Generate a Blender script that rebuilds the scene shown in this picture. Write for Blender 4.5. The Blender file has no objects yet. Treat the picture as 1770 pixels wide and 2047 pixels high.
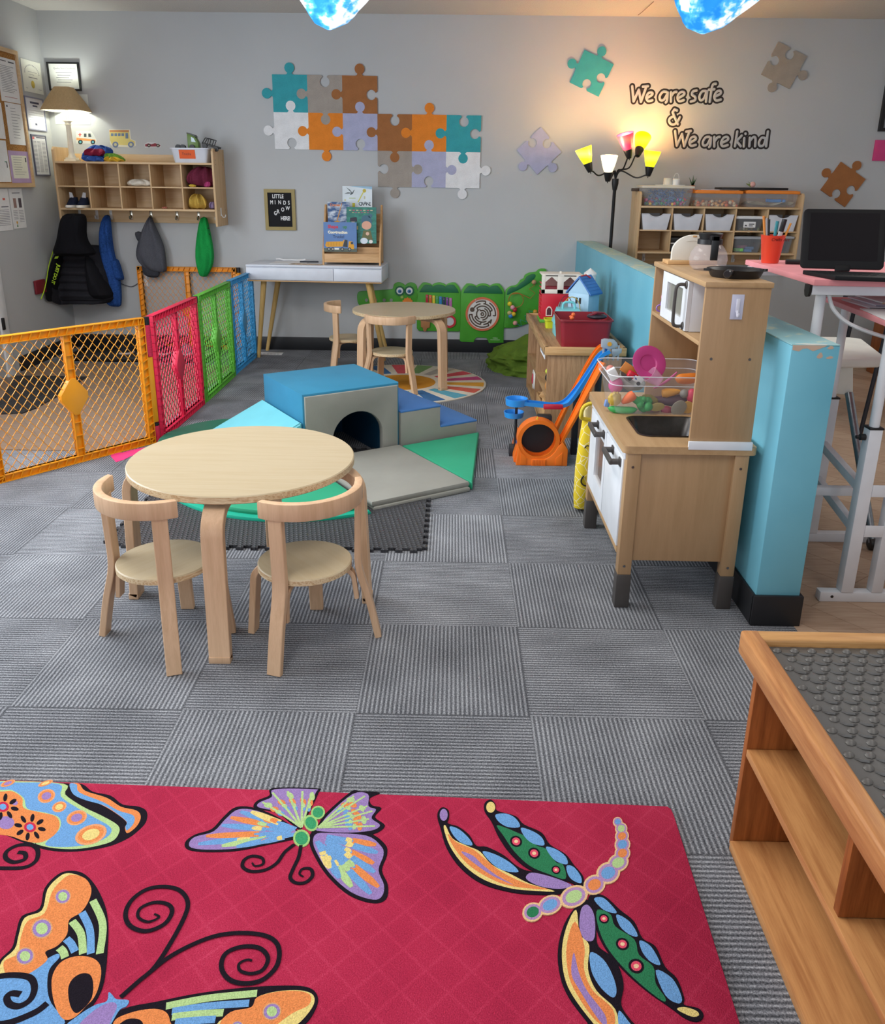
import bpy, bmesh, math, random
from math import sin, cos, pi, radians, sqrt, atan2
from mathutils import Vector, Matrix
random.seed(7)
S = bpy.context.scene
COL = S.collection
# ---------------- camera
F, PX, PY = 1649.22, 883.68, 900.89
PITCH, ROLL, YAW, CAMH = .3151, .0127, -.0108, 1.3287
def cam_axes():
    c, s = cos(YAW), sin(YAW)
    fw = Vector((s*cos(PITCH), c*cos(PITCH), -sin(PITCH)))
    r = Vector((c, -s, 0)); u = r.cross(fw)
    return r*cos(ROLL)+u*sin(ROLL), -r*sin(ROLL)+u*cos(ROLL), fw
CR, CU, CF = cam_axes()
cd = bpy.data.cameras.new('camera'); cam = bpy.data.objects.new('camera', cd); COL.objects.link(cam)
cam.matrix_world = Matrix(((CR.x, CU.x, -CF.x, 0), (CR.y, CU.y, -CF.y, 0), (CR.z, CU.z, -CF.z, CAMH), (0, 0, 0, 1)))
cd.sensor_fit = 'HORIZONTAL'; cd.sensor_width = 36; cd.lens = F*36/1770
cd.shift_x = (885-PX)/1770; cd.shift_y = -(1023.5-PY)/1770
cd.clip_start = .05; S.camera = cam
def ray(u, v): return CR*((u-PX)/F)-CU*((v-PY)/F)+CF
def onz(u, v, z=0): d = ray(u, v); t = (z-CAMH)/d.z; return Vector((d.x*t, d.y*t, z))
def ony(u, v, y): d = ray(u, v); t = y/d.y; return Vector((d.x*t, y, CAMH+d.z*t))
# ---------------- colour management, world, lights
vs = S.view_settings; vs.view_transform = 'Standard'; vs.look = 'None'; vs.gamma = 1; vs.use_curve_mapping = False
vs.exposure = 0.0
W = bpy.data.worlds.new('world'); S.world = W; W.use_nodes = True
bg = W.node_tree.nodes['Background']; bg.inputs[0].default_value = (.75, .85, 1, 1); bg.inputs[1].default_value = .6
def area(name, loc, rot, sx, sy, power, col):
    l = bpy.data.lights.new(name, 'AREA'); l.shape = 'RECTANGLE'; l.size = sx; l.size_y = sy; l.energy = power; l.color = col
    o = bpy.data.objects.new(name, l); o.location = loc; o.rotation_euler = rot; COL.objects.link(o); return o
def point(name, loc, power, col, r=.03):
    l = bpy.data.lights.new(name, 'POINT'); l.energy = power; l.color = col; l.shadow_soft_size = r
    o = bpy.data.objects.new(name, l); o.location = loc; COL.objects.link(o); return o
DAY = (.86, .93, 1)
area('window_daylight', (-.4, -1.92, 1.45), (radians(90), 0, 0), 3.6, 1.5, 40, DAY)          # window in the wall behind the camera, faces +y
area('left_window_daylight', (-3.02, 2.95, 1.45), (0, radians(-90), 0), 1.4, 2.8, 105, DAY)      # window in the left wall, faces +x
for i, (x, y, e) in enumerate(((-.55, 1.0, 17), (1.5, 1.2, 9), (-.55, 3.0, 26), (-2.2, 3.4, 16), (2.3, 3.6, 18))):
    area('ceiling_fluorescent', (x, y, 2.47), (0, 0, 0), .55, 1.15, e, (1, .97, .91))

# ---------------- materials
def lin(h):
    if not isinstance(h, str): return tuple(h)
    h = h.lstrip('#'); r = []
    for i in (0, 2, 4):
        c = int(h[i:i+2], 16)/255; r.append(c/12.92 if c <= .04045 else ((c+.055)/1.055)**2.4)
    return tuple(r)
class NT:
    def __init__(s, m): s.t = m.node_tree; s.n = s.t.nodes; s.b = s.n['Principled BSDF']
    def add(s, typ, **kw):
        n = s.n.new(typ)
        for k, v in kw.items():
            if hasattr(n, k): setattr(n, k, v)
            else: n.inputs[k.replace('_', ' ')].default_value = v
        return n
    def lk(s, a, b): s.t.links.new(a, b)
    def coord(s, scale=(1, 1, 1), rot=(0, 0, 0), loc=(0, 0, 0), src='Object'):
        c = s.n.new('ShaderNodeTexCoord'); m = s.n.new('ShaderNodeMapping')
        m.inputs['Scale'].default_value = scale; m.inputs['Rotation'].default_value = rot; m.inputs['Location'].default_value = loc
        s.lk(c.outputs[src], m.inputs[0]); return m.outputs[0]
    def ramp(s, fac, stops):
        r = s.n.new('ShaderNodeValToRGB'); e = r.color_ramp.elements
        while len(e) < len(stops): e.new(.5)
        for el, (p, c) in zip(e, stops): el.position = p; el.color = (*lin(c), 1)
        s.lk(fac, r.inputs[0]); return r.outputs[0]
    def noise(s, vec, scale=5, detail=3, rough=.5):
        n = s.add('ShaderNodeTexNoise'); n.inputs['Scale'].default_value = scale; n.inputs['Detail'].default_value = detail
        n.inputs['Roughness'].default_value = rough; s.lk(vec, n.inputs['Vector']); return n.outputs[0]
    def bump(s, h, strength=.3, dist=.002):
        b = s.add('ShaderNodeBump'); b.inputs['Strength'].default_value = strength; b.inputs['Distance'].default_value = dist
        s.lk(h, b.inputs['Height']); s.lk(b.outputs[0], s.b.inputs['Normal'])
    def math(s, op, a, b=None):
        m = s.n.new('ShaderNodeMath'); m.operation = op
        for i, x in enumerate((a, b)):
            if x is None: continue
            if isinstance(x, (int, float)): m.inputs[i].default_value = x
            else: s.lk(x, m.inputs[i])
        return m.outputs[0]
    def mix(s, f, a, b, mode='MIX'):
        m = s.n.new('ShaderNodeMix'); m.data_type = 'RGBA'; m.blend_type = mode
        for i, x in ((0, f), (6, a), (7, b)):
            if isinstance(x, (int, float)): m.inputs[i].default_value = x
            elif isinstance(x, (str, tuple)): m.inputs[i].default_value = (*lin(x), 1)
            else: s.lk(x, m.inputs[i])
        return m.outputs[2]
MC = {}
def base(name, col, rough=.5, metal=0, spec=.5):
    m = bpy.data.materials.new(name); m.use_nodes = True; n = NT(m)
    n.b.inputs['Base Color'].default_value = (*lin(col), 1); n.b.inputs['Roughness'].default_value = rough
    n.b.inputs['Metallic'].default_value = metal; n.b.inputs['Specular IOR Level'].default_value = spec
    return m, n
def shade(h, k): c = lin(h); return tuple(min(1, x*k) for x in c)
def plastic(col, rough=.4):
    k = ('p', col, rough)
    if k not in MC:
        m, n = base('plastic', col, rough); v = n.coord()
        n.lk(n.ramp(n.noise(v, 9, 2), ((.3, shade(col, .93)), (.7, shade(col, 1.05)))), n.b.inputs['Base Color']); MC[k] = m
    return MC[k]
def cloth(col, sc=260, var=.18, bump=.35):
    k = ('c', col, sc, var)
    if k not in MC:
        m, n = base('fabric', col, .9, 0, .15); v = n.coord()
        a = n.noise(v, sc, 2); b = n.noise(v, 14, 3)
        f = n.math('ADD', n.math('MULTIPLY', a, .6), n.math('MULTIPLY', b, .4))
        n.lk(n.ramp(f, ((.35, shade(col, 1-var)), (.65, shade(col, 1+var)))), n.b.inputs['Base Color']); n.bump(a, bump, .0015); MC[k] = m
    return MC[k]
def vinyl(col):
    k = ('v', col)
    if k not in MC:
        m, n = base('vinyl', col, .5, 0, .22); v = n.coord(); a = n.noise(v, 350, 2); b = n.noise(v, 5, 3)
        n.lk(n.ramp(b, ((.3, shade(col, .88)), (.7, shade(col, 1.0)))), n.b.inputs['Base Color'])
        n.bump(n.math('ADD', n.math('MULTIPLY', a, .3), n.noise(v, 9, 2)), .25, .006); MC[k] = m
    return MC[k]
def wood(c1, c2, axis='x', scale=1, rough=.45, ring=7):
    k = ('w', c1, c2, axis, scale, rough, ring)
    if k not in MC:
        m, n = base('wood', c1, rough, 0, .35)
        s = {'x': (.6, 9, 9), 'y': (9, .6, 9), 'z': (9, 9, .6)}[axis]
        v = n.coord(tuple(q*scale for q in s))
        a = n.noise(v, ring*.35, 3, .55); fine = n.noise(v, ring*6, 2, .6)
        w = n.math('FRACT', n.math('MULTIPLY', a, 4.0)); w = n.math('ABSOLUTE', n.math('SUBTRACT', w, .5))
        f = n.math('ADD', n.math('MULTIPLY', w, .9), n.math('MULTIPLY', fine, .55))
        n.lk(n.ramp(f, ((.15, c2), (.75, c1))), n.b.inputs['Base Color']); n.bump(fine, .06, .001); MC[k] = m
    return MC[k]
def emit(col, strength, basec=None):
    k = ('e', col, strength)
    if k not in MC:
        m, n = base('glow', basec or col, .5); n.b.inputs['Emission Color'].default_value = (*lin(col), 1); n.b.inputs['Emission Strength'].default_value = strength; MC[k] = m
    return MC[k]
def metal(col, rough=.3):
    k = ('m', col, rough)
    if k not in MC:
        m, n = base('metal', col, rough, 1); v = n.coord()
        n.lk(n.ramp(n.noise(v, 60, 2), ((.3, shade(col, .9)), (.7, shade(col, 1.08)))), n.b.inputs['Base Color']); MC[k] = m
    return MC[k]
def clear(col='ffffff', alpha=.22, rough=.25):
    k = ('cl', col, alpha)
    if k not in MC:
        m, n = base('clear_plastic', col, rough); n.b.inputs['Alpha'].default_value = alpha; MC[k] = m
    return MC[k]
BIRCH = ('beae91', 'b8a686')
birch = wood(*BIRCH, 'x', 1, .4); birchz = wood('dcb794', 'cba581', 'z', 1, .45); edge = wood('e6d2ac', 'b88f62', 'x', 4, .5)
ply = wood('d8b68a', 'c39c6c', 'x', 1, .5); plyz = wood('d4b186', 'bf9869', 'z', 1, .5)
maplez = wood('b3916c', 'a98863', 'z', .8, .45); maple = wood('bc9a72', 'ae8c64', 'y', .8, .45)
oak = wood('c98f58', 'a2673a', 'y', .7, .42, 9); oakx = wood('c0905a', '9a6838', 'x', .7, .42, 9); oakz = wood('a8622f', '7c4219', 'z', .7, .45, 9)
pine = wood('d6ad7a', 'b98a58', 'x', .9, .5); tan_z = wood('b08a66', '8d6a4a', 'z', 1, .5, 12); tan_y = wood('b8946a', '96724c', 'y', 1, .5, 12)
black = plastic('17171a', .45); white = plastic('e9ebee', .45); offwhite = plastic('e6e2d8', .5)
paper = cloth('e9e9ea', 40, .03, .05); ink = plastic('3a3a40', .8); greyink = plastic('8d8d94', .8)

# ---------------- mesh builder
OFF = {}
class MB:
    def __init__(s, *mats): s.bm = bmesh.new(); s.mats = list(mats); s.cur = 0; s.M = Matrix.Identity(4)
    def use(s, m):
        if m not in s.mats: s.mats.append(m)
        s.cur = s.mats.index(m); return s
    def at(s, M=None): s.M = M if M is not None else Matrix.Identity(4); return s
    def faces(s, vs_, fs):
        vv = [s.bm.verts.new(s.M @ Vector(v)) for v in vs_]
        for f in fs:
            try: fc = s.bm.faces.new([vv[i] for i in f]); fc.material_index = s.cur; fc.smooth = True
            except ValueError: pass
        return s
    def take(s, b, M=None):
        T = s.M @ (M if M is not None else Matrix.Identity(4)); b.verts.index_update()
        vv = [s.bm.verts.new(T @ v.co) for v in b.verts]
        for f in b.faces:
            try: fc = s.bm.faces.new([vv[v.index] for v in f.verts]); fc.material_index = s.cur; fc.smooth = True
            except ValueError: pass
        b.free(); return s
    def box(s, lo, hi, bev=.002, seg=2, M=None):
        b = bmesh.new(); bmesh.ops.create_cube(b, size=1)
        lo = Vector(lo); hi = Vector(hi); c = (lo+hi)/2; d = hi-lo
        for v in b.verts: v.co = Vector((c.x+v.co.x*d.x, c.y+v.co.y*d.y, c.z+v.co.z*d.z))
        bev = min(bev, .45*min(abs(d.x), abs(d.y), abs(d.z)))
        if bev > 0: bmesh.ops.bevel(b, geom=b.edges[:], offset=bev, segments=seg, affect='EDGES', profile=.5)
        return s.take(b, M)
    def prism(s, pts, a0, a1, plane='xy', bev=0, M=None, seg=2):
        """polygon pts in a plane, extruded from a0 to a1 along the third axis"""
        def m(p, a): return {'xy': (p[0], p[1], a), 'xz': (p[0], a, p[1]), 'yz': (a, p[0], p[1])}[plane]
        b = bmesh.new(); n = len(pts)
        A = [b.verts.new(m(p, a0)) for p in pts]; B = [b.verts.new(m(p, a1)) for p in pts]
        fa = b.faces.new(A); fb = b.faces.new(B)
        for i in range(n): b.faces.new((A[i], A[(i+1) % n], B[(i+1) % n], B[i]))
        bmesh.ops.recalc_face_normals(b, faces=b.faces[:])
        if bev > 0:
            es = [e for e in b.edges if (fa in e.link_faces or fb in e.link_faces)]
            bmesh.ops.bevel(b, geom=es, offset=bev, segments=seg, affect='EDGES', profile=.5)
        bmesh.ops.triangulate(b, faces=[f for f in b.faces if len(f.verts) > 4])
        return s.take(b, M)
    def ring(s, outer, inner, a0, a1, plane='xy', M=None):
        """closed band between two outlines of equal length, extruded"""
        def m(p, a): return {'xy': (p[0], p[1], a), 'xz': (p[0], a, p[1]), 'yz': (a, p[0], p[1])}[plane]
        n = len(outer); b = bmesh.new(); L = [[b.verts.new(m(p, a)) for p in q] for q in (outer, inner) for a in (a0, a1)]
        o0, o1, i0, i1 = L
        for i in range(n):
            j = (i+1) % n
            for q in ((o0[i], o0[j], o1[j], o1[i]), (i0[i], i0[j], i1[j], i1[i]), (o0[i], o0[j], i0[j], i0[i]), (o1[i], o1[j], i1[j], i1[i])): b.faces.new(q)
        bmesh.ops.recalc_face_normals(b, faces=b.faces[:]); return s.take(b, M)
    def tube(s, path, r, n=8, closed=False, cap=True):
        P = [Vector(p) for p in path]; k = len(P); rr = r if isinstance(r, (list, tuple)) else [r]*k
        rings = []; prev = None
        for i in range(k):
            a = P[(i-1) % k] if closed or i > 0 else P[i]; c = P[(i+1) % k] if closed or i < k-1 else P[i]
            t = (c-a).normalized()
            if prev is None: u = t.orthogonal().normalized()
            else:
                u = prev-t*prev.dot(t); u = u.normalized() if u.length > 1e-6 else t.orthogonal().normalized()
            prev = u; w = t.cross(u)
            rings.append([P[i]+(u*cos(2*pi*j/n)+w*sin(2*pi*j/n))*rr[i] for j in range(n)])
        V = [v for R in rings for v in R]; f = []
        for i in range(k if closed else k-1):
            i2 = (i+1) % k
            for j in range(n): f.append((i*n+j, i*n+(j+1) % n, i2*n+(j+1) % n, i2*n+j))
        if cap and not closed: f += [tuple(range(n))[::-1], tuple(range((k-1)*n, k*n))]
        return s.faces(V, f)
    def lathe(s, prof, c=(0, 0, 0), n=24, M=None):
        V = []; f = []; k = len(prof)
        for r, z in prof:
            for j in range(n): V.append(Vector((r*cos(2*pi*j/n), r*sin(2*pi*j/n), z)))
        for i in range(k-1):
            for j in range(n): f.append((i*n+j, i*n+(j+1) % n, (i+1)*n+(j+1) % n, (i+1)*n+j))
        if prof[0][0] > 1e-5: f.append(tuple(range(n))[::-1])
        if prof[-1][0] > 1e-5: f.append(tuple(range((k-1)*n, k*n)))
        T = Matrix.Translation(c) @ (M if M is not None else Matrix.Identity(4))
        return s.faces([T @ v for v in V], f)
    def ball(s, c, r, M=None, u=16, v=10):
        r = (r, r, r) if isinstance(r, (int, float)) else r
        b = bmesh.new(); bmesh.ops.create_uvsphere(b, u_segments=u, v_segments=v, radius=1)
        for q in b.verts: q.co = Vector((q.co.x*r[0], q.co.y*r[1], q.co.z*r[2]))
        return s.take(b, Matrix.Translation(c) @ (M if M is not None else Matrix.Identity(4)))
    def grid(s, fn, nu, nv, wrap=False):
        V = [fn(i/(nu if wrap else nu-1), j/(nv-1)) for j in range(nv) for i in range(nu)]; f = []
        for j in range(nv-1):
            for i in range(nu if wrap else nu-1): f.append((j*nu+i, j*nu+(i+1) % nu, (j+1)*nu+(i+1) % nu, (j+1)*nu+i))
        return s.faces(V, f)
    def loft(s, rows, y0, n=28, amp=.004, freq=7, seed=0, flat=.35, back=None):
        """hanging or lying cloth: rows = (z, xl, xr, depth); front bulges toward -y from y0"""
        rnd = random.Random(seed); ph = [rnd.random()*6 for _ in range(4)]
        V = []; f = []; k = len(rows)
        for j, (z, xl, xr, d) in enumerate(rows):
            for i in range(n):
                a = 2*pi*i/n; cx = (xl+xr)/2; hx = (xr-xl)/2; ca, sa = cos(a), sin(a)
                x = cx+hx*(abs(ca)**.8)*(1 if ca > 0 else -1)
                front = sa > 0; dd = d if front else d*flat
                fold = amp*(sin(freq*ca*2+ph[0]+z*9)+.6*sin(freq*ca*3.7+ph[1]-z*17)) if front else 0
                y = y0-d*flat-dd*(abs(sa)**.7)*(1 if front else -1)-fold*abs(sa)
                V.append(Vector((x, min(y, y0-.001), z+ .3*fold)))
        for j in range(k-1):
            for i in range(n): f.append((j*n+i, j*n+(i+1) % n, (j+1)*n+(i+1) % n, (j+1)*n+i))
        f += [tuple(range(n))[::-1], tuple(range((k-1)*n, k*n))]
        return s.faces(V, f)
    def bent(s, path, t, w, M=None, bev=.002):
        """bentwood strip: centre line in the local xz plane, thickness t, width w along local y"""
        P = [Vector((p[0], p[1])) for p in path]; L = []; R = []
        for i, p in enumerate(P):
            a = P[max(0, i-1)]; c = P[min(len(P)-1, i+1)]; d = (c-a).normalized(); nn = Vector((-d.y, d.x))
            L.append(p+nn*t/2); R.append(p-nn*t/2)
        V = []; f = []; k = len(P); e = bev
        prof = [(1, -w/2+e), (1, w/2-e), (1-2*e/t, w/2), (-1+2*e/t, w/2), (-1, w/2-e), (-1, -w/2+e), (-1+2*e/t, -w/2), (1-2*e/t, -w/2)]
        for i in range(k):
            m_ = (L[i]+R[i])/2; h = (L[i]-R[i])/2
            for q, y in prof: V.append(Vector((m_.x+h.x*q, y, m_.y+h.y*q)))
        n = 8
        for i in range(k-1):
            for j in range(n): f.append((i*n+j, i*n+(j+1) % n, (i+1)*n+(j+1) % n, (i+1)*n+j))
        f += [tuple(range(n))[::-1], tuple(range((k-1)*n, k*n))]
        M = M if M is not None else Matrix.Identity(4)
        return s.faces([M @ v for v in V], f)
    def obj(s, name, parent=None, label=None, ang=38, sub=0):
        bmesh.ops.recalc_face_normals(s.bm, faces=s.bm.faces[:])
        off = OFF.get(parent, Vector((0, 0, 0))) if parent else None
        if parent is None and (name.startswith(('floor', 'ceiling', 'wall')) and 'tape' not in name): off = Vector((0, 0, 0))
        elif parent is None and len(s.bm.verts):
            xs = [v.co for v in s.bm.verts]
            off = Vector(((min(v.x for v in xs)+max(v.x for v in xs))/2, (min(v.y for v in xs)+max(v.y for v in xs))/2, min(v.z for v in xs)))
        for v in s.bm.verts: v.co -= off
        me = bpy.data.meshes.new(name); s.bm.to_mesh(me); s.bm.free()
        for m in s.mats: me.materials.append(m)
        me.set_sharp_from_angle(angle=radians(ang))
        o = bpy.data.objects.new(name, me); COL.objects.link(o)
        if parent: o.parent = parent; OFF[o] = off
        else: o.location = off; OFF[o] = off
        if label: o['label'] = label
        if sub: md = o.modifiers.new('sub', 'SUBSURF'); md.levels = sub; md.render_levels = sub
        return o
def tag(o, label, cat, group=None):
    o['label'] = label; o['category'] = cat
    if group: o['group'] = group
    return o
def thing(name, label, cat, loc=(0, 0, 0), group=None):
    o = bpy.data.objects.new(name, None); o.empty_display_size = .05; COL.objects.link(o); o.location = loc; OFF[o] = Vector(loc)
    return tag(o, label, cat, group)
def struct(o): o['kind'] = 'structure'; return o
def dup(root, label=None, group=None):
    r = root.copy(); COL.objects.link(r)
    if label: r['label'] = label
    if group: r['group'] = group
    for ch in list(root.children):
        c = ch.copy(); COL.objects.link(c); c.parent = r
        for g in list(ch.children):
            d = g.copy(); COL.objects.link(d); d.parent = c
    return r
def spl(pts, closed=True, k=6):
    n = len(pts); out = []
    P = [Vector((*p, 0)) if len(p) == 2 else Vector(p) for p in pts]
    for i in range(n if closed else n-1):
        a, b, c, d = (P[(i+q) % n] if closed else P[max(0, min(n-1, i+q))] for q in (-1, 0, 1, 2))
        for j in range(k):
            t = j/k; out.append(.5*((2*b)+(c-a)*t+(2*a-5*b+4*c-d)*t*t+(3*b-a-3*c+d)*t**3))
    if not closed: out.append(P[-1].copy())
    if len(pts[0]) == 2: return [(p.x, p.y) for p in out]
    return out
def rrect(x0, y0, x1, y1, r, k=5):
    out = []
    for cx, cy, a in ((x1-r, y1-r, 0), (x0+r, y1-r, pi/2), (x0+r, y0+r, pi), (x1-r, y0+r, 3*pi/2)):
        for j in range(k+1): t = a+j/k*pi/2; out.append((cx+r*cos(t), cy+r*sin(t)))
    return out
def circ(cx, cy, r, n=24, ry=None, a0=0): return [(cx+r*cos(a0+2*pi*i/n), cy+(ry or r)*sin(a0+2*pi*i/n)) for i in range(n)]
def frame_at(loc, rotz=0, extra=None):
    M = Matrix.Translation(loc) @ Matrix.Rotation(rotz, 4, 'Z')
    return M @ extra if extra is not None else M
def text_bm(txt, size, extrude=.0005, offset=0, shear=0, align='LEFT', spacing=1):
    c = bpy.data.curves.new('lettering', 'FONT'); c.body = txt; c.size = size; c.extrude = extrude; c.offset = offset; c.shear = shear; c.align_x = align
    c.space_character = spacing; c.resolution_u = 3
    o = bpy.data.objects.new('lettering', c); COL.objects.link(o); dg = bpy.context.evaluated_depsgraph_get()
    me = bpy.data.meshes.new_from_object(o.evaluated_get(dg)); b = bmesh.new(); b.from_mesh(me)
    bpy.data.objects.remove(o); bpy.data.curves.remove(c); bpy.data.meshes.remove(me); return b
def wr(mb, txt, size, M, **kw): return mb.take(text_bm(txt, size, **kw), M)
# frames for writing: on a surface facing -y (back wall), facing +x (left wall), facing -x
def facing_y(x, y, z, rot=0): return Matrix.Translation((x, y, z)) @ Matrix.Rotation(radians(90), 4, 'X') @ Matrix.Rotation(rot, 4, 'Z')
def facing_x(x, y, z): return Matrix.Translation((x, y, z)) @ Matrix.Rotation(radians(90), 4, 'Z') @ Matrix.Rotation(radians(90), 4, 'X')
# ================= the room
YB, XL, XR, CZ, YF = 6.70, -3.09, 3.6, 2.487, -2.0
TX, TY, TS = .2206, 1.8427, .457
def wall_mat():
    m, n = base('wall_paint', 'bcbec0', .75, 0, .25); v = n.coord()
    n.lk(n.ramp(n.noise(v, 1.3, 3), ((.3, 'b8babc'), (.7, 'bfc1c3'))), n.b.inputs['Base Color']); n.bump(n.noise(v, 160, 3), .12, .002); return m
wallm = wall_mat()
ceilm, n_ = base('ceiling_texture', 'cfccc8', .9, 0, .1); n_.bump(n_.noise(n_.coord(), 90, 4), .5, .006)
def carpet_mat():
    m, n = base('carpet_tiles', '6b6e73', .95, 0, .1)
    v = n.coord(loc=(-TX, -TY, 0)); sx = n.n.new('ShaderNodeSeparateXYZ'); n.lk(v, sx.inputs[0])
    ux = n.math('DIVIDE', sx.outputs[0], TS); uy = n.math('DIVIDE', sx.outputs[1], TS)
    par = n.math('FLOORED_MODULO', n.math('ADD', n.math('FLOOR', ux), n.math('FLOOR', uy)), 2)   # 0: ribs run along x, 1: along y
    K = 38
    def rib(u): return n.math('SINE', n.math('MULTIPLY', u, 2*pi*K))
    rx = rib(ux); ry = rib(uy)
    mixf = n.n.new('ShaderNodeMix'); n.lk(par, mixf.inputs[0]); n.lk(ry, mixf.inputs[2]); n.lk(rx, mixf.inputs[3]); r = mixf.outputs[0]
    def seam(u):
        f = n.math('FRACT', u); d = n.math('MINIMUM', f, n.math('SUBTRACT', 1, f)); return n.math('LESS_THAN', d, .006)
    sm = n.math('MAXIMUM', seam(ux), seam(uy))
    tv = n.n.new('ShaderNodeCombineXYZ'); n.lk(n.math('FLOOR', ux), tv.inputs[0]); n.lk(n.math('FLOOR', uy), tv.inputs[1])
    wn = n.n.new('ShaderNodeTexWhiteNoise'); n.lk(tv.outputs[0], wn.inputs['Vector'])
    fuzz = n.noise(v, 250, 3, .75); blot = n.noise(v, 5, 3)
    h = n.math('ADD', n.math('MULTIPLY', r, .13), n.math('MULTIPLY', fuzz, 1.0))
    h2 = n.math('ADD', h, n.math('MULTIPLY', n.math('SUBTRACT', wn.outputs[0], .5), .06))
    h3 = n.math('ADD', h2, n.math('MULTIPLY', n.math('SUBTRACT', blot, .5), .25))
    c = n.ramp(h3, ((.25, '36383d'), (.52, '77797f'), (.8, 'c0c3c9')))
    n.lk(n.mix(n.math('MULTIPLY', sm, .22), c, '2a2b2e'), n.b.inputs['Base Color']); n.bump(n.math('ADD', n.math('MULTIPLY', r, .12), n.math('MULTIPLY', fuzz, .9)), .45, .004); return m
carpet = carpet_mat()
def plank_mat(k=1.0):
    m, n = base('plank_floor', 'b99a7c', .5, 0, .3); v = n.coord(rot=(0, 0, radians(52)))
    b = n.add('ShaderNodeTexBrick'); n.lk(v, b.inputs['Vector'])
    for key, x in (('Scale', 1), ('Mortar Size', .0015), ('Brick Width', 1.2), ('Row Height', .13), ('Bias', 0)): b.inputs[key].default_value = x
    b.inputs['Color1'].default_value = (*lin('c0a48e'), 1); b.inputs['Color2'].default_value = (*lin('a98a74'), 1); b.inputs['Mortar'].default_value = (*lin('7c5f48'), 1)
    g = n.noise(n.coord((1.2, 14, 1), (0, 0, radians(52))), 6, 4, .6)
    n.lk(n.mix(.35, n.mix(1.0, b.outputs[0], (k, k, k), 'MULTIPLY'), n.ramp(g, ((.3, shade('93745c', k)), (.7, shade('d0b8a0', k))))), n.b.inputs['Base Color']); return m
plank = plank_mat(); plank_dark = plank_mat(.55)
struct(MB(carpet).box((XL, YF, -.05), (1.10, YB, 0), 0).obj("floor"))
struct(MB(plank).box((1.10, YF, -.05), (XR, YB, 0), 0).obj('floor_planks'))
struct(MB(ceilm).box((XL-.1, YF-.1, CZ), (XR+.1, YB+.1, CZ+.1), 0).obj('ceiling'))
struct(MB(wallm).box((XL-.1, YB, 0), (XR+.1, YB+.1, CZ), 0).obj('wall_back'))
struct(MB(wallm).box((XR, YF, 0), (XR+.1, YB, CZ), 0).obj('wall_right'))
b = MB(wallm)   # left wall with a window opening
for lo, hi in (((XL-.1, YF, 0), (XL, 1.5, CZ)), ((XL-.1, 4.4, 0), (XL, YB, CZ)), ((XL-.1, 1.5, 0), (XL, 4.4, .7)), ((XL-.1, 1.5, 2.2), (XL, 4.4, CZ))): b.box(lo, hi, 0)
struct(b.obj('wall_left'))
b = MB(wallm)
for lo, hi in (((XL, YF-.1, 0), (-2.3, YF, CZ)), ((1.5, YF-.1, 0), (XR, YF, CZ)), ((-2.3, YF-.1, 0), (1.5, YF, .65)), ((-2.3, YF-.1, 2.25), (1.5, YF, CZ))): b.box(lo, hi, 0)
struct(b.obj('wall_front'))
basem = plastic('1d1e22', .5)
struct(MB(basem).box((XL, YB-.012, 0), (.97, YB, .105), .003).obj('baseboard_back'))
struct(MB(basem).box((1.11, YB-.012, 0), (XR, YB, .105), .003).obj('baseboard_right'))
struct(MB(basem).box((XL, 5.75, 0), (XL+.012, YB, .105), .003).obj('baseboard_left'))
# half wall dividing the room
def halfwall_mat():
    m, n = base('blue_paint', '73bcd2', .5, 0, .4); v = n.coord()
    n.lk(n.ramp(n.noise(v, 2.2, 4), ((.3, '68b2ca'), (.7, '7cc4d8'))), n.b.inputs['Base Color']); n.bump(n.noise(v, 120, 3), .08, .002); return m
hw = halfwall_mat()
def chip_mat():     # top edge of the half wall with worn paint at the end and pale worn patches along its top
    m, n = base('blue_paint_worn', '73bcd2', .45, 0, .5); v = n.coord()
    a = n.noise(v, 22, 4, .65); b = n.noise(v, 5, 4, .6)
    sp = n.n.new('ShaderNodeSeparateXYZ'); n.lk(v, sp.inputs[0])
    c = n.ramp(n.math('MULTIPLY', a, b), ((.26, '8cc0c8'), (.31, 'b9cfc0')))
    n.lk(c, n.b.inputs['Base Color']); return m
HX0, HX1, HY0, HZ = .970, 1.108, 2.345, .900
b = MB(hw, chip_mat()); b.box((HX0, HY0, 0), (HX1, YB, HZ-.004), .003); b.use(b.mats[1]).box((HX0, HY0+.001, HZ-.004), (HX1, YB, HZ), .001)
# bare plaster where the paint is chipped off the end of the wall
b.use(plastic('c9b09c', .8)).prism([(HX0+.003, HZ-.002), (HX0+.003, HZ-.016), (HX0+.022, HZ-.02), (HX0+.032, HZ-.012), (HX0+.045, HZ-.011), (HX0+.062, HZ-.019), (HX0+.08, HZ-.012), (HX0+.098, HZ-.004), (HX0+.1, HZ-.002)], HY0-.0006, HY0+.002, 'xz')
b.prism(spl([(HX0+.075, HZ-.035), (HX0+.085, HZ-.022), (HX0+.092, HZ-.034), (HX0+.083, HZ-.04)]), HY0-.0006, HY0+.002, 'xz')
b.prism(spl([(HX0+.102, HZ-.038), (HX0+.115, HZ-.032), (HX0+.122, HZ-.037), (HX0+.11, HZ-.041)]), HY0-.0006, HY0+.002, 'xz')
b.prism(spl([(HX0+.102, HZ-.01), (HX0+.112, HZ-.003), (HX0+.12, HZ-.009), (HX0+.11, HZ-.013)]), HY0-.0006, HY0+.002, 'xz')
b.use(plastic('e6e4dc', .7)).prism(spl([(HX0+.01, HY0+.004), (HX0+.04, HY0+.012), (HX0+.09, HY0+.008), (HX0+.1, HY0+.003), (HX0+.05, HY0+.001)]), HZ-.001, HZ+.0006)
struct(b.obj('wall_half'))
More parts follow.
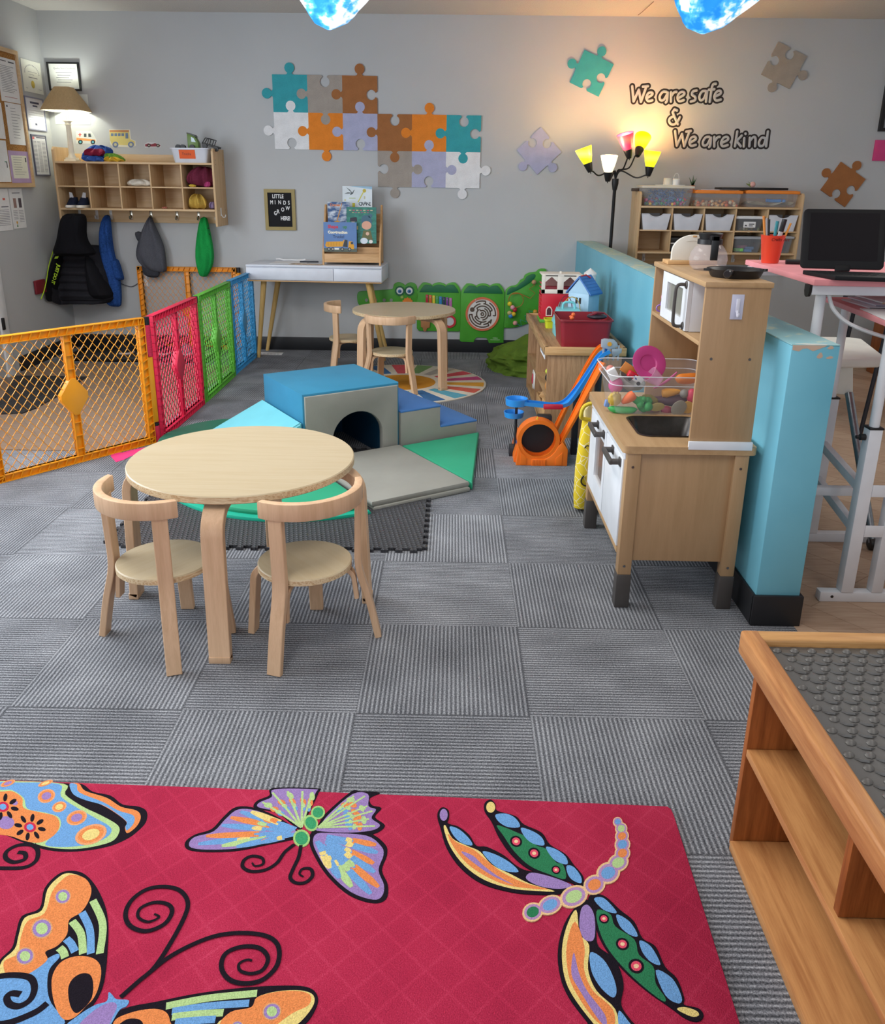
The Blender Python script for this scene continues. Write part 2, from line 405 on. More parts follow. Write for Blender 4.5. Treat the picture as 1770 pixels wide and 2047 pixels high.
b = MB(basem); b.box((HX0-.01, HY0-.01, 0), (HX0, YB-.012, .105), .003).box((HX0-.01, HY0-.012, 0), (HX1+.01, HY0, .105), .003).box((HX1, HY0-.01, 0), (HX1+.01, YB-.012, .105), .003)
struct(b.obj('baseboard_half'))
# door trim on the left wall
b = MB(white); b.box((XL-.01, 5.56, 0), (XL+.02, 5.655, 2.05), .004); b.use(plastic('d8dadb', .5)).box((XL-.01, 4.75, .01), (XL+.008, 5.56, 2.03), .002)
d = struct(b.obj('door_1'))
b = MB(black); b.box((XL+.018, 5.565, .33), (XL+.032, 5.59, .41), .002); b.obj('hinge', d)
# ================= round birch tables and chairs
def round_table(name, label, loc, a0, grp):
    t = thing(name, label, 'table', (0, 0, 0), grp)
    H, R = .495, .35
    b = MB(birch); b.lathe([(0, H-.022), (R-.003, H-.022), (R, H-.019), (R, H-.0195)], n=72)
    b = MB(birch, edge)
    b.use(edge).lathe([(R-.004, H-.024), (R, H-.021), (R, H-.003)], n=72); b.use(birch).lathe([(R, H-.003), (R-.003, H), (0, H)], n=72)
    b.lathe([(0, H-.024), (R-.004, H-.024)], n=72)
    top = b.obj('tabletop', t)
    for k in range(4):
        M = Matrix.Rotation(a0+k*pi/2, 4, 'Z')
        path = [(.16, H-.039), (.29, H-.039)]
        for j in range(9): q = j/8*pi/2*.94; path.append((.29+.082*sin(q), H-.039-.082*(1-cos(q))))
        path.append((.385, .02)); path.append((.388, .012))
        MB(birchz).bent(path, .028, .062, M).box((.372, -.031, 0), (.402, .031, .02), .001, M=M).obj('leg', t)
    t.location = loc; return t
round_table('play_table', 'large birch round table in the foreground with two chairs', (-.655, 2.462, 0), 0, 'round birch play tables')
round_table('play_table', 'birch round table on the sunburst rug by the far wall', (-.33, 5.63, .0092), radians(45), 'round birch play tables')
def chair():
    t = thing('toddler_chair', 'x', 'chair', (0, 0, 0), 'birch toddler chairs')
    # local: faces +x, seat centre at origin
    H, R = .262, .138
    b = MB(birch, edge); b.use(edge).lathe([(R-.003, H-.02), (R, H-.018), (R, H-.003)], n=48); b.use(birch).lathe([(R, H-.003), (R-.003, H), (0, H)], n=48).lathe([(0, H-.02), (R-.003, H-.02)], n=48)
    b.obj('seat', t)
    for s in (-1, 1):
        # front leg: bent L from under the seat
        d = Vector((.14, s*.115, 0)); a = atan2(d.y, d.x); M = Matrix.Rotation(a, 4, 'Z')
        path = [(.03, H-.029), (.11, H-.029)]+[(.11+.05*sin(q), H-.029-.05*(1-cos(q))) for q in [j/7*pi/2*.92 for j in range(8)]]+[(.178, .002)]
        MB(birchz).bent(path, .02, .042, M).obj('front_leg', t)
        # rear leg: rises from the floor, leans in, then upright to the backrest
        a = atan2(s*.158, -.105); M = Matrix.Rotation(a, 4, 'Z')
        path = spl([(.213, .001), (.188, .12), (.163, .21), (.156, .26), (.157, .33), (.160, .46)], False, 5)
        MB(birchz).bent(path, .02, .042, M).obj('rear_leg', t)
        # bracket joining seat and rear leg
        path = [(.05, H-.029), (.105, H-.029)]+[(.105+.038*sin(q), H-.029-.038*(1-cos(q))) for q in [j/6*pi/2*.9 for j in range(7)]]+[(.150, .135)]
        MB(birchz).bent(path, .014, .036, M).obj('brace', t)
    # curved backrest band
    r0 = .158; A = radians(72); outer = []; inner = []; n = 22
    for j in range(n+1):
        q = pi-A+2*A*j/n; e = min(1, min(j, n-j)/2.2); 
        outer.append(((r0+.012)*cos(q), (r0+.012)*sin(q)*1.04)); inner.append(((r0-.012*(.5+.5*e))*cos(q), (r0-.012*(.5+.5*e))*sin(q)*1.04))
    MB(birchz).prism(outer+inner[::-1], .452, .503, 'xy', .004).obj('backrest', t)
    return t
c0 = chair()
spots = [((-.838, 2.205, 0), 53, 'birch chair at the near left of the foreground round table'),
         ((-.425, 2.215, 0), 130, 'birch chair at the near right of the foreground round table'),
         ((-.395, 5.355, .0092), 82, 'birch chair with its back to us tucked under the far round table'),
         ((-.745, 5.88, .0), 8, 'birch chair seen sideways at the left of the far round table')]
for i, (l, a, lab) in enumerate(spots):
    o = c0 if i == 0 else dup(c0); o['label'] = lab; o.location = l; o.rotation_euler = (0, 0, radians(a))
# ================= plastic play yard gates
def gate(col, colname, w, h=.66, hinge=None):
    m = plastic(col, .42); dk = plastic(shade(col, .8), .45)
    t = thing('play_gate', 'x', 'play gate', (0, 0, 0), 'play yard gates')
    fr = .035; lat = .0068
    b = MB(m)
    for lo, hi in (((0, -.016, 0), (w, -.010, fr)), ((0, -.016, h-fr), (w, -.010, h)), ((0, -.016, 0), (fr, -.010, h)), ((w-fr, -.016, 0), (w, -.010, h)),):
        b.box((lo[0], -.004, lo[2]), (hi[0], .016, hi[2]), .002)
    for z in (0, fr-.004, h-fr, h-.004): b.box((0, -.018, z), (w, .018, z+.004), .001)
    for x in (0, fr-.004, w-fr, w-.004): b.box((x, -.018, 0), (x+.004, .018, h), .001)
    k = int(w/.042)
    for i in range(k):          # moulded slanting ribs in the frame channel
        x = (i+.3)*w/k
        for z in (0, h-fr): b.prism([(x, z), (x+.004, z), (x+.02, z+fr), (x+.016, z+fr)], -.018, 0, 'xz')
    for i in range(int(h/.042)):
        z = (i+.3)*.042
        if z > h-.05: continue
        for x in (0, w-fr): b.prism([(x, z), (x, z+.004), (x+fr, z+.018), (x+fr, z+.014)], -.018, 0, 'xz')
    b.obj('frame', t)
    b = MB(m); x0, x1 = w/2-.019, w/2+.019
    b.box((x0, -.002, fr), (x1, .014, h-fr), .001)
    for x in (x0, x1-.004): b.box((x, -.014, fr), (x+.004, .014, h-fr), .001)
    for i in range(9): z = fr+(i+.5)*(h-2*fr)/9; b.box((x0, -.014, z), (x1, .014, z+.004), .0005)
    dd = [(w/2, h/2-.105), (w/2+.078, h/2), (w/2, h/2+.105), (w/2-.078, h/2)]
    dd = [q for i in range(4) for q in ((dd[i][0]*.86+dd[i-1][0]*.14, dd[i][1]*.86+dd[i-1][1]*.14), (dd[i][0]*.86+dd[(i+1) % 4][0]*.14, dd[i][1]*.86+dd[(i+1) % 4][1]*.14))]
    b.prism(dd, -.018, .016, 'xz', .003)
    b.obj('center_post', t)
    # diamond lattice: zigzag strands, soft corners
    PXX, PZ = .0455, .055
    for xa, xb in ((fr-.002, x0+.002), (x1-.002, w-fr+.002)):
        b = MB(m)
        nx = max(2, round((xb-xa)/PXX)); px = (xb-xa)/nx; nz = round((h-2*fr)/PZ); pz = (h-2*fr)/nz
        for i in range(nx):
            for j in range(nz):
                X0 = xa+i*px; Z0 = fr+j*pz; cx = X0+px/2; cz = Z0+pz/2
                # one rounded diamond hole per cell, drawn as a band around it, so cells merge into a net
                ox = [(X0, cz), (cx, Z0), (X0+px, cz), (cx, Z0+pz)]
                q = .5
                out = []; inn = []
                for a_ in range(4):
                    p = Vector(ox[a_]); n_ = Vector(ox[(a_+1) % 4])
                    for f_ in (0.0, .18, .5, .82):
                        P = p.lerp(n_, f_); out.append((P.x, P.y))
                        sc = .80 if f_ == 0 else .90 if f_ in (.18, .82) else .85
                        inn.append((cx+(P.x-cx)*sc, cz+(P.y-cz)*sc))
                b.ring(out, inn, -.002, .002, 'xz')
        b.obj('lattice', t)
    # hinge knuckles
    if hinge == 'none': return t
    hm = plastic(hinge, .42) if hinge else m
    b = MB(hm)
    b.lathe([(.017, .46), (.017, .62)], (w+.02, 0, 0), 14); b.box((w-.004, -.014, .47), (w+.02, .014, .61), .001)
    for i in range(12): b.lathe([(.0185, .47+i*.0125), (.0185, .475+i*.0125)], (w+.02, 0, 0), 14)
    b.use(black).lathe([(.0155, .62), (.0155, .66)], (w+.02, 0, 0), 14); b.obj('hinge', t, 'ribbed hinge knuckle with black pin')
    b = MB(hm); b.lathe([(.017, .0), (.017, .09)], (w+.02, 0, 0), 14); b.box((w-.004, -.014, .03), (w+.02, .014, .085), .001)
    b.use(black).lathe([(.0155, .09), (.0155, .105)], (w+.02, 0, 0), 14); b.obj('hinge', t, 'lower hinge knuckle')
    b = MB(m); b.box((w-.002, -.012, .11), (w+.03, .012, .455), .003); b.obj('hinge_flange', t)
    return t
def put_gate(t, p0, p1, label):
    t.location = (p0[0], p0[1], 0); t.rotation_euler = (0, 0, atan2(p1[1]-p0[1], p1[0]-p0[0])); t['label'] = label
G = [('f09a14', (-2.06, 3.49), (-1.565, 4.14), 'orange lattice gate panel nearest the camera at the left', 'o'),
     ('e0284e', (-1.548, 4.19), (-1.542, 4.93), 'red lattice gate panel between the orange and green panels', 'r'),
     ('63b83f', (-1.542, 4.975), (-1.548, 5.72), 'green lattice gate panel between the red and blue panels', 'g'),
     ('3f9fd8', (-1.555, 5.77), (-1.55, 6.40), 'blue lattice gate panel beside the white desk leg', 'b')]
for col, p0, p1, lab, k in G:
    w = sqrt((p1[0]-p0[0])**2+(p1[1]-p0[1])**2); put_gate(gate(col, k, w, hinge={'o': 'd9284e', 'r': '63b83f', 'g': '3f9fd8', 'b': 'none'}[k]), p0, p1, lab)
put_gate(gate('f09a14', 'o', .79), (-2.52, 6.666), (-1.73, 6.666), 'orange lattice gate panel standing against the back wall below the coats')
w_ = .66; put_gate(gate('f09a14', 'o', .78), (-2.68, 2.93), (-2.13, 3.46), 'orange lattice gate panel cut off by the left edge of the photo')
# ================= foam climbing set
uu = Vector((.838, .545, 0)).normalized(); nn_ = Vector((uu.y, -uu.x, 0))
B0 = Vector((-.258, 4.045, 0))
def fl(a, c, z=0): p = B0+uu*a+nn_*c; return Vector((p.x, p.y, z))    # a along the front face (to the right), c toward the viewer
MF = Matrix(((uu.x, -nn_.x, 0, B0.x), (uu.y, -nn_.y, 0, B0.y), (0, 0, 1, 0), (0, 0, 0, 1)))  # local x along front, y away, z up
blueV, greyV, royalV, aquaV, greenV, dgreenV, tealV, navyV = (vinyl(c) for c in ('3a88ac', '97968f', '4878b8', '72c4d2', '35a27c', '2f7560', '1fa98c', '123c58'))
t = thing('foam_tunnel_block', 'blue and grey foam block with an arched tunnel opening', 'climbing block', fl(-.26, -.26)); W_ = .525; H_ = .366
arch = [(-.375, 0)]+[(-.238+.137*cos(pi-q), .12+.127*sin(q)) for q in [j/16*pi for j in range(17)]]+[(-.101, 0)]
def arch_face(b, y0, y1, x0=-W_, x1=0, z1=H_):
    b.prism([(x0, 0)]+arch+[(x1, 0), (x1, z1), (x0, z1)], y0, y1, 'xz', .006, M=MF)
b = MB(greyV); arch_face(b, .0, .04, -W_+.01, -.012, H_-.012); b.obj('front_panel', t)
b = MB(blueV)
for pts in ([(-W_, 0), (-W_, H_), (0, H_), (0, 0), (-.02, 0), (-.02, H_-.02), (-W_+.02, H_-.02), (-W_+.02, 0)],): b.prism(pts, .012, W_, 'xz', .008, M=MF)
b.obj('cover', t)
b = MB(navyV); inner = [(x, z) for x, z in arch]; outer = [(-.238+(x+.238)*1.05, z*1.05 if z > 0 else 0) for x, z in arch]
b.prism(outer+inner[::-1], .035, W_-.03, 'xz', M=MF).box((-W_+.02, W_-.05, 0), (-.02, W_-.03, H_-.02), .004, M=MF).obj('tunnel_lining', t)
t = thing('foam_steps', 'grey and royal blue foam two-step piece right of the tunnel block', 'climbing block', fl(.24, -.26)); S1, S2 = .218, .106
b = MB(greyV); b.prism([(.004, 0), (.477, 0), (.477, S2-.004), (.243, S2-.004), (.243, S1-.004), (.004, S1-.004)], 0.0, W_, 'xz', .006, M=MF).obj('body', t)
b = MB(royalV); b.box((.003, -.001, S1-.012), (.244, W_, S1), .004, M=MF).box((.243, -.001, S2-.012), (.478, W_, S2), .004, M=MF).box((.2425, .01, S2), (.2455, W_-.01, S1-.006), .001, M=MF).obj('tread_cover', t)
def mat_piece(name, label, cat, pts, col, h=.045, z0=0):
    b = MB(col); b.prism([(p.x, p.y) for p in pts], z0, h, 'xy', .012, seg=3)
    return tag(b.obj(name), label, cat)
t = thing('foam_mat', 'rectangular grey folding foam mat in front of the tunnel', 'foam mat', fl(-.25, .3))
b = MB(greyV); b.prism([(p.x, p.y) for p in (fl(-.505, .01), fl(-.012, .01), fl(-.012, .652), fl(-.505, .652))], .022, .047, 'xy', .008).obj('upper_pad', t)
b = MB(greyV); b.prism([(p.x, p.y) for p in (fl(-.5, .02), fl(-.012, .02), fl(-.012, .66), fl(-.5, .66))], 0, .023, 'xy', .008).obj('lower_pad', t)
mat_piece('foam_wedge', 'green triangular foam mat at the right of the grey mat', 'foam mat', [fl(0, .02), fl(.478, .02), fl(.0, .66)], greenV, .043)
t = thing('foam_quarter_mat', 'teal quarter-circle foam mat under the edge of the foreground table', 'foam mat', fl(-.8, .3))
arcp = lambda r: [fl(-.53, .03)]+[fl(-.53-r*sin(q), .03+r*cos(q)) for q in [j/20*pi/2 for j in range(21)]]
b = MB(greenV); b.prism([(p.x, p.y) for p in arcp(.63)], .024, .049, 'xy', .01).obj('upper_pad', t)
b = MB(tealV); b.prism([(p.x, p.y) for p in arcp(.66)], 0, .027, 'xy', .01).obj('lower_pad', t)
b = MB(dgreenV); Mc = fl(-.70, -.55); b.prism([(Mc.x+.38*(cos(q)*uu.x-sin(q)*nn_.x), Mc.y+.38*(cos(q)*uu.y-sin(q)*nn_.y)) for q in [j/24*pi for j in range(25)]], 0, .04, 'xy', .012)
tag(b.obj('foam_round_mat'), 'dark green rounded foam mat behind the foreground table by the red gate', 'foam mat')
# aqua ramp sloping away from the left side of the block
b = MB(aquaV); L_ = .50
b.faces([fl(-W_-.01, -W_+.01), fl(-W_-.01, 0), fl(-W_-L_, 0), fl(-W_-L_, -W_+.01), fl(-W_-.01, -W_+.01, .235), fl(-W_-.01, 0, .235), fl(-W_-L_, 0, .02), fl(-W_-L_, -W_+.01, .02)],
        [(0, 1, 2, 3), (4, 5, 6, 7), (0, 1, 5, 4), (1, 2, 6, 5), (2, 3, 7, 6), (3, 0, 4, 7)])
bmesh.ops.recalc_face_normals(b.bm, faces=b.bm.faces[:]); bmesh.ops.bevel(b.bm, geom=b.bm.edges[:], offset=.008, segments=3, affect='EDGES')
tag(b.obj('foam_ramp'), 'aqua foam ramp sloping down from the left side of the tunnel block', 'climbing block')
# black interlocking mat under it
def tread_mat(col, name='rubber_tread', scale=1.0, rotz=0, deep=.9, dist=.008):
    m, n = base(name, col, .5, 0, .5); v = n.coord((1/scale, 1/scale, 1), (0, 0, rotz)); sp = n.n.new('ShaderNodeSeparateXYZ'); n.lk(v, sp.inputs[0])
    a = n.math('SINE', n.math('MULTIPLY', n.math('ADD', sp.outputs[0], sp.outputs[1]), 2*pi/.03)); c = n.math('SINE', n.math('MULTIPLY', n.math('SUBTRACT', sp.outputs[0], n.math('MULTIPLY', sp.outputs[1], 1)), 2*pi/.045))
    n.bump(n.math('MAXIMUM', n.math('MULTIPLY', a, c), 0), deep, dist); return m
b = MB(tread_mat('3b3b3f'))
x0, x1, y0, y1 = -1.30, -.10, 2.845, 4.05; T_ = .018; N = 22; pts = []
def side(p, q, k):
    p, q = Vector((*p, 0)), Vector((*q, 0)); d = (q-p)/k; o = Vector((d.y, -d.x, 0)).normalized()*T_; r = []
    for i in range(k):
        s0 = p+d*i; w1 = s0+d*.22; w2 = s0+d*.14+o; w3 = s0+d*.66+o; w4 = s0+d*.58; r += [s0, w1, w2, w3, w4]
    return r
for p, q in (((x0, y0), (x1, y0)), ((x1, y0), (x1, y1)), ((x1, y1), (x0, y1)), ((x0, y1), (x0, y0))): pts += side(p, q, N)
b.prism([(p.x, p.y) for p in pts], .0, .012, 'xy'); tag(b.obj('puzzle_floor_mat'), 'black interlocking foam floor mat under the climbing set', 'floor mat')
# pink tape on the carpet by the gate
p = [onz(*q) for q in ((221, 912), (226, 905), (245, 905), (262, 900), (300, 893), (288, 905), (262, 912), (246, 920), (232, 924))]
b = MB(plastic('f03d86', .6)); b.prism([(q.x, q.y) for q in p], .0, .0015); tag(b.obj('floor_tape'), 'bright pink tape strip on the carpet beside the orange gate', 'tape')
# ================= red butterfly rug
def rug_mat():
    m, n = base('rug_pile_red', 'c42a4c', .95, 0, .1); v = n.coord(rot=(0, 0, radians(45)))
    sp = n.n.new('ShaderNodeSeparateXYZ'); n.lk(v, sp.inputs[0])
    def line(u):
        f = n.math('FRACT', n.math('DIVIDE', u, .058)); d = n.math('ABSOLUTE', n.math('SUBTRACT', f, .5)); return n.math('MULTIPLY', n.math('SUBTRACT', .08, n.math('MINIMUM', d, .08)), 12.5)
    g = n.math('MAXIMUM', line(sp.outputs[0]), line(sp.outputs[1]))
    fz = n.noise(v, 420, 2, .7); bl = n.noise(v, 7, 3)
    f = n.math('ADD', n.math('ADD', n.math('MULTIPLY', fz, .8), n.math('MULTIPLY', bl, .35)), n.math('MULTIPLY', g, .09))
    n.lk(n.ramp(f, ((.3, '861a36'), (.62, 'b32b4b'), (.9, 'cc4a68'))), n.b.inputs['Base Color']); n.bump(fz, .6, .004); return m
RC = {}
def pile(c):
    if c not in RC:
        m, n = base('rug_pile', c, .95, 0, .1); v = n.coord(); fz = n.noise(v, 420, 2, .7)
        n.lk(n.ramp(fz, ((.3, shade(c, .72)), (.7, shade(c, 1.18)))), n.b.inputs['Base Color']); n.bump(fz, .6, .004); RC[c] = m
    return RC[c]
KK, OO, BB, LG, PU, YE, DG = '1d1720', 'e58a50', '6fa0d4', 'b3cf8e', '9a7fb8', 'e6cf82', '2f7a52'
RZ = .012
rug = MB(rug_mat())
p = [onz(*q, RZ) for q in ((-140, 1553), (0, 1558), (700, 1584), (1335, 1611), (1343, 1617), (1348, 1628))]
d_ = (onz(1480, 2047, RZ)-onz(1345, 1622, RZ)).normalized()
far = onz(1345, 1622, RZ)+d_*1.6; lft = p[0]+d_*1.6
rug.prism([(q.x, q.y) for q in p+[far, lft]], 0, RZ, 'xy', .003)
zl = [RZ]
def lay(): zl[0] += .00002
def rp(col, pts, smooth=True, k=4):
    """flat coloured patch of the rug, given by outline points seen on the floor plane"""
    q = spl(pts, True, k) if smooth else pts
    w = [onz(u, v, RZ) for u, v in q]
    zl[0] += .0000025; rug.use(pile(col)).prism([(a.x, a.y) for a in w], RZ-.001, zl[0]+.0002)
def el(col, c, rx, ry, rot=0, n=18):
    cr, sr = cos(radians(rot)), sin(radians(rot))
    rp(col, [(c[0]+rx*cos(2*pi*i/n)*cr-ry*sin(2*pi*i/n)*sr, c[1]+rx*cos(2*pi*i/n)*sr+ry*sin(2*pi*i/n)*cr) for i in range(n)], False)
def stroke(col, pts, w, smooth=True, taper=False):
    q = spl(pts, False, 6) if smooth else pts; q = [onz(u, v, RZ) for u, v in q]; L = []; R = []; n = len(q)
    for i, a in enumerate(q):
        d = (q[min(n-1, i+1)]-q[max(0, i-1)]).normalized(); o = Vector((-d.y, d.x, 0))*w/2*((.45+.55*min(1, (n-1-i)/n*3)) if taper else 1)
        L.append(a+o); R.append(a-o)
    zl[0] += .0000025; z0, z1 = RZ-.001, zl[0]+.0002; V = []; f = []
    for a, c in zip(L, R): V += [(a.x, a.y, z1), (c.x, c.y, z1)]
    for i in range(n-1): f.append((2*i, 2*i+1, 2*i+3, 2*i+2))
    rug.use(pile(col)).faces(V, f)
def c6(*a): return [(x*.39548, 1540+y*.39548) for x, y in a]
def c7(*a): return [(680+x*.47458, 1540+y*.47458) for x, y in a]
def spiral(c, r0, r1, a0, turns, n=40): return [(c[0]+(r0+(r1-r0)*i/n)*cos(a0+turns*2*pi*i/n), c[1]+(r0+(r1-r0)*i/n)*.85*sin(a0+turns*2*pi*i/n)) for i in range(n+1)]
# --- butterfly cut off by the upper left edge
lay(); rp(KK, c6((-260, 60), (0, 52), (345, 66), (420, 72), (470, 108), (560, 128), (620, 172), (700, 183), (742, 208), (738, 262), (692, 312), (640, 348), (560, 382), (450, 404), (330, 412), (220, 399), (100, 358), (0, 318), (-260, 250)))
lay(); rp(OO, c6((400, 68), (432, 104), (540, 139), (612, 184), (690, 203), (712, 236), (692, 282), (645, 318), (632, 290), (640, 262), (590, 220), (520, 178), (430, 140), (372, 108), (352, 68)))
lay(); rp(BB, c6((352, 69), (388, 72), (402, 112), (520, 160), (600, 204), (674, 228), (676, 268), (642, 304), (634, 285), (640, 260), (590, 218), (520, 176), (430, 150), (370, 120)))
lay(); rp(LG, c6((-240, 62), (0, 54), (322, 68), (330, 122), (420, 184), (512, 228), (596, 278), (600, 320), (560, 362), (440, 392), (330, 398), (220, 384), (100, 342), (0, 302), (-240, 240)))
lay(); rp(BB, c6((60, 62), (298, 69), (308, 132), (398, 194), (480, 240), (552, 282), (562, 314), (520, 350), (420, 380), (300, 388), (228, 372), (300, 300), (300, 240), (230, 214), (140, 195), (120, 140), (60, 100), (0, 98), (0, 60)))
lay(); rp(OO, c6((-200, 110), (0, 108), (60, 106), (112, 140), (120, 190), (200, 212), (280, 232), (302, 278), (272, 330), (200, 366), (120, 356), (40, 330), (-200, 290)))
lay(); el(PU, c6((30, 265))[0], 17, 13); el(PU, c6((75, 165))[0], 6, 5)
for c, a, b_, o, i in (((235, 130), 46, 34, OO, PU), ((300, 185), 38, 26, OO, YE), ((388, 240), 54, 36, OO, PU), ((460, 325), 84, 48, OO, YE), ((230, 66), 40, 12, OO, YE), ((40, 66), 40, 14, OO, PU)):
    c = c6(c)[0]; a, b_ = a*.395, b_*.395
    el('e9a070', c, a, b_, -20); lay(); el(o, c, a*.82, b_*.82, -20); lay(); el(i, c, a*.55, b_*.55, -20)
lay()
for c in ((152, 288), (15, 185)):
    c = c6(c)[0]
    for q in range(8): A_ = q*pi/4+.2; el(KK, (c[0]+24*cos(A_), c[1]+19*sin(A_)), 8, 4, math.degrees(A_))
    el('c42a4c', c, 12, 10); lay(); el(BB, c, 7, 6)
stroke(KK, c6((170, 375), (192, 410), (180, 460), (120, 492), (0, 495), (-60, 490)), .009); stroke(KK, c6((190, 400), (160, 378), (90, 380), (35, 410), (30, 445), (70, 465), (125, 450), (125, 420), (90, 415)), .009)
# --- butterfly with lilac wings at the top
def Bw(a, base_, lines, cols): pass
lay(); rp(KK, c6((1512, 312), (1420, 246), (1300, 193), (1195, 186), (1128, 238), (1070, 298), (985, 326), (936, 365), (952, 402), (1050, 414), (1200, 408), (1350, 378), (1500, 345)))
rp(KK, c6((1520, 300), (1550, 240), (1612, 112), (1600, 92), (1380, 90), (1362, 128), (1300, 155), (1288, 192), (1400, 215), (1470, 268)))
rp(KK, [(626, 1666), (635, 1652), (652, 1626), (702, 1583), (720, 1582), (760, 1585), (740, 1596), (744, 1610), (763, 1616), (750, 1634), (770, 1651), (746, 1668), (690, 1672)])
rp(KK, [(628, 1660), (660, 1660), (735, 1665), (770, 1688), (774, 1710), (764, 1740), (776, 1770), (772, 1798), (745, 1806), (698, 1790), (655, 1752), (628, 1710), (618, 1680)])
lay(); rp(PU, c6((1500, 310), (1420, 260), (1300, 206), (1205, 199), (1142, 246), (1080, 310), (990, 336), (958, 365), (968, 392), (1050, 402), (1200, 396), (1350, 364), (1480, 335)))
rp(PU, c6((1520, 290), (1540, 235), (1596, 116), (1590, 97), (1388, 97), (1374, 136), (1312, 164), (1308, 188), (1410, 212), (1480, 265)))
rp(PU, [(634, 1661), (640, 1652), (657, 1629), (705, 1588), (736, 1588), (737, 1612), (752, 1619), (743, 1636), (760, 1650), (742, 1661), (690, 1665)])
rp(PU, [(634, 1667), (665, 1666), (733, 1671), (762, 1692), (767, 1710), (757, 1740), (768, 1770), (764, 1792), (746, 1799), (702, 1784), (660, 1747), (634, 1706), (626, 1682)])
lay(); o_ = (608, 1664)
for (x, y), cc in (((392, 1688), BB), ((408, 1672), OO), ((440, 1650), BB), ((458, 1634), OO), ((478, 1622), BB), ((500, 1622), YE), ((440, 1692), LG), ((470, 1694), BB), ((520, 1685), BB)):
    for f0, f1, w, k2 in ((.45, .98, .016, cc), (.15, .5, .010, BB), (.5, .62, .012, random.choice((OO, YE, LG)))): stroke(k2, [(o_[0]+(x-o_[0])*f, o_[1]+(y-o_[1])*f) for f in (f0, (f0+f1)/2, f1)], w, True, True)
o_ = (628, 1668)
for (x, y), cc in (((755, 1690), OO), ((758, 1706), BB), ((750, 1728), OO), ((752, 1746), BB), ((760, 1776), OO), ((744, 1790), BB), ((705, 1776), LG), ((680, 1758), BB), ((660, 1738), YE)):
    for f0, f1, w, k2 in ((.6, .98, .016, cc), (.2, .62, .011, BB), (.5, .6, .014, random.choice((YE, LG)))): stroke(k2, [(o_[0]+(x-o_[0])*f, o_[1]+(y-o_[1])*f) for f in (f0, (f0+f1)/2, f1)], w, True, True)
lay()
for o_, ends in (((603, 1655), ((525, 1604), (545, 1585), (575, 1582), (605, 1582), (625, 1584))), ((636, 1655), ((708, 1592), (730, 1592), (735, 1612), (745, 1622), (738, 1638), (750, 1652)))):
    for i, (x, y) in enumerate(ends):
        for f, r_, cc in ((.55, 6, BB), (.72, 7, OO), (.88, 7, PU if i % 2 else LG), (.62, 5, LG)): el(cc, (o_[0]+(x-o_[0])*f+2, o_[1]+(y-o_[1])*f), r_*1.2, r_*.75, 20*i)
    for x, y in ends: stroke(LG, [o_, (o_[0]+(x-o_[0])*.5, o_[1]+(y-o_[1])*.52), (x, y)], .005)
lay(); lay()
for c, rx, ry in (((1525, 345), 40, 42), ((1572, 268), 33, 40), ((1608, 215), 34, 32)):
    c = c6(c)[0]; el('9fc97a', c, rx*.42, ry*.42, -25); lay(); el('3f9a68', c, rx*.32, ry*.32, -25)
stroke(KK, c6((1490, 375), (1440, 415), (1400, 470), (1340, 505), (1270, 512), (1228, 490), (1235, 455), (1275, 435), (1325, 445), (1330, 475), (1290, 485), (1275, 468)), .0075, True, True)
stroke(KK, c6((1522, 380), (1510, 440), (1480, 505), (1468, 545), (1495, 570), (1545, 568), (1580, 535), (1570, 500), (1530, 500), (1515, 525), (1535, 540)), .0075, True, True)
# --- big butterfly at the lower left
lay(); rp(KK, c6((-40, 1300), (-40, 1040), (0, 960), (60, 900), (80, 830), (110, 740), (200, 700), (225, 600), (290, 530), (350, 510), (420, 522), (480, 580), (530, 680), (548, 780), (545, 900), (535, 1020), (515, 1110), (470, 1190), (380, 1290), (300, 1300)))
rp(KK, c6((520, 1300), (620, 1210), (800, 1170), (1000, 1130), (1240, 1100), (1450, 1090), (1560, 1100), (1605, 1140), (1600, 1200), (1540, 1290), (1400, 1400), (900, 1420)))
lay(); rp(YE, c6((0, 1040), (8, 970), (75, 905), (95, 835), (125, 748), (212, 710), (240, 605), (300, 540), (350, 522), (420, 545), (440, 600), (330, 660), (300, 760), (200, 800), (180, 900), (80, 960), (40, 1050)))
rp(BB, c6((-40, 1290), (-40, 1060), (100, 1040), (230, 960), (290, 930), (300, 950), (250, 1010), (240, 1100), (260, 1180), (330, 1280), (200, 1300)))
lay(); rp(OO, c6((40, 1045), (20, 970), (90, 930), (105, 850), (140, 765), (225, 725), (262, 620), (310, 560), (360, 530), (430, 548), (462, 600), (450, 660), (410, 720), (350, 760), (340, 830), (290, 890), (230, 920), (240, 960), (180, 1010), (120, 1040)))
rp(OO, c6((262, 1060), (300, 980), (370, 945), (450, 945), (500, 975), (512, 1030), (495, 1110), (470, 1160), (440, 1190), (380, 1250), (320, 1260), (275, 1180)))
rp(OO, c6((585, 1262), (680, 1222), (780, 1208), (840, 1225), (860, 1270), (850, 1310), (600, 1310)))
rp(YE, c6((1110, 1300), (1160, 1240), (1280, 1200), (1300, 1150), (1400, 1120), (1520, 1115), (1585, 1140), (1580, 1200), (1500, 1290), (1400, 1330)))
lay(); rp(KK, c6((345, 1110), (365, 1060), (410, 1030), (455, 1035), (472, 1080), (465, 1150), (430, 1200), (385, 1230), (355, 1190)))
rp(KK, c6((600, 1300), (640, 1262), (690, 1258), (720, 1275), (715, 1310)))
rp(OO, c6((1125, 1300), (1165, 1225), (1270, 1200), (1300, 1150), (1400, 1122), (1510, 1118), (1570, 1140), (1560, 1190), (1480, 1230), (1400, 1290), (1390, 1320)))
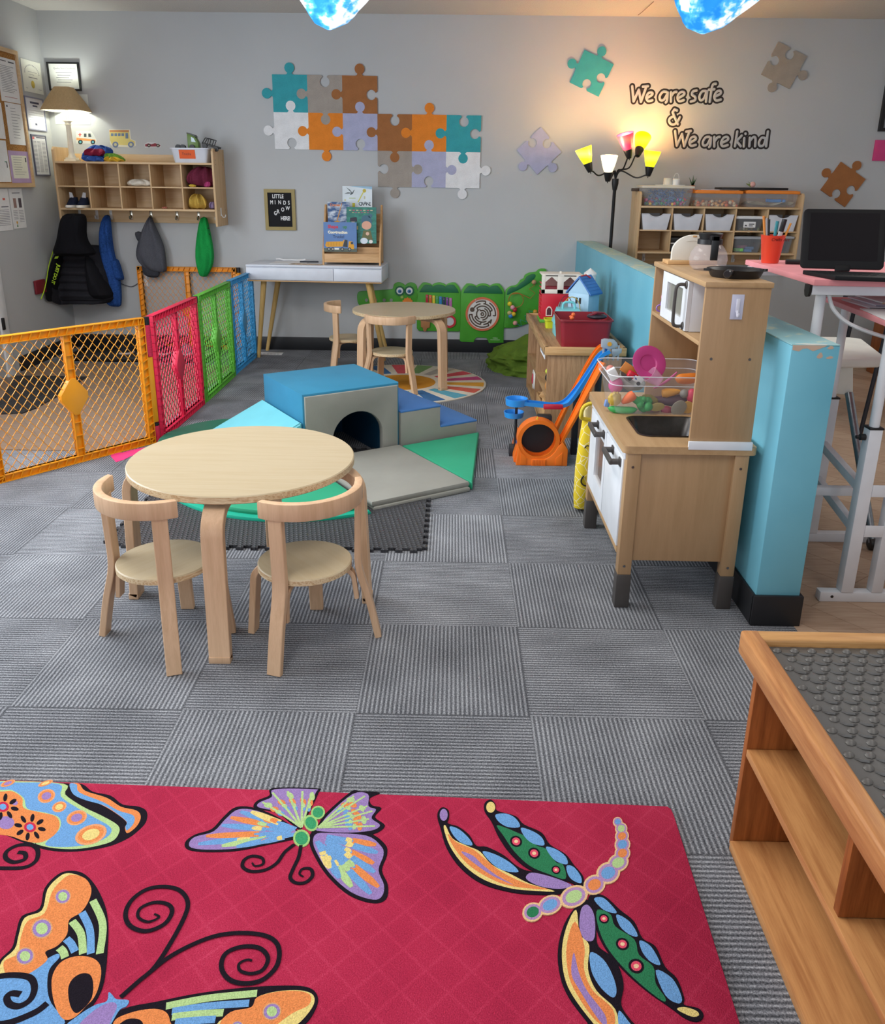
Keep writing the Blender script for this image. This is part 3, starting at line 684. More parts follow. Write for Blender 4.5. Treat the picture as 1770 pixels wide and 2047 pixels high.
for c, r_ in (((318, 640), 38), ((212, 802), 50), ((127, 942), 44), ((1375, 1222), 44), ((1200, 1300), 30)):
    c = c6(c)[0]; r_ *= .4; el('d6a070', c, r_*1.1, r_, -30); lay(); el(PU, c, r_*.95, r_*.85, -30); lay(); el(LG, c, r_*.6, r_*.58, -30)
for a_, c_, d_2, cc in (((470, 660), (520, 780), (505, 930), LG), ((415, 720), (455, 810), (460, 930), BB), ((365, 765), (410, 830), (420, 930), LG), ((335, 855), (360, 880), (380, 920), BB), ((300, 900), (320, 920), (330, 950), LG)): stroke(cc, c6(a_, c_, d_2), .013)
for a_, c_, d_2, cc in (((840, 1195), (1050, 1155), (1300, 1130), LG), ((870, 1222), (1050, 1195), (1260, 1180), BB), ((870, 1250), (1000, 1235), (1130, 1228), LG), ((885, 1278), (980, 1268), (1090, 1262), BB)): stroke(cc, c6(a_, c_, d_2), .013)
stroke(KK, c6((-40, 1050), (60, 1038), (150, 1050), (175, 1100), (155, 1160), (100, 1195), (50, 1185), (35, 1150), (60, 1130), (105, 1135)), .011)
stroke(KK, c6((240, 1180), (180, 1225), (60, 1275), (-20, 1290)), .012)
lay(); lay(); rp(BB, c6((330, 1310), (400, 1240), (480, 1190), (540, 1170), (550, 1125), (570, 1140), (590, 1160), (650, 1165), (640, 1195), (605, 1215), (560, 1290), (540, 1310)))
lay(); rp(PU, c6((400, 1300), (460, 1230), (520, 1190), (570, 1175), (592, 1195), (570, 1250), (530, 1305)))
stroke(KK, c6((610, 1150), (700, 1070), (780, 1000), (860, 880), (930, 750), (950, 670), (910, 610), (830, 590), (740, 605), (665, 660), (635, 730), (660, 790), (740, 815), (830, 780), (870, 720), (850, 680), (780, 670), (710, 700), (700, 745), (750, 768), (805, 745), (780, 728)), .0085, True, True)
stroke(KK, c6((750, 1030), (850, 950), (980, 880), (1110, 835), (1250, 825), (1360, 845), (1410, 900), (1400, 990), (1330, 1060), (1240, 1080), (1160, 1060), (1120, 1000), (1140, 930), (1220, 895), (1310, 900), (1355, 950), (1330, 1010), (1270, 1030), (1215, 1015), (1210, 980), (1250, 960), (1275, 965)), .0085, True, True)
# --- dragonfly
lay()
rp(KK, c7((905, 525), (820, 525), (720, 515), (600, 480), (510, 415), (450, 330), (425, 250), (410, 195), (420, 165), (438, 158), (458, 172), (460, 200), (455, 225), (500, 240), (545, 275), (575, 320), (620, 325), (690, 360), (745, 405), (790, 425), (880, 440), (985, 490), (960, 515)))
rp(KK, c7((1020, 495), (960, 470), (880, 450), (790, 415), (720, 355), (670, 285), (640, 220), (610, 175), (610, 140), (635, 125), (655, 145), (662, 172), (740, 195), (775, 230), (850, 265), (885, 315), (950, 355), (985, 400), (1025, 450)))
rp(KK, c7((1000, 570), (945, 650), (918, 760), (928, 870), (965, 960), (1040, 1060), (1080, 1110), (1290, 1130), (1230, 1060), (1185, 990), (1195, 900), (1160, 800), (1090, 745), (1080, 680), (1075, 610), (1050, 550)))
rp(KK, c7((1045, 545), (1075, 525), (1120, 535), (1180, 590), (1240, 640), (1275, 710), (1330, 745), (1370, 830), (1420, 880), (1450, 960), (1450, 990), (1510, 1005), (1532, 1035), (1510, 1060), (1460, 1050), (1390, 1000), (1290, 930), (1190, 840), (1110, 740), (1070, 640)))
lay()
for a_ in (((905, 512), (820, 510), (720, 500), (610, 465), (525, 405), (465, 325), (438, 250), (445, 235), (475, 290), (540, 322), (590, 345), (640, 400), (720, 440), (800, 480)),): rp(YE, c7(*a_))
rp(YE, c7((995, 590), (955, 660), (935, 760), (945, 870), (982, 955), (1060, 1060), (1110, 1110), (1170, 1100), (1160, 1010), (1080, 930), (1045, 840), (1050, 740), (1010, 690)))
lay(); rp(OO, c7((880, 505), (720, 490), (620, 452), (535, 395), (475, 320), (455, 270), (490, 305), (560, 335), (610, 375), (680, 430), (780, 478)))
rp(OO, c7((990, 640), (955, 740), (962, 860), (1000, 950), (1080, 1060), (1150, 1090), (1150, 1010), (1065, 930), (1028, 840), (1030, 745)))
lay(); rp(PU, c7((730, 485), (640, 445), (560, 390), (510, 345), (560, 362), (600, 400), (660, 445)))
rp(PU, c7((985, 770), (975, 860), (1010, 930), (1080, 1040), (1120, 1080), (1115, 1030), (1040, 930), (1005, 850)))
rp(PU, c7((785, 460), (800, 435), (850, 440), (930, 465), (978, 490), (920, 502), (840, 490))); rp(PU, c7((1010, 620), (1020, 580), (1045, 570), (1070, 610), (1075, 680), (1065, 720), (1030, 715), (1010, 670)))
rp(DG, c7((950, 460), (880, 440), (800, 405), (735, 345), (690, 280), (660, 235), (700, 245), (740, 262), (790, 285), (830, 320), (870, 335), (910, 390), (940, 400)))
rp(DG, c7((1085, 590), (1140, 610), (1160, 660), (1240, 715), (1260, 780), (1320, 830), (1330, 900), (1370, 960), (1360, 975), (1280, 915), (1190, 830), (1120, 740), (1085, 650)))
for a_ in (((462, 240), (500, 250), (540, 285), (558, 318), (515, 310), (480, 280)), ((600, 345), (650, 355), (715, 390), (752, 430), (690, 425), (640, 395)), ((655, 190), (700, 185), (740, 205), (758, 240), (710, 242), (670, 220)), ((762, 245), (810, 258), (850, 285), (860, 318), (815, 312), (780, 285)), ((868, 325), (910, 335), (950, 365), (958, 398), (915, 388), (885, 360)), ((955, 405), (985, 410), (1015, 450), (1015, 478), (980, 465), (960, 440)),
           ((1070, 545), (1110, 540), (1160, 590), (1160, 605), (1110, 590)), ((1165, 610), (1220, 640), (1255, 700), (1220, 695), (1180, 660)), ((1262, 720), (1310, 745), (1350, 820), (1310, 810), (1275, 770)), ((1330, 845), (1400, 880), (1440, 960), (1425, 985), (1370, 950)), ((1055, 770), (1110, 800), (1150, 870), (1165, 930), (1150, 960), (1100, 920), (1060, 850)), ((1175, 1015), (1215, 1060), (1250, 1110), (1180, 1090))): rp(BB, c7(*a_))
el(PU, c7((437, 190))[0], 8, 12); el(YE, c7((635, 158))[0], 9, 11); rp(YE, c7((1420, 1010), (1450, 1000), (1500, 1015), (1512, 1035), (1480, 1040)))
lay()
for c, r_ in (((742, 302), 20), ((818, 352), 20), ((910, 422), 15), ((1112, 628), 17), ((1190, 735), 22), ((1248, 828), 26)):
    c = c7(c)[0]; el(KK, c, r_*.62, r_*.55, 30); lay(); el('e0506a', c, r_*.42, r_*.38, 30); lay(); el('f0c8a0', c, r_*.2, r_*.17)
body = [((812, 600), 45, 42, DG, BB), ((885, 570), 55, 42, BB, BB), ((985, 535), 62, 48, LG, LG), ((1072, 485), 48, 44, OO, OO), ((1130, 435), 52, 48, BB, BB), ((1172, 392), 46, 40, LG, LG), ((1190, 352), 34, 34, OO, OO), ((1190, 315), 34, 34, BB, BB), ((1188, 280), 30, 30, OO, OO), ((1185, 248), 26, 28, LG, LG), ((1170, 220), 20, 22, BB, BB)]
for c, rx, ry, a_, b_ in body: el('e6bf8e', c7(c)[0], rx*.474, ry*.45, -25)
lay()
for c, rx, ry, a_, b_ in body: el('b28ab8', c7(c)[0], rx*.39, ry*.37, -25)
lay()
for c, rx, ry, a_, b_ in body: el(a_, c7(c)[0], rx*.28, ry*.25, -25)
tag(rug.obj('butterfly_rug'), 'red rug with butterflies and a dragonfly in the foreground', 'rug')
# ================= sunburst rug under the far table
b = MB(cloth('d9d0c0', 300, .1)); cx, cy, R = -.335, 5.57, .575
b.lathe([(0, 0), (R, 0), (R, .006), (R-.004, .008), (0, .008)], (cx, cy, 0), 64)
cols = ['c9525a', '6f8f5a', 'a9a196', 'c9525a', 'b84a78', 'd39a3c', 'c96050', '5fa3b8', '3f6a9a', '6f8f5a', 'd39a3c', 'c9525a', 'b84a78', '5fa3b8', 'd9a23c', '6f8f5a', 'c96050', '3f6a9a']
n = len(cols)
for i, c in enumerate(cols):
    a0 = radians(96-i*20); w = radians(5.6+random.random()*1.2); r0 = .265+.03*random.random()
    b.use(cloth(c, 300, .15)).prism([(cx+r0*cos(a0+w*.9), cy+r0*sin(a0+w*.9)), (cx+r0*cos(a0-w*.9), cy+r0*sin(a0-w*.9))]+[(cx+(R-.015)*cos(a0+w*q), cy+(R-.015)*sin(a0+w*q)) for q in (-1, -.5, 0, .5, 1)], .007, .0088)
b.use(cloth('c98a2e', 300, .15)).lathe([(0, .007), (.225, .007), (.225, .0088), (0, .0088)], (cx, cy, 0), 40)
tag(b.obj('sunburst_rug'), 'round sunburst rug with coloured rays under the far table', 'rug')
# ================= low oak activity table at the right front
t = thing('activity_table', 'oak activity table with shelves and grey textured top at the right foreground', 'table', (.95, .9, 0))
tx0, tx1, ty0, ty1, TH = .572, 1.62, -.35, 1.432, .505
def rimmat(): return oak
b = MB(oak, oakx)
b.use(oak).box((tx0, ty0, TH-.05), (tx0+.036, ty1, TH), .006, 3).box((tx1-.036, ty0, TH-.05), (tx1, ty1, TH), .006, 3)
b.use(oakx).box((tx0+.002, ty1-.036, TH-.05), (tx1-.002, ty1, TH-.0005), .006, 3).box((tx0, ty0, TH-.05), (tx1, ty0+.036, TH), .006, 3)
b.obj('rim', t)
def bubble_mat():
    m, n = base('grey_tread_rubber', '5c5a58', .38, 0, .5)
    return m
gm = bubble_mat()
b = MB(gm); b.box((tx0+.03, ty0+.03, TH-.04), (tx1-.03, ty1-.03, TH-.016), .001)
# raised tread: domed studs with curved tails in diagonal rows
sx_, sy_ = .033, .030; i = 0
for r in range(32):
    for c in range(31):
        x = tx0+.055+c*sx_+(r % 2)*sx_*.5; y = ty1-.05-r*sy_
        if x > tx1-.06 or y < .55: continue
        q = bmesh.new(); bmesh.ops.create_uvsphere(q, u_segments=8, v_segments=5, radius=1)
        for v in q.verts: v.co = Vector((v.co.x*.0105, v.co.y*.0085, max(0, v.co.z)*.0055))
        b.take(q, Matrix.Translation((x, y, TH-.0165)) @ Matrix.Rotation(radians(40), 4, 'Z'))
        pth = [(x+.006, y-.008, TH-.0155), (x+.013, y-.014, TH-.0145), (x+.023, y-.016, TH-.0145), (x+.033, y-.012, TH-.0165)]
        b.tube(pth, [.002, .0035, .0032, .0012], 5)
b.obj('textured_top', t)
bx0 = .606; bx1 = 1.40
b = MB(oakz); b.box((bx0, ty1-.03, 0), (bx1, ty1-.012, TH-.05), .002); b.obj('end_panel', t)
b = MB(oakz); b.box((bx0+.006, 1.0, .252), (bx1-.31, 1.018, TH-.05), .002); b.obj('divider', t)
b = MB(oak); b.box((bx0-.006, ty0+.05, 0), (bx1, ty1-.0305, .022), .002); b.obj('bottom_shelf', t)
b = MB(oak); b.box((bx0, ty0+.07, .234), (bx1-.31, ty1-.0305, .251), .002); b.obj('middle_shelf', t)
b = MB(oakz); b.box((bx1-.309, ty0+.05, .022), (bx1-.29, ty1-.0305, TH-.05), .002); b.obj('back_panel', t)
b = MB(oakz); b.box((bx0, ty0+.05, .022), (bx1, ty0+.07, TH-.05), .002); b.obj('end_panel', t)
# ================= play kitchen against the half wall
kx0, kx1, ky0, ky1 = .55, .928, 2.437, 3.13
t = thing('play_kitchen', 'birch and white toy kitchen with sink and oven against the blue half wall', 'toy kitchen', (.74, 2.78, 0))
dgrey = plastic('4a4644', .45); wht = plastic('e4e8ee', .4)
for x in (kx0, kx1-.044):
    for y in (ky0, ky1-.04):
        b = MB(maplez); b.box((x, y, .119), (x+.044, y+.04, .535), .003); lg = b.obj('leg', t)
        b = MB(dgrey); b.box((x-.002, y-.002, 0), (x+.046, y+.042, .12), .003); b.obj('foot', lg, 'dark grey foot')
b = MB(maplez); b.box((kx0+.04, ky0+.012, .166), (kx1-.04, ky0+.024, .535), .001); b.box((kx0+.04, ky1-.024, .166), (kx1-.04, ky1-.012, .535), .001)
b.use(maple).box((kx0+.012, ky0+.02, .166), (kx1-.01, ky1-.02, .18), .001).box((kx1-.012, ky0+.02, .17), (kx1-.004, ky1-.02, .535), .001); b.obj('carcass', t)
b = MB(maple); b.box((kx0-.002, ky0+.04, .180), (kx0+.012, ky1-.04, .2), .002); b.obj('front_rail', t)
b = MB(wht); b.box((kx0-.003, ky0+.02, .507), (kx0+.012, ky1-.03, .535), .002); b.obj('top_strip', t)
b = MB(wht); b.box((kx0-.004, ky0+.0405, .203), (kx0+.012, 2.765, .504), .002); dr = b.obj('cupboard_door', t)
b = MB(wht); y0, y1, z0, z1 = 2.770, ky1-.041, .203, .504
b.ring([(y0, z0), (y1, z0), (y1, z1), (y0, z1)], [(y0+.035, .275), (y1-.125, .275), (y1-.125, .452), (y0+.035, .452)], kx0-.004, kx0+.012, 'yz'); ov = b.obj('oven_door', t)
b = MB(clear('c9b5a8', .25, .1)); b.box((kx0+.002, y0+.03, .27), (kx0+.005, y1-.12, .457), 0); b.obj('oven_window', ov)
b = MB(plastic('e06a3c', .5)); b.box((kx0+.05, y0+.005, .33), (kx1-.06, y1-.01, .338), .001); b.obj('oven_rack', t, 'orange oven rack')
def pull(parent, y0, y1, z):
    b = MB(dgrey); xo = kx0-.042
    b.box((xo, y0, z-.008), (xo+.012, y1, z+.010), .004, 3)
    for y in (y0, y1-.02): b.box((xo+.008, y, z-.007), (kx0-.004, y+.02, z+.009), .003); b.box((kx0-.009, y-.004, z-.013), (kx0-.004, y+.024, z+.015), .002)
    b.obj('handle', parent, 'dark grey bar handle')
pull(dr, 2.50, 2.645, .482); pull(ov, 2.80, 2.945, .482)
# worktop with sink opening
sx0, sx1, sy0, sy1 = .612, .845, 2.545, 2.775
outer = rrect(kx0-.014, ky0-.004, kx1+.022, ky1+.004, .018, 5); inner = rrect(sx0, sy0, sx1, sy1, .035, 5)
b = MB(maple, edge); b.ring(outer, inner, .535, .559); b.obj('worktop', t)
sink = plastic('39383a', .3)
b = MB(metal('5c5a5a', .35))
rings = [(rrect(sx0-.008, sy0-.008, sx1+.008, sy1+.008, .04, 5), .5615), (rrect(sx0-.002, sy0-.002, sx1+.002, sy1+.002, .037, 5), .5625), (rrect(sx0+.003, sy0+.003, sx1-.003, sy1-.003, .034, 5), .558), (rrect(sx0+.02, sy0+.02, sx1-.02, sy1-.02, .03, 5), .488), (rrect(sx0+.035, sy0+.035, sx1-.035, sy1-.035, .025, 5), .482)]
V = [(x, y, z) for r, z in rings for x, y in r]; n = len(rings[0][0]); f = [(i*n+j, i*n+(j+1) % n, (i+1)*n+(j+1) % n, (i+1)*n+j) for i in range(4) for j in range(n)]+[tuple(range(4*n, 5*n))]
b.faces(V, f); b.obj('sink', t, 'dark metal sink basin')
# tower
ux = .737
b = MB(maplez); b.box((ux, ky0+.003, .56), (kx1, ky0+.016, 1.048), .002); b.obj('side_panel', t); b = MB(maplez); b.box((ux, 3.068, .56), (kx1, 3.081, 1.048), .002); b.obj('side_panel', t)
b = MB(maple); b.box((ux-.004, ky0-.002, 1.046), (kx1+.004, 3.086, 1.062), .002); b.obj('top_panel', t)
b = MB(maple); b.box((ux, ky0+.016, .872), (kx1, 3.068, .885), .001); b.obj('shelf', t)
b = MB(maplez); b.box((kx1-.008, 2.64, .575), (kx1-.002, 3.068, .872), 0).box((kx1-.008, ky0+.016, .885), (kx1-.002, 3.068, 1.046), 0); b.obj('back_panel', t)
b = MB(wht); b.box((ux-.003, ky0-.006, .552), (kx1+.002, ky0-.0045, .578), .0005).box((ux-.003, ky0-.006, .559), (kx1+.002, ky0+.003, .578), .001); b.obj('bracket', t, 'white bracket')
scr = metal('8f9296', .3)
b = MB(scr)
for x, z in ((.775, .835), (.89, .835), (.57, .49), (.57, .15), (.905, .49), (.905, .15)): b.take((lambda q: (bmesh.ops.create_cone(q, cap_ends=True, segments=12, radius1=.0045, radius2=.004, depth=.002), q)[1])(bmesh.new()), Matrix.Translation((x, ky0+(.0025 if z > .8 else -.0008), z)) @ Matrix.Rotation(pi/2, 4, 'X'))
b.obj('screw', t, 'small metal screws')
# microwave
t2 = t
b = MB(wht); b.box((.748, 2.612, .886), (.90, 2.94, 1.045), .002); mw = b.obj('microwave', t, 'white toy microwave')
b = MB(wht); y0, y1, z0, z1 = 2.612, 2.94, .888, 1.043
b.ring([(y0, z0), (y1, z0), (y1, z1), (y0, z1)], [(2.675, .922), (2.875, .922), (2.875, 1.014), (2.675, 1.014)], .735, .748, 'yz'); b.obj('microwave_door', mw)
b = MB(plastic('8c8a84', .15)); b.box((.742, 2.67, .918), (.7475, 2.88, 1.018), 0); b.obj('microwave_window', mw, 'grey microwave window')
b = MB(dgrey); yh = 2.637; b.tube(spl([(.734, yh, 1.030), (.715, yh, 1.031), (.704, yh, 1.022), (.702, yh, .99), (.702, yh, .94), (.704, yh, .908), (.715, yh, .900), (.734, yh, .901)], False, 4), .0055, 8)
for z in (1.030, .901): b.lathe([(0, -.004), (.013, -.004), (.013, 0), (.010, .003), (0, .003)], (.7335, yh, z), 14, Matrix.Rotation(-pi/2, 4, 'Y'))
b.obj('microwave_handle', mw, 'dark grey microwave handle')
# adhesive hook on the side
t = thing('adhesive_hook', 'white adhesive hook stuck on the side of the toy kitchen tower', 'hook', (.833, ky0+.001, .953))
lil = plastic('c9cbe0', .35)
b = MB(lil); b.box((.815, ky0, .954), (.851, ky0+.003, 1.027), .001).obj('plate', t); b = MB(plastic('dfe0ee', .3)); b.box((.8275, ky0-.006, .975), (.8385, ky0, 1.015), .002).tube(spl([(.833, ky0-.004, .98), (.833, ky0-.01, .968), (.833, ky0-.015, .966), (.833, ky0-.017, .974)], False, 4), .004, 8).obj('hook_arm', t)
# cups beside the microwave
for (x, y, z, c, lab) in ((.77, 2.985, .885, '9a74c8', 'purple toy cup beside the toy microwave'), (.785, 2.985, .925, 'e58ab0', 'pink toy cup stacked in the purple cup by the toy microwave')):
    t = thing('toy_cup', lab, 'cup', (x, y, z)); b = MB(plastic(c)); b.lathe([(0, .001), (.018, .001), (.026, .042), (.028, .043), (.024, .042), (.016, .004), (0, .004)], (x, y, z), 20); b.obj('bowl', t)
    b = MB(plastic(c)); b.tube([(x-.024-.014*sin(q), y, z+.022+.012*cos(q)) for q in [j/8*pi for j in range(9)]], .0028, 6); b.obj('handle', t)
# on top: pan, coffee pot, arched white board on wooden base
t = thing('frying_pan', 'black toy frying pan on top of the toy kitchen', 'pan', (.90, 2.60, 1.062)); px, py, pz = .865, 2.585, 1.062
b = MB(black); b.lathe([(0, 0), (.070, 0), (.074, .004), (.083, .024), (.086, .025), (.081, .022), (.070, .006), (0, .006)], (px, py, pz), 40)
for s in (-1, 1): b.prism([(px+s*.078, py-.012), (px+s*.098, py), (px+s*.078, py+.012)], pz+.018, pz+.025)
b.obj('body', t); b = MB(plastic('222225', .3)); b.tube(spl([(px-.035, py-.065, pz+.018), (px-.050, py-.092, pz+.02), (px-.062, py-.114, pz+.018)], False, 4), [.010]*4+[.012]*4+[.010], 10); b.obj('handle', t)
t = thing('coffee_pot', 'clear round toy coffee pot with a black handle on top of the toy kitchen', 'coffee pot', (.845, 2.88, 1.062)); px, py = .842, 2.80
b = MB(clear('d8ccd0', .28, .08)); b.lathe([(0, 0), (.044, 0), (.058, .014), (.062, .034), (.058, .056), (.046, .074), (.036, .083)], (px, py, 1.062), 32); b.obj('glass', t)
b = MB(black); b.lathe([(.037, .082), (.040, .083), (.040, .098), (.034, .10), (.039, .116), (.037, .118), (.031, .102), (.031, .082)], (px, py, 1.0622), 28); b.obj('lid', t)
b = MB(black); b.box((px-.013, py-.068, 1.062+.036), (px+.010, py-.058, 1.062+.112), .002).box((px-.013, py-.068, 1.158), (px+.010, py-.030, 1.174), .002); b.obj('handle', t)
t = thing('arched_board', 'white round-topped board on a wooden base behind the toy coffee pot', 'toy', (.83, 3.0, 1.062))
b = MB(pine); b.box((.752, 2.965, 1.0625), (.925, 3.045, 1.076), .002).obj('base', t)
b = MB(offwhite); b.prism([(.768, 1.076)]+[(.843+.075*cos(pi-q), 1.105+.058*sin(q)) for q in [j/18*pi for j in range(19)]]+[(.918, 1.076)], 2.985, 2.999, 'xz', .002)
b.tube([(.843+.04*cos(q), 2.984, 1.135+.008*sin(q)) for q in [pi*.25+j/8*pi*.5 for j in range(9)]], .001, 5); b.obj('arch', t); b = MB(pine); b.box((.836, 2.983, 1.155), (.850, 2.9855, 1.161), .0005).obj('tab', t)
# ---- storage bin of toy food
t = thing('storage_bin', 'clear plastic bin full of toy food on the toy kitchen worktop', 'bin', (.73, 2.92, .56))
def shell(b, rs, close=True):
    n = len(rs[0][0]); V = [(x, y, z) for r, z in rs for x, y in r]; k = len(rs)
    b.faces(V, [(i*n+j, i*n+(j+1) % n, (i+1)*n+(j+1) % n, (i+1)*n+j) for i in range(k-1) for j in range(n)]+([tuple(range(n))] if close else []))
bn = clear('e6e8f0', .13, .2)
b = MB(bn); shell(b, [(rrect(.585, 2.80, .895, 3.03, .03), .5605), (rrect(.577, 2.79, .903, 3.04, .035), .566), (rrect(.555, 2.760, .909, 3.05, .04), .672), (rrect(.545, 2.748, .912, 3.055, .042), .674), (rrect(.540, 2.742, .914, 3.058, .045), .708)]); b.obj('body', t)
b = MB(clear('f2f4fa', .6, .2)); b.tube([(x, y, .708) for x, y in rrect(.540, 2.742, .914, 3.058, .045)], .0022, 6, True).tube([(x, y, .674) for x, y in rrect(.548, 2.752, .911, 3.053, .042)], .0016, 6, True); b.obj('rim', t)
def at(u, v, y): return ony(u, v, y)
def q_(x, y): return (1180+x*.13559, 680+y*.13559)      # a close look at the bin
def food(name, lab, fn, cat='toy food'):
    b = MB(); fn(b); return tag(b.obj(name), lab, cat, None)
def P_(x, y, yy): u, v = q_(x, y); return at(u, v, yy)
def fdef(name, lab, c, kind, x, y, yy, rx, rz, ry=None, rot=0):
    p = P_(x, y, yy); R = Matrix.Rotation(radians(rot), 4, 'Y'); ry = ry or min(rx, rz)
    b = MB(plastic(c, .5))
    if kind == 'ball': b.ball(p, (rx, ry, rz), R)
    elif kind == 'bumpy':
        b.ball(p, (rx, ry, rz), R, 22, 14)
        for v in b.bm.verts: d = v.co-p; v.co += d.normalized()*.0022*(sin(d.x*520)*sin(d.z*520)+sin(d.y*430))
    elif kind == 'carrot': b.lathe([(0, -rx), (rz*.35, -rx*.93), (rz*.75, -rx*.3), (rz, rx*.5), (rz*.8, rx*.9), (0, rx)], p, 18, R @ Matrix.Rotation(pi/2, 4, 'Y'))
    elif kind == 'pod': b.tube([p+R @ Vector((rx*(j/5-1), 0, -.006*(1-(j/5-1)**2))) for j in range(11)], [max(.002, rz*sqrt(max(0, 1-(abs(j/5-1))**3))) for j in range(11)], 12)
    elif kind == 'broccoli':
        b.tube([p+Vector((-rx, 0, rz*.6)), p], [.012, .016], 10)
        for i in range(9): b.ball(p+Vector((rx*.5*cos(i*2.4)+.008, .008*sin(i), rz*.55*sin(i*2.4))), .011+.003*(i % 3), None, 10, 6)
    elif kind == 'slice': b.prism(circ(0, 0, rx, 22, rz), -.004, .004, 'xz', .002, M=Matrix.Translation(p) @ R)
    elif kind == 'box': b.box((-rx, -ry, -rz), (rx, ry, rz), .002, M=Matrix.Translation(p) @ R)
    return tag(b.obj(name), lab, cat='toy food' if name.startswith('toy') else 'toy')
yf = 2.818
fdef('toy_pineapple', 'mustard toy pineapple in the front left corner of the clear bin', 'c2a240', 'bumpy', 365, 865, yf+.012, .022, .024)
fdef('toy_carrot', 'orange toy carrot tip beside the mustard pineapple in the bin', 'f2702e', 'carrot', 565, 860, yf+.008, .028, .019, rot=-38)
fdef('toy_pea_pod', 'long green toy pea pod at the bottom front of the bin', '3fae5a', 'pod', 480, 1008, yf+.006, .052, .0135, rot=2)
fdef('toy_broccoli', 'green toy broccoli at the bottom of the bin', '2f9a4a', 'broccoli', 765, 935, yf+.01, .03, .03)
fdef('toy_cookie', 'speckled toy cookie above the broccoli in the bin', '9a8a3c', 'bumpy', 880, 875, yf+.045, .032, .016, .006, 18)
fdef('toy_potato_chip', 'tan round toy slice right of the broccoli', 'a8924a', 'slice', 990, 985, yf+.004, .026, .015, rot=-12)
fdef('toy_eggplant', 'dull purple toy eggplant behind the slices in the bin', '6a4a58', 'carrot', 1180, 890, yf+.06, .062, .024, rot=4)
fdef('toy_corn', 'yellow orange toy corn cob lying high in the bin', 'eca43a', 'carrot', 1195, 770, yf+.05, .034, .017, rot=172)
fdef('toy_bread', 'grey brown toy bread slice at the bottom of the bin', '8f8778', 'slice', 1310, 1000, yf+.002, .030, .024, rot=-50)
fdef('toy_cheese', 'amber toy cheese slice beside the grey brown bread', 'd2a040', 'slice', 1440, 990, yf+.012, .022, .022)
fdef('toy_tomato', 'red toy tomato at the bottom of the bin', 'a83a52', 'ball', 1130, 1035, yf+.03, .02, .016)
fdef('toy_strawberry', 'pink red toy strawberry at the right side of the bin', 'd8365a', 'ball', 1500, 820, yf+.03, .018, .026)
fdef('toy_radish', 'magenta toy radish at the left side of the bin', 'd0508a', 'ball', 380, 660, yf+.05, .026, .03)
fdef('toy_mushroom', 'grey toy mushroom beside the pink red strawberry', '8e8a84', 'ball', 1390, 790, yf+.035, .016, .016)
fdef('toy_orange_fish', 'orange toy piece with a black end lying high on the right of the bin', 'e8842e', 'pod', 1440, 545, yf+.12, .045, .02, rot=-6)
fdef('toy_apple', 'salmon toy apple at the far left of the bin', 'd88a7c', 'ball', 300, 430, yf+.13, .016, .016)
fdef('toy_carton', 'white toy carton at the left of the bin', 'eef0f2', 'box', 335, 500, yf+.04, .016, .02, .012, -30)
fdef('toy_blue_brick', 'pale blue toy piece in the bottom left corner of the bin', '7c98d0', 'box', 250, 930, yf+.03, .008, .012, .01, 10)
fdef('toy_beet', 'maroon toy beet at the bottom of the bin left of the red tomato', '8c3a4c', 'ball', 950, 1030, yf+.04, .018, .014)
# plate, bowl, van and cup on the heap
p = P_(845, 350, yf+.09); R = Matrix.Rotation(radians(12), 4, 'Z') @ Matrix.Rotation(radians(62), 4, 'X')
b = MB(plastic('c9488c', .35)); b.lathe([(0, .003), (.030, .003), (.034, .008), (.062, .015), (.063, .017), (.060, .018), (.032, .012), (.028, .007), (0, .007)], p, 40, R)
tag(b.obj('toy_plate'), 'magenta toy plate standing in the clear bin', 'plate')
p = P_(610, 600, yf+.07); b = MB(plastic('9aa09c', .4)); b.lathe([(0, -.03), (.02, -.03), (.045, -.008), (.05, .012), (.047, .012), (.04, -.006), (.018, -.026), (0, -.026)], p, 30, Matrix.Rotation(radians(20), 4, 'Y') @ Matrix.Rotation(radians(18), 4, 'X')); tag(b.obj('toy_bowl'), 'grey green toy bowl tilted under the red toy van in the bin', 'bowl')
p = P_(960, 560, yf+.035); b = MB(clear('f0b8d8', .45, .3)); b.lathe([(0, -.02), (.02, -.02), (.03, .025), (.028, .025), (.018, -.017), (0, -.017)], p, 24, Matrix.Rotation(radians(-55), 4, 'Y')); tag(b.obj('toy_tumbler'), 'translucent pink tumbler lying against the magenta plate', 'cup')
p = P_(650, 540, yf+.03); t = thing('toy_van', 'red and white toy van lying on the heap in the clear bin', 'toy vehicle', p); M = Matrix.Translation(p) @ Matrix.Rotation(radians(28), 4, 'Y')
b = MB(plastic('d8203a', .3)); b.box((-.026, -.012, -.010), (.01, .014, .014), .005, 3, M=M).obj('cab', t)
b = MB(plastic('e8eaec', .35)); b.box((-.004, -.013, -.012), (.034, .015, .010), .004, 3, M=M).obj('body', t)
b = MB(plastic('2d5aa0', .4)); b.tube([M @ Vector((-.006, -.014, .004)), M @ Vector((.008, -.015, -.003))], .0025, 6).obj('blue_bar', t, 'blue bar')
for x in (-.014, .022): b = MB(black); b.lathe([(0, -.003), (.007, -.003), (.007, .003), (0, .003)], (0, 0, 0), 14, M @ Matrix.Translation((x, -.014, -.012)) @ Matrix.Rotation(pi/2, 4, 'X')); b.obj('wheel', t)
p = P_(580, 440, yf+.07); b = MB(plastic('d88a3c', .5), paper); b.box((-.03, -.002, -.018), (.03, .002, .018), .001, M=Matrix.Translation(p) @ Matrix.Rotation(radians(32), 4, 'Y')); tag(b.obj('toy_menu_card'), 'orange toy food card behind the red toy van', 'toy food')
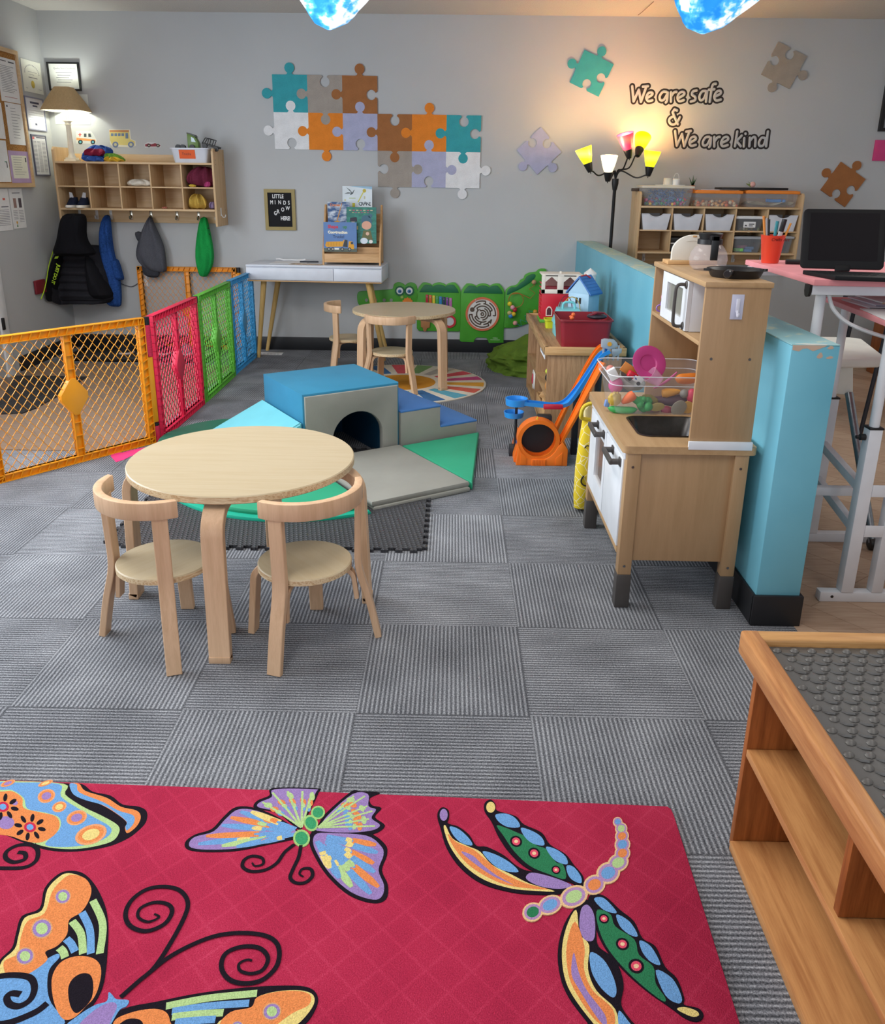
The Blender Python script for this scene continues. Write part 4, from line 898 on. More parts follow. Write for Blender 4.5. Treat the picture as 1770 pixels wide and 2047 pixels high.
fdef('toy_spoon', 'pink toy spoon handle sticking up right of the magenta plate', 'd868a0', 'pod', 1110, 590, yf+.09, .05, .005, rot=-38)
# ================= wooden toy shelf behind the kitchen
t = thing('toy_shelf', 'low oak toy shelf along the blue half wall behind the toy kitchen', 'shelf', (.7, 4.9, 0)); ax0, ax1, ay0, ay1, AH = .492, .925, 4.325, 5.53, .50
b = MB(tan_y); b.box((ax0+.02, ay0+.01, AH-.03), (ax1-.01, ay1-.01, AH-.008), .001).obj('top_panel', t)
b = MB(tan_y, pine); b.box((ax0, ay0, AH-.04), (ax0+.022, ay1, AH+.004), .003).box((ax1-.022, ay0, AH-.04), (ax1, ay1, AH+.004), .003); b.use(pine).box((ax0, ay0-.002, AH-.04), (ax1, ay0+.022, AH+.004), .003).box((ax0, ay1-.022, AH-.04), (ax1, ay1, AH+.004), .003).obj('rim', t)
for y in (ay0+.012, ay1-.03): b = MB(tan_z); b.box((ax0+.02, y, 0), (ax1-.02, y+.018, AH-.04), .001).obj('end_panel', t)
b = MB(tan_z); b.box((ax0+.02, 4.93, .02), (ax1-.03, 4.948, AH-.04), .001).obj('divider', t)
for z in (.012, .22): b = MB(tan_y); b.box((ax0+.02, ay0+.031, z), (ax1-.03, ay1-.031, z+.016), .001).obj('shelf_board', t)
b = MB(tan_z); b.box((ax1-.03, ay0+.03, .01), (ax1-.02, ay1-.03, AH-.04), 0).obj('back_panel', t)
b = MB(paper); b.box((ax0+.017, 4.46, .41), (ax0+.0195, 4.7, .458), 0).use(greyink).box((ax0+.0162, 4.5, .425), (ax0+.017, 4.66, .445), 0); tag(b.obj('picture_label'), 'white picture label on the front of the toy shelf', 'label')
t = thing('block_basket', 'open wooden box of blocks on the bottom of the toy shelf', 'box', (.56, 4.62, .028))
b = MB(pine); x0, x1, y0, y1 = .515, .80, 4.40, 4.86
for lo, hi in (((x0, y0, .0285), (x0+.008, y1, .13)), ((x1-.008, y0, .0285), (x1, y1, .13)), ((x0, y0, .0285), (x1, y0+.008, .13)), ((x0, y1-.008, .0285), (x1, y1, .13)), ((x0, y0, .0285), (x1, y1, .035))): b.box(lo, hi, .001)
b.obj('box', t)
for i, (x, y, z, a) in enumerate(((.56, 4.45, .135, 20), (.57, 4.52, .14, 50), (.55, 4.60, .13, 10), (.60, 4.66, .14, 35), (.56, 4.74, .135, 60))):
    b = MB(pine); b.box((-.022, -.03, -.022), (.022, .03, .022), .002, M=Matrix.Translation((x, y, z)) @ Matrix.Rotation(radians(a), 4, 'Z') @ Matrix.Rotation(radians(a*.6), 4, 'X')); o = tag(b.obj('wooden_block'), 'plain wooden block heaped in the open box on the toy shelf', 'block', 'wooden blocks in the box')
b = MB(plastic('e8e4dc')); b.lathe([(0, -.01), (.06, -.01), (.075, .01), (0, .012)], (.53, 5.15, .14), 24, Matrix.Rotation(pi/2, 4, 'Y')); b.use(plastic('c03048')).ball((.518, 5.16, .14), (.006, .02, .035)); tag(b.obj('toy_drum'), 'white and red toy on the lower far shelf', 'toy')
fx = plastic('c98a4a'); b = MB(fx); b.ball((.53, 4.42, .27), (.018, .02, .03)).use(plastic('2a2622')).ball((.53, 4.43, .315), (.018, .022, .022)).use(plastic('c8d048')).ball((.53, 4.42, .352), (.02, .022, .016)); tag(b.obj('toy_figure'), 'small toy figure with yellow cap on the middle shelf', 'toy')
# --- things on the shelf
t = thing('red_bin', 'dark red plastic bin of toys at the near end of the toy shelf', 'bin', (.70, 4.5, AH)); rb = plastic('8f2430', .35)
def tub(b, lo, hi, z0, z1, fl_=.02, r=.02, th=.004):
    x0, y0 = lo; x1, y1 = hi
    shell(b, [(rrect(x0, y0, x1, y1, r), z0), (rrect(x0-fl_, y0-fl_, x1+fl_, y1+fl_, r+fl_*.5), z1), (rrect(x0-fl_-th*1.5, y0-fl_-th*1.5, x1+fl_+th*1.5, y1+fl_+th*1.5, r+fl_*.5), z1), (rrect(x0-fl_-th*1.5, y0-fl_-th*1.5, x1+fl_+th*1.5, y1+fl_+th*1.5, r+fl_*.5), z1-.008)])
    shell(b, [(rrect(x0+th, y0+th, x1-th, y1-th, r), z0+th), (rrect(x0-fl_+th, y0-fl_+th, x1+fl_-th, y1+fl_-th, r+fl_*.5), z1)])
b = MB(rb); tub(b, (.588, 4.385), (.835, 4.66), AH-.0075, .642, .016, .02); b.obj('body', t)
b = MB(plastic('33303a', .4)); b.ball((.78, 4.47, .648), (.055, .05, .016)).use(plastic('7a2434', .4)).box((.755, 4.44, .652), (.80, 4.50, .672), .006, 3).tube([(.74, 4.45, .655), (.77, 4.43, .672), (.81, 4.45, .668)], .006, 6); tag(b.obj('toy_car'), 'dark toy car lying on top in the red bin', 'toy vehicle')
b = MB(plastic('f07038', .4)); b.ball((.640, 4.43, .645), .012).ball((.646, 4.43, .662), .011).tube([(.636, 4.43, .655), (.628, 4.43, .648)], .006, 8); tag(b.obj('toy_animal'), 'orange toy animal peeking over the rim of the red bin', 'toy')
t = thing('toy_carry_case', 'mint green carry case with handle left of the red bin', 'case', (.66, 4.78, AH)); mint = plastic('7fd0d8', .4)
b = MB(mint); b.box((.588, 4.70, AH-.0075), (.74, 4.84, .565), .006).prism([(.58, .565), (.75, .565), (.745, .58), (.725, .645), (.605, .645), (.585, .58)], 4.695, 4.845, 'xz', .004).obj('body', t)
b = MB(mint); b.tube(spl([(.632, 4.77, .645), (.634, 4.77, .668), (.645, 4.77, .68), (.665, 4.77, .682), (.69, 4.77, .68), (.70, 4.77, .668), (.702, 4.77, .645)], False, 4), .007, 8).obj('handle', t)
b = MB(plastic('d0d82e', .4)); x0 = .56; tub(b, (.567, 4.985), (.625, 5.06), AH-.0075, .548, .004, .012); tag(b.obj('toy_tray'), 'lime yellow small open toy tray beside the mint case', 'tray')
# barn
t = thing('toy_barn', 'red and white toy barn at the far end of the toy shelf', 'toy barn', (.68, 5.3, AH)); red = plastic('d02438', .4); wb = plastic('e9e2d6', .45)
by = 5.20; X0, X1 = .555, .80
b = MB(red)
b.prism([(X0, AH-.007), (X0, .675), (X1, .675), (X1, AH-.007), (X0+.20, AH-.007), (X0+.20, .60), (X0+.19, .625), (X0+.115, .625), (X0+.105, .60), (X0+.105, AH-.007)], by, by+.02, 'xz', .002)
b.box((X0, by+.02, AH-.007), (X0+.012, by+.17, .675), .002).box((X1-.012, by+.02, AH-.007), (X1, by+.17, .675), .002).box((X0, by+.02, .655), (X1, by+.17, .665), .001)
for i in range(9): b.box((X0-.008, by+.01, .525+i*.026), (X0, by+.10, .531+i*.026), .001)
b.obj('walls', t)
wz0, wz1 = .675, .795
b = MB(wb); o = [(X0-.004, wz0), (X0-.004, wz1-.015), (X0+.02, wz1), (X1-.02, wz1), (X1+.004, wz1-.015), (X1+.004, wz0)]
def hole(cx): return [(cx-.038, .70), (cx-.038, .745), (cx, .778), (cx+.038, .745), (cx+.038, .70)]
# two gabled openings: built from strips around the holes
def strips(y0, y1):
    xs = [(X0-.004, X0+.018), (X0+.094, X0+.132), (X0+.208, X1+.004)]
    for a, c in xs: b.box((a, y0, wz0), (c, y1, wz1-.012), .001)
    b.box((X0-.004, y0, wz0), (X1+.004, y1, .70), .001)
    for cx in (X0+.056, X0+.17): b.prism([(cx-.038, .745), (cx, .778), (cx+.038, .745), (cx+.038, wz1-.008), (cx-.038, wz1-.008)], y0, y1, 'xz')
    b.prism([(X0-.004, wz1-.014), (X0+.02, wz1), (X1-.02, wz1), (X1+.004, wz1-.014)], y0, y1, 'xz')
strips(by-.006, by+.012); b.box((X0-.004, by, wz1-.012), (X1+.004, by+.17, wz1-.002), .003).box((X0+.11, by+.05, wz1-.004), (X0+.125, by+.065, wz1+.012), .004).obj('roof', t)
b = MB(plastic('b08078', .6)); b.box((X0+.012, by+.15, .675), (X1-.012, by+.165, .78), 0).obj('back_wall', t); b = MB(plastic('a02034')); b.box((X0+.03, by+.05, .665), (X0+.2, by+.09, .712), .003).obj('loft_bed', t)
b = MB(plastic('5fae3c', .5)); b.box((X0-.006, by-.006, AH-.0075), (X0+.1, by+.17, AH+.014), .004).obj('lawn_base', t, 'green base')
b = MB(plastic('f0d8d0', .5)); b.ring([(X0+.03+.0, .535), (X0+.07, .535), (X0+.07, .575), (X0+.06, .592), (X0+.05, .596), (X0+.04, .592), (X0+.03, .575)], [(X0+.036, .541), (X0+.064, .541), (X0+.064, .573), (X0+.058, .585), (X0+.05, .588), (X0+.042, .585), (X0+.036, .573)], by-.003, by, 'xz'); w_ = b.obj('window_trim', t); b = MB(plastic('5a3038')); b.prism([(X0+.036, .541), (X0+.064, .541), (X0+.064, .573), (X0+.05, .588), (X0+.036, .573)], by-.001, by, 'xz').obj('window_opening', t)
b = MB(plastic('e4e4e2', .4)); b.lathe([(.0, .60), (.036, .60), (.036, .80), (.040, .80), (.038, .812), (0, .842)], (.835, 5.12, 0), 26); b.lathe([(0, AH-.0075), (.036, AH-.0075), (.036, .6)], (.835, 5.12, 0), 26); tag(b.obj('toy_silo'), 'white toy silo with pointed cap behind the blue roofed house', 'toy')
t = thing('toy_house', 'pale blue toy house with a blue roof beside the toy barn', 'toy house', (.79, 4.95, AH)); pb = plastic('a8cfe8', .4); rbm = plastic('3f78c0', .4)
hx0, hx1, hy = .695, .862, 4.875
MH = Matrix.Translation((.778, 4.95, 0)) @ Matrix.Rotation(radians(50), 4, 'Z')
b = MB(pb); b.box((-.06, -.07, AH-.0075), (.06, .07, .715), .002, M=MH).prism([(-.07, .715), (.07, .715), (0, .80)], -.06, .06, 'yz', M=MH).obj('walls', t)
b = MB(plastic('8a8a30')); b.bm.clear(); b = MB(rbm)
for s in (-1, 1): b.prism([(s*.085, .708), (s*.085, .718), (0, .815), (0, .803)], -.068, .068, 'yz', M=MH)
for i in range(1, 6):
    z = .718+i*.016; y = -.085*(1-i/6.1); b.tube([MH @ Vector((-.068, y, z+.001)), MH @ Vector((.068, y, z+.001))], .0012, 4)
b.obj('roof', t)
b = MB(rbm); b.box((-.062, -.072, .575), (.062, .072, .592), .001, M=MH); b.obj('blue_band', t, 'blue band'); b = MB(plastic('c8d49a')); b.box((-.0615, -.0715, .555), (.0615, .0715, .575), .001, M=MH); b.obj('base_band', t, 'pale green band')
b = MB(black)
for y in (-.012, .012): b.box((-.0615, y-.007, .655), (-.0595, y+.007, .690), 0, M=MH)
b.obj('window', t); b = MB(plastic('c02840')); b.tube([MH @ Vector((-.05, 0, .812)), MH @ Vector((.01, 0, .816)), MH @ Vector((.03, -.02, .80))], .005, 6).obj('roof_latch', t, 'red latch')
b = MB(plastic('2f6040')); b.bm.clear(); b.use(plastic('2f6a48')); b.prism([(.64, AH-.007), (.69, AH-.007), (.70, .60), (.68, .62), (.655, .615)], 4.9, 4.92, 'xz', .002); tag(b.obj('toy_board'), 'dark green toy board leaning behind the mint case', 'toy')
for c, x0, x1, y, zt in (('6a2c34', .625, .70, 4.865, .705), ('c9a84a', .645, .745, 4.855, .70)):
    b = MB(plastic(c)); b.tube([((x0+x1)/2+(x1-x0)/2*cos(q), y, .625+(zt-.625)*sin(q)) for q in [pi*j/14 for j in range(15)]], .0025, 6).box((x0-.006, y-.004, AH-.0075), (x0+.006, y+.004, .627), .001).box((x1-.006, y-.004, AH-.0075), (x1+.006, y+.004, .627), .001); tag(b.obj('toy_wire_arch'), 'maroon toy wire arch behind the mint case' if c[0] == '6' else 'yellow toy wire arch in front of the blue roofed house', 'toy')
# ================= orange and blue toy car track
t = thing('car_track', 'orange and blue toy car track with a loop on the carpet before the toy shelf', 'toy track', (.45, 3.95, 0)); og = plastic('f2761c', .35); bl = plastic('2f8fe0', .35)
ty = 3.86; cx, cz, r = .432, .128, .088
b = MB(og)
base_o = [(.326, 0), (.578, 0), (.578, .085), (.55, .125), (.53, .10)]+[(cx+.10*cos(-q), cz+.10*sin(-q)) for q in [radians(20)+j/10*radians(140) for j in range(11)]]+[(.335, .10), (.335, .085)]
b.prism(base_o, ty, ty+.05, 'xz', .003).prism([(.318, 0), (.318, .02), (.342, .12), (.352, .12), (.352, 0)], ty+.05, ty+.26, 'xz', .002).box((.352, ty+.05, 0), (.578, ty+.26, .012), .002).box((.55, ty+.05, 0), (.578, ty+.25, .09), .003)
for i in range(9): b.box((.405+i*.0075, ty-.006, .002), (.409+i*.0075, ty, .032), .001)
b.box((.402, ty-.004, 0), (.474, ty+.01, .033), .002)
for x, s in ((.345, 1), (.52, -1)): b.prism([(x, .005), (x+.032, .005), (x+.032, .04 if s > 0 else .07), (x, .07 if s > 0 else .04)], ty-.003, ty, 'xz', .001)
b.obj('base', t)
b = MB(og); n = 40
out = [(cx+.104*cos(2*pi*i/n), cz+.104*sin(2*pi*i/n)) for i in range(n)]; inn = [(cx+.084*cos(2*pi*i/n), cz+.084*sin(2*pi*i/n)) for i in range(n)]; inn2 = [(cx+.095*cos(2*pi*i/n), cz+.095*sin(2*pi*i/n)) for i in range(n)]
b.ring(out, inn, ty+.004, ty+.016, 'xz').ring(out, inn2, ty+.016, ty+.07, 'xz').ring(out, inn, ty+.07, ty+.08, 'xz'); b.obj('loop', t, 'orange loop')
b = MB(plastic('2a2a30', .4)); b.prism(circ(cx, cz, .09, 32), ty+.085, ty+.095, 'xz').box((.43, ty+.07, .2), (.50, ty+.12, .235), .003); b.obj('backing', t, 'dark backing')
def track(b, P, w, lip, th=.006):
    # channel shaped track along P, open upward, width along y
    n = len(P); 
    prof = [(-w, lip), (-w, 0), (w, 0), (w, lip), (w-.005, lip), (w-.005, th), (-w+.005, th), (-w+.005, lip)]
    V = []
    for i, p in enumerate(P):
        d = (Vector(P[min(n-1, i+1)])-Vector(P[max(0, i-1)])).normalized(); s = Vector((-d.y, d.x, 0)); s = s.normalized() if s.length > .01 else Vector((0, 1, 0)); up = d.cross(s); up = -up if up.z < 0 else up
        for a, c in prof: V.append(Vector(p)+s*a+up*c)
    f = [(i*8+j, i*8+(j+1) % 8, (i+1)*8+(j+1) % 8, (i+1)*8+j) for i in range(n-1) for j in range(8)]+[tuple(range(8)), tuple(range((n-1)*8, n*8))[::-1]]; b.faces(V, f)
b = MB(og); track(b, spl([(.545, ty+.03, .115), (.60, ty+.04, .225), (.67, ty+.06, .375), (.735, ty+.085, .505)], False, 5), .028, .012); b.obj('front_ramp', t, 'orange ramp')
b = MB(og); track(b, spl([(.50, ty+.20, .02), (.56, ty+.21, .17), (.645, ty+.22, .37), (.69, ty+.22, .47), (.735, ty+.22, .545), (.77, ty+.22, .56)], False, 5), .026, .012); b.obj('rear_ramp', t, 'orange ramp behind the blue one')
b = MB(bl); track(b, spl([(.775, ty+.145, .545), (.735, ty+.145, .52), (.70, ty+.142, .46), (.64, ty+.138, .36), (.595, ty+.13, .30), (.56, ty+.12, .277), (.51, ty+.11, .27), (.43, ty+.11, .277), (.36, ty+.11, .283), (.325, ty+.11, .285)], False, 5), .03, .018); b.obj('blue_ramp', t, 'blue ramp')
b = MB(bl)
b.lathe([(0, .278), (.052, .278), (.056, .312), (.052, .312), (.048, .286), (0, .286)], (.325, ty+.12, 0), 30).lathe([(0, .205), (.046, .205), (.052, .232), (.048, .232), (.043, .211), (0, .211)], (.318, ty+.16, 0), 30)
b.obj('turntable', t, 'blue round tray')
b = MB(plastic('2a2a30', .4)); b.tube([(.328, ty+.14, .0), (.328, ty+.14, .28)], .007, 8).box((.30, ty+.14, 0), (.35, ty+.2, .05), .003); b.obj('support', t, 'dark support post'); b = MB(plastic('2a2a30', .4)); b.box((.62, ty+.18, 0), (.65, ty+.22, .33), .003); b.obj('support', t, 'dark support post'); b = MB(plastic('2a2a30', .4)); b.box((.72, ty+.17, 0), (.75, ty+.2, .5), .003); b.obj('support', t, 'dark support posts')
b = MB(plastic('b81f3c', .35)); b.box((.455, ty+.06, .272), (.55, ty+.085, .294), .004).obj('red_booster', t, 'crimson side strip')
b = MB(plastic('d8c040')); b.prism([(.405, .215), (.425, .245), (.425, .215)], ty+.02, ty+.03, 'xz').obj('warning_plate', t)
b = MB(plastic('3f5a9a')); b.box((.331, ty+.1, .03), (.3345, ty+.14, .09), 0).box((.327, ty+.18, .03), (.331, ty+.22, .09), 0).obj('sticker', t, 'blue stickers')
gy = plastic('a4abb4', .4)
b = MB(gy); yy = ty+.16
for x in (.742, .765, .792, .815): b.box((x, yy, .50), (x+.009, yy+.012, .575), .001)
b.prism([(.735, .565), (.735, .60), (.75, .605), (.795, .602), (.81, .588), (.815, .57), (.79, .56), (.77, .555)], yy-.004, yy+.03, 'xz', .003).prism([(.785, .535), (.785, .56), (.835, .558), (.835, .54), (.80, .515)], yy-.002, yy+.022, 'xz', .003)
b.obj('launch_tower', t, 'grey tower top')
b = MB(plastic('e8a030')); b.prism(circ(.772, .582, .011, 12), yy-.006, yy-.004, 'xz').obj('tower_emblem', t, 'orange round emblem')
# ---- yellow pineapple bag hanging at the far side of the kitchen
t = thing('pineapple_cushion', 'yellow star patterned cushion with a smiling face leaning by the toy kitchen', 'cushion', (.56, 3.24, 0))
def yel():
    m, n = base('yellow_print', 'e2c838', .85, 0, .2); v = n.coord(); vo = n.add('ShaderNodeTexVoronoi'); vo.feature = 'DISTANCE_TO_EDGE'; vo.inputs['Scale'].default_value = 26; n.lk(v, vo.inputs['Vector'])
    n.lk(n.ramp(vo.outputs[0], ((.012, 'f2ecd0'), (.035, 'e2c634'))), n.b.inputs['Base Color']); return m
b = MB(yel()); b.loft([(.004, .545, .62, .01), (.02, .53, .68, .03), (.08, .523, .72, .045), (.2, .522, .74, .05), (.32, .53, .73, .05), (.40, .54, .70, .04), (.425, .55, .69, .015)], 3.30, 30, .003, 5, 3, .8); b.obj('body', t)
b = MB(plastic('e2c838', .7), plastic('efe2b0', .8)); b.tube(spl([(.545, 3.25, .415), (.53, 3.24, .44), (.545, 3.24, .475), (.60, 3.24, .488), (.66, 3.25, .47), (.66, 3.25, .42)], True, 5), .008, 8, True); b.obj('opening_trim', t); b = MB(plastic('efe2b0', .8)); b.loft([(.41, .545, .66, .01), (.45, .54, .66, .012), (.478, .56, .65, .008)], 3.27, 20, .002, 5, 2, .8); b.obj('lining', t, 'cream lining')
b = MB(black)
for x, z in ((.562, .30),): b.tube(spl([(x-.012, 3.219, z), (x-.006, 3.214, z+.012), (x+.004, 3.211, z+.01), (x+.008, 3.210, z-.008)], False, 4), .0025, 6)
b.tube(spl([(.552, 3.216, .18), (.545, 3.218, .165), (.545, 3.219, .15), (.555, 3.214, .14), (.57, 3.209, .138)], False, 4), .003, 6); b.obj('printed_face', t, 'black smiling face')
# ---- olive bean bag
b = MB(cloth('5f7a2c', 220, .15)); c = Vector((.60, 6.10, 0))
from mathutils import noise as mnoise
def bag(u, v):
    a = 2*pi*u; d = Vector((cos(a), sin(a), 0)); h = v
    q = Vector((cos(a)*1.6, sin(a)*1.6, h*2.2))
    rid = 1-abs(mnoise.noise(q*1.25+Vector((3.1, .7, 0))))*2.2; rid2 = 1-abs(mnoise.noise(q*2.6+Vector((7, 2, 5))))*2
    r = (.27+.06*cos(a-pi*1.1))*max(0, 1-h**3)**.5*(1+.16*(rid-.5)+.09*(rid2-.5))
    z = (.20+.17*max(0, cos(a-.1)))*h**.85*(1+.10*(rid-.5))
    if h > .96: z = .27*h; r *= .6
    return Vector((min(c.x+r*d.x, .93), min(c.y+r*d.y, 6.66), max(0, z)))
b.grid(bag, 90, 30, True); b.faces([bag(i/90, 0) for i in range(90)], [tuple(range(90))]); tag(b.obj('bean_bag', sub=1), 'crumpled olive green bean bag between the wall toy and the toy shelf', 'bean bag')
# ================= back wall
def wp(u, v, y=YB): p = ony(u, v, y); return (p.x, p.z)
felt = {k: cloth(c, 420, .13, .25) for k, c in dict(teal='3fa0ab', taupe='a39a92', brown='a06a42', white='e4e5e8', orange='e38634', lav='aeb0ce', grey='a59b90').items()}
PS = .2614
def jig(edges, s=PS):
    """outline of a puzzle piece, corner at origin, y down becomes -z; edges = top,right,bottom,left in {1,-1}"""
    out = []
    C_ = [(0, 0), (s, 0), (s, -s), (0, -s)]
    for k in range(4):
        a = Vector((*C_[k], 0)); b = Vector((*C_[(k+1) % 4], 0)); d = (b-a)/s; o = Vector((-d.y, d.x, 0))*edges[k]   # outward
        # for clockwise order outward is to the left of travel
        out.append(a)
        nk = .016; r = .0365; h = .046
        out += [a+d*(s/2-.030), a+d*(s/2-.022)+o*.003, a+d*(s/2-nk)+o*.012]
        cc = a+d*(s/2)+o*h; a0 = pi+.95 if 0 else None
        st = math.asin(nk/r)
        for j in range(15):
            t = -pi/2-st-(2*pi-2*st)*j/14
            out.append(cc+d*(r*cos(t))+o*(r*sin(t)))
        out += [a+d*(s/2+nk)+o*.012, a+d*(s/2+.022)+o*.003, a+d*(s/2+.030)]
    return [(p.x, p.y) for p in out]
def felt_piece(col, edges, M, lab, grp):
    b = MB(felt[col]); b.prism(jig(edges), 0, .011, 'xy', M=M); tag(b.obj('puzzle_piece'), lab, 'wall decoration', grp)
def wallM(x, z, rot): return Matrix.Translation((x, YB-.0005, z)) @ Matrix.Rotation(radians(90), 4, 'X') @ Matrix.Rotation(rot, 4, 'Z')
PXX0, PZZ0, PR = -1.3737, 2.0739, -.004
cells = [(0, 0, 'teal', (1, -1, -1, 1), 'teal felt puzzle piece at the top left corner of the big wall group'), (1, 0, 'taupe', (-1, -1, 1, 1), 'taupe felt puzzle piece between the teal and brown pieces in the top row'), (2, 0, 'brown', (1, -1, -1, 1), 'brown felt puzzle piece at the right end of the top row'),
         (0, 1, 'white', (1, -1, -1, 1), 'white felt puzzle piece below the top left teal piece'), (1, 1, 'orange', (-1, -1, 1, 1), 'orange felt puzzle piece between the white and lavender pieces'), (2, 1, 'lav', (1, -1, -1, 1), 'lavender felt puzzle piece in the middle row left of a brown piece'),
         (3, 1, 'brown', (-1, -1, 1, 1), 'brown felt puzzle piece in the middle row between lavender and orange'), (4, 1, 'orange', (1, -1, -1, 1), 'orange felt puzzle piece in the middle row left of the right end teal piece'), (5, 1, 'teal', (-1, -1, 1, 1), 'teal felt puzzle piece at the right end of the middle row'),
         (3, 2, 'taupe', (-1, 1, 1, -1), 'taupe felt puzzle piece at the left end of the bottom row'), (4, 2, 'lav', (1, 1, -1, -1), 'lavender felt puzzle piece in the bottom row of the group'), (5, 2, 'white', (-1, 1, 1, -1), 'white felt puzzle piece at the right end of the bottom row')]
for i, j, col, e, lab in cells:
    c, s_ = cos(PR), sin(PR)
    felt_piece(col, e, wallM(PXX0+PS*(i*c+j*s_), PZZ0+PS*(i*s_-j*c), PR), lab, 'felt puzzle pieces on the back wall')
for (u, v), rot, col, e, lab in (((1183, 147), -23.5, 'teal', (1, -1, -1, 1), 'loose teal felt puzzle piece above the floor lamp'), ((1567, 131), -23.5, 'grey', (-1, 1, 1, -1), 'loose beige felt puzzle piece right of the wall lettering'),
                                 ((1078, 302), 43, 'lav', (-1, -1, 1, 1), 'loose lavender felt puzzle piece left of the floor lamp'), ((1685, 369), -31, 'brown', (1, -1, -1, 1), 'loose brown felt puzzle piece near the right edge above the tablet')):
    x, z = wp(u, v); r = radians(rot); k = PS*.92
    felt_piece(col, e, wallM(x, z, r) @ Matrix.Scale(.92, 4) @ Matrix.Translation((-PS/2, PS/2, 0)), lab, 'felt puzzle pieces on the back wall')
# lettering
GL = {1: [((82, 128), (98, 300), (158, 168), (182, 305), (245, 128)), ((205, 132), (262, 126)), ((252, 262), (312, 222), (302, 198), (266, 208), (244, 258), (264, 296), (312, 288)),
          ((472, 192), (432, 192), (397, 240), (404, 284), (442, 282), (480, 222)), ((488, 200), (480, 290), (466, 312)), ((525, 196), (525, 302)), ((527, 242), (560, 198), (588, 192)), ((608, 264), (676, 222), (664, 192), (624, 204), (600, 256), (620, 298), (672, 286)),
          ((818, 176), (776, 188), (766, 224), (802, 250), (800, 286), (752, 302)), ((922, 182), (880, 188), (850, 242), (862, 288), (900, 268), (928, 200)), ((938, 186), (926, 304)), ((1038, 100), (1004, 110), (986, 180), (968, 306)), ((958, 168), (1020, 162)), ((1030, 244), (1092, 212), (1086, 180), (1046, 192), (1020, 246), (1040, 290), (1094, 280))],
      2: [((594, 404), (566, 392), (544, 424), (566, 480), (604, 560)), ((556, 470), (516, 492), (504, 524), (524, 558), (566, 562), (604, 524), (626, 482))],
      3: [((572, 640), (592, 806), (652, 674), (676, 812), (738, 640)), ((700, 646), (752, 638)), ((746, 770), (808, 734), (796, 704), (756, 718), (736, 772), (756, 808), (808, 798)), ((962, 706), (922, 712), (890, 762), (896, 802), (936, 796), (972, 732)), ((982, 716), (974, 800), (960, 822)), ((1020, 706), (1020, 816)), ((1022, 758), (1056, 712), (1082, 706)), ((1108, 774), (1176, 738), (1166, 706), (1126, 718), (1098, 772), (1116, 812), (1172, 800)),
          ((1282, 645), (1256, 812)), ((1266, 762), (1332, 692)), ((1276, 756), (1322, 812)), ((1362, 722), (1356, 816)), ((1376, 668), (1378, 672)), ((1426, 716), (1420, 812)), ((1426, 752), (1466, 708), (1490, 724), (1486, 812)), ((1602, 722), (1562, 716), (1530, 766), (1540, 808), (1582, 800), (1606, 732)), ((1632, 645), (1612, 812))]}
def fat(b, pts, w, dep):
    """one letter stroke: a soft rounded bead of paint-thin vinyl lying on the wall"""
    q = spl(pts, False, 4) if len(pts) > 2 and len(pts) != 5 else pts
    t = MB(); P = [(p[0], 0, p[1]) for p in q]
    if len(pts) == 5:
        for p, r in zip(P, P[1:]): t.tube([p, r], w, 12, False, False)
        for p in P: t.ball(p, w, None, 12, 8)
    else:
        t.tube(P, w, 12, False, False)
        for p in (P[0], P[-1]): t.ball(p, w, None, 12, 8)
    b.take(t.bm, Matrix.Translation((0, YB, 0)) @ Matrix.Diagonal((1, dep/w, 1, 1)))
vinylblack = plastic('231c1c', .6)
for k, lab in ((1, 'outlined wall lettering reading We are safe'), (2, 'outlined ampersand sign on the wall between the two lines'), (3, 'outlined wall lettering reading We are kind')):
    b = MB(vinylblack)
    ss = [[wp(1250+x*.17514, 150+y*.17514) for x, y in st] for st in GL[k]]
    for st in ss: fat(b, st, .0225, .0012)
    b.use(wallm)
    for st in ss: fat(b, st, .0098, .0036)
    tag(b.obj('wall_decal'), lab, 'lettering')
# letter board
t = thing('letter_board', 'small black letter board with gold frame above the white desk', 'letter board', (-1.36, YB, 1.1))
x0, x1, z0, z1 = -1.479, -1.240, .951, 1.259
gold = metal('a8925a', .55)
b = MB(plastic('9c8a52', .5)); b.ring([(x0, z0), (x1, z0), (x1, z1), (x0, z1)], [(x0+.026, z0+.026), (x1-.026, z0+.026), (x1-.026, z1-.026), (x0+.026, z1-.026)], YB-.018, YB, 'xz').obj('frame', t)
b = MB(plastic('15151a', .9)); b.box((x0+.02, YB-.008, z0+.02), (x1-.02, YB-.002, z1-.02), 0)
for i in range(20): z = z0+.03+i*.0125; b.box((x0+.026, YB-.0088, z), (x1-.026, YB-.008, z+.006), 0)
b.obj('felt_panel', t)
b = MB(plastic('f0f0f2', .4))
for txt, u, v, r, gap in (('LITTLE', 545, 396, 0, 1.0), ('M', 541, 408, 0, 1), ('I', 550, 408, 0, 1), ('N', 557, 408, 0, 1), ('D', 567, 409, 0, 1), ('S', 576.5, 409, 0, 1), ('G', 549, 430, .1, 1), ('R', 555, 426.5, .1, 1), ('O', 563, 422.5, 0, 1), ('W', 571.5, 419.5, -.1, 1), ('HERE!', 562, 440, 0, .95)):
    x, z = wp(u, v); wr(b, txt, .042, facing_y(x, YB-.0095, z, r) @ Matrix.Diagonal((.72, 1, 1, 1)), extrude=.001, offset=.0008, spacing=gap)
b.obj('letters', t, 'white letters reading LITTLE MINDS GROW HERE!')
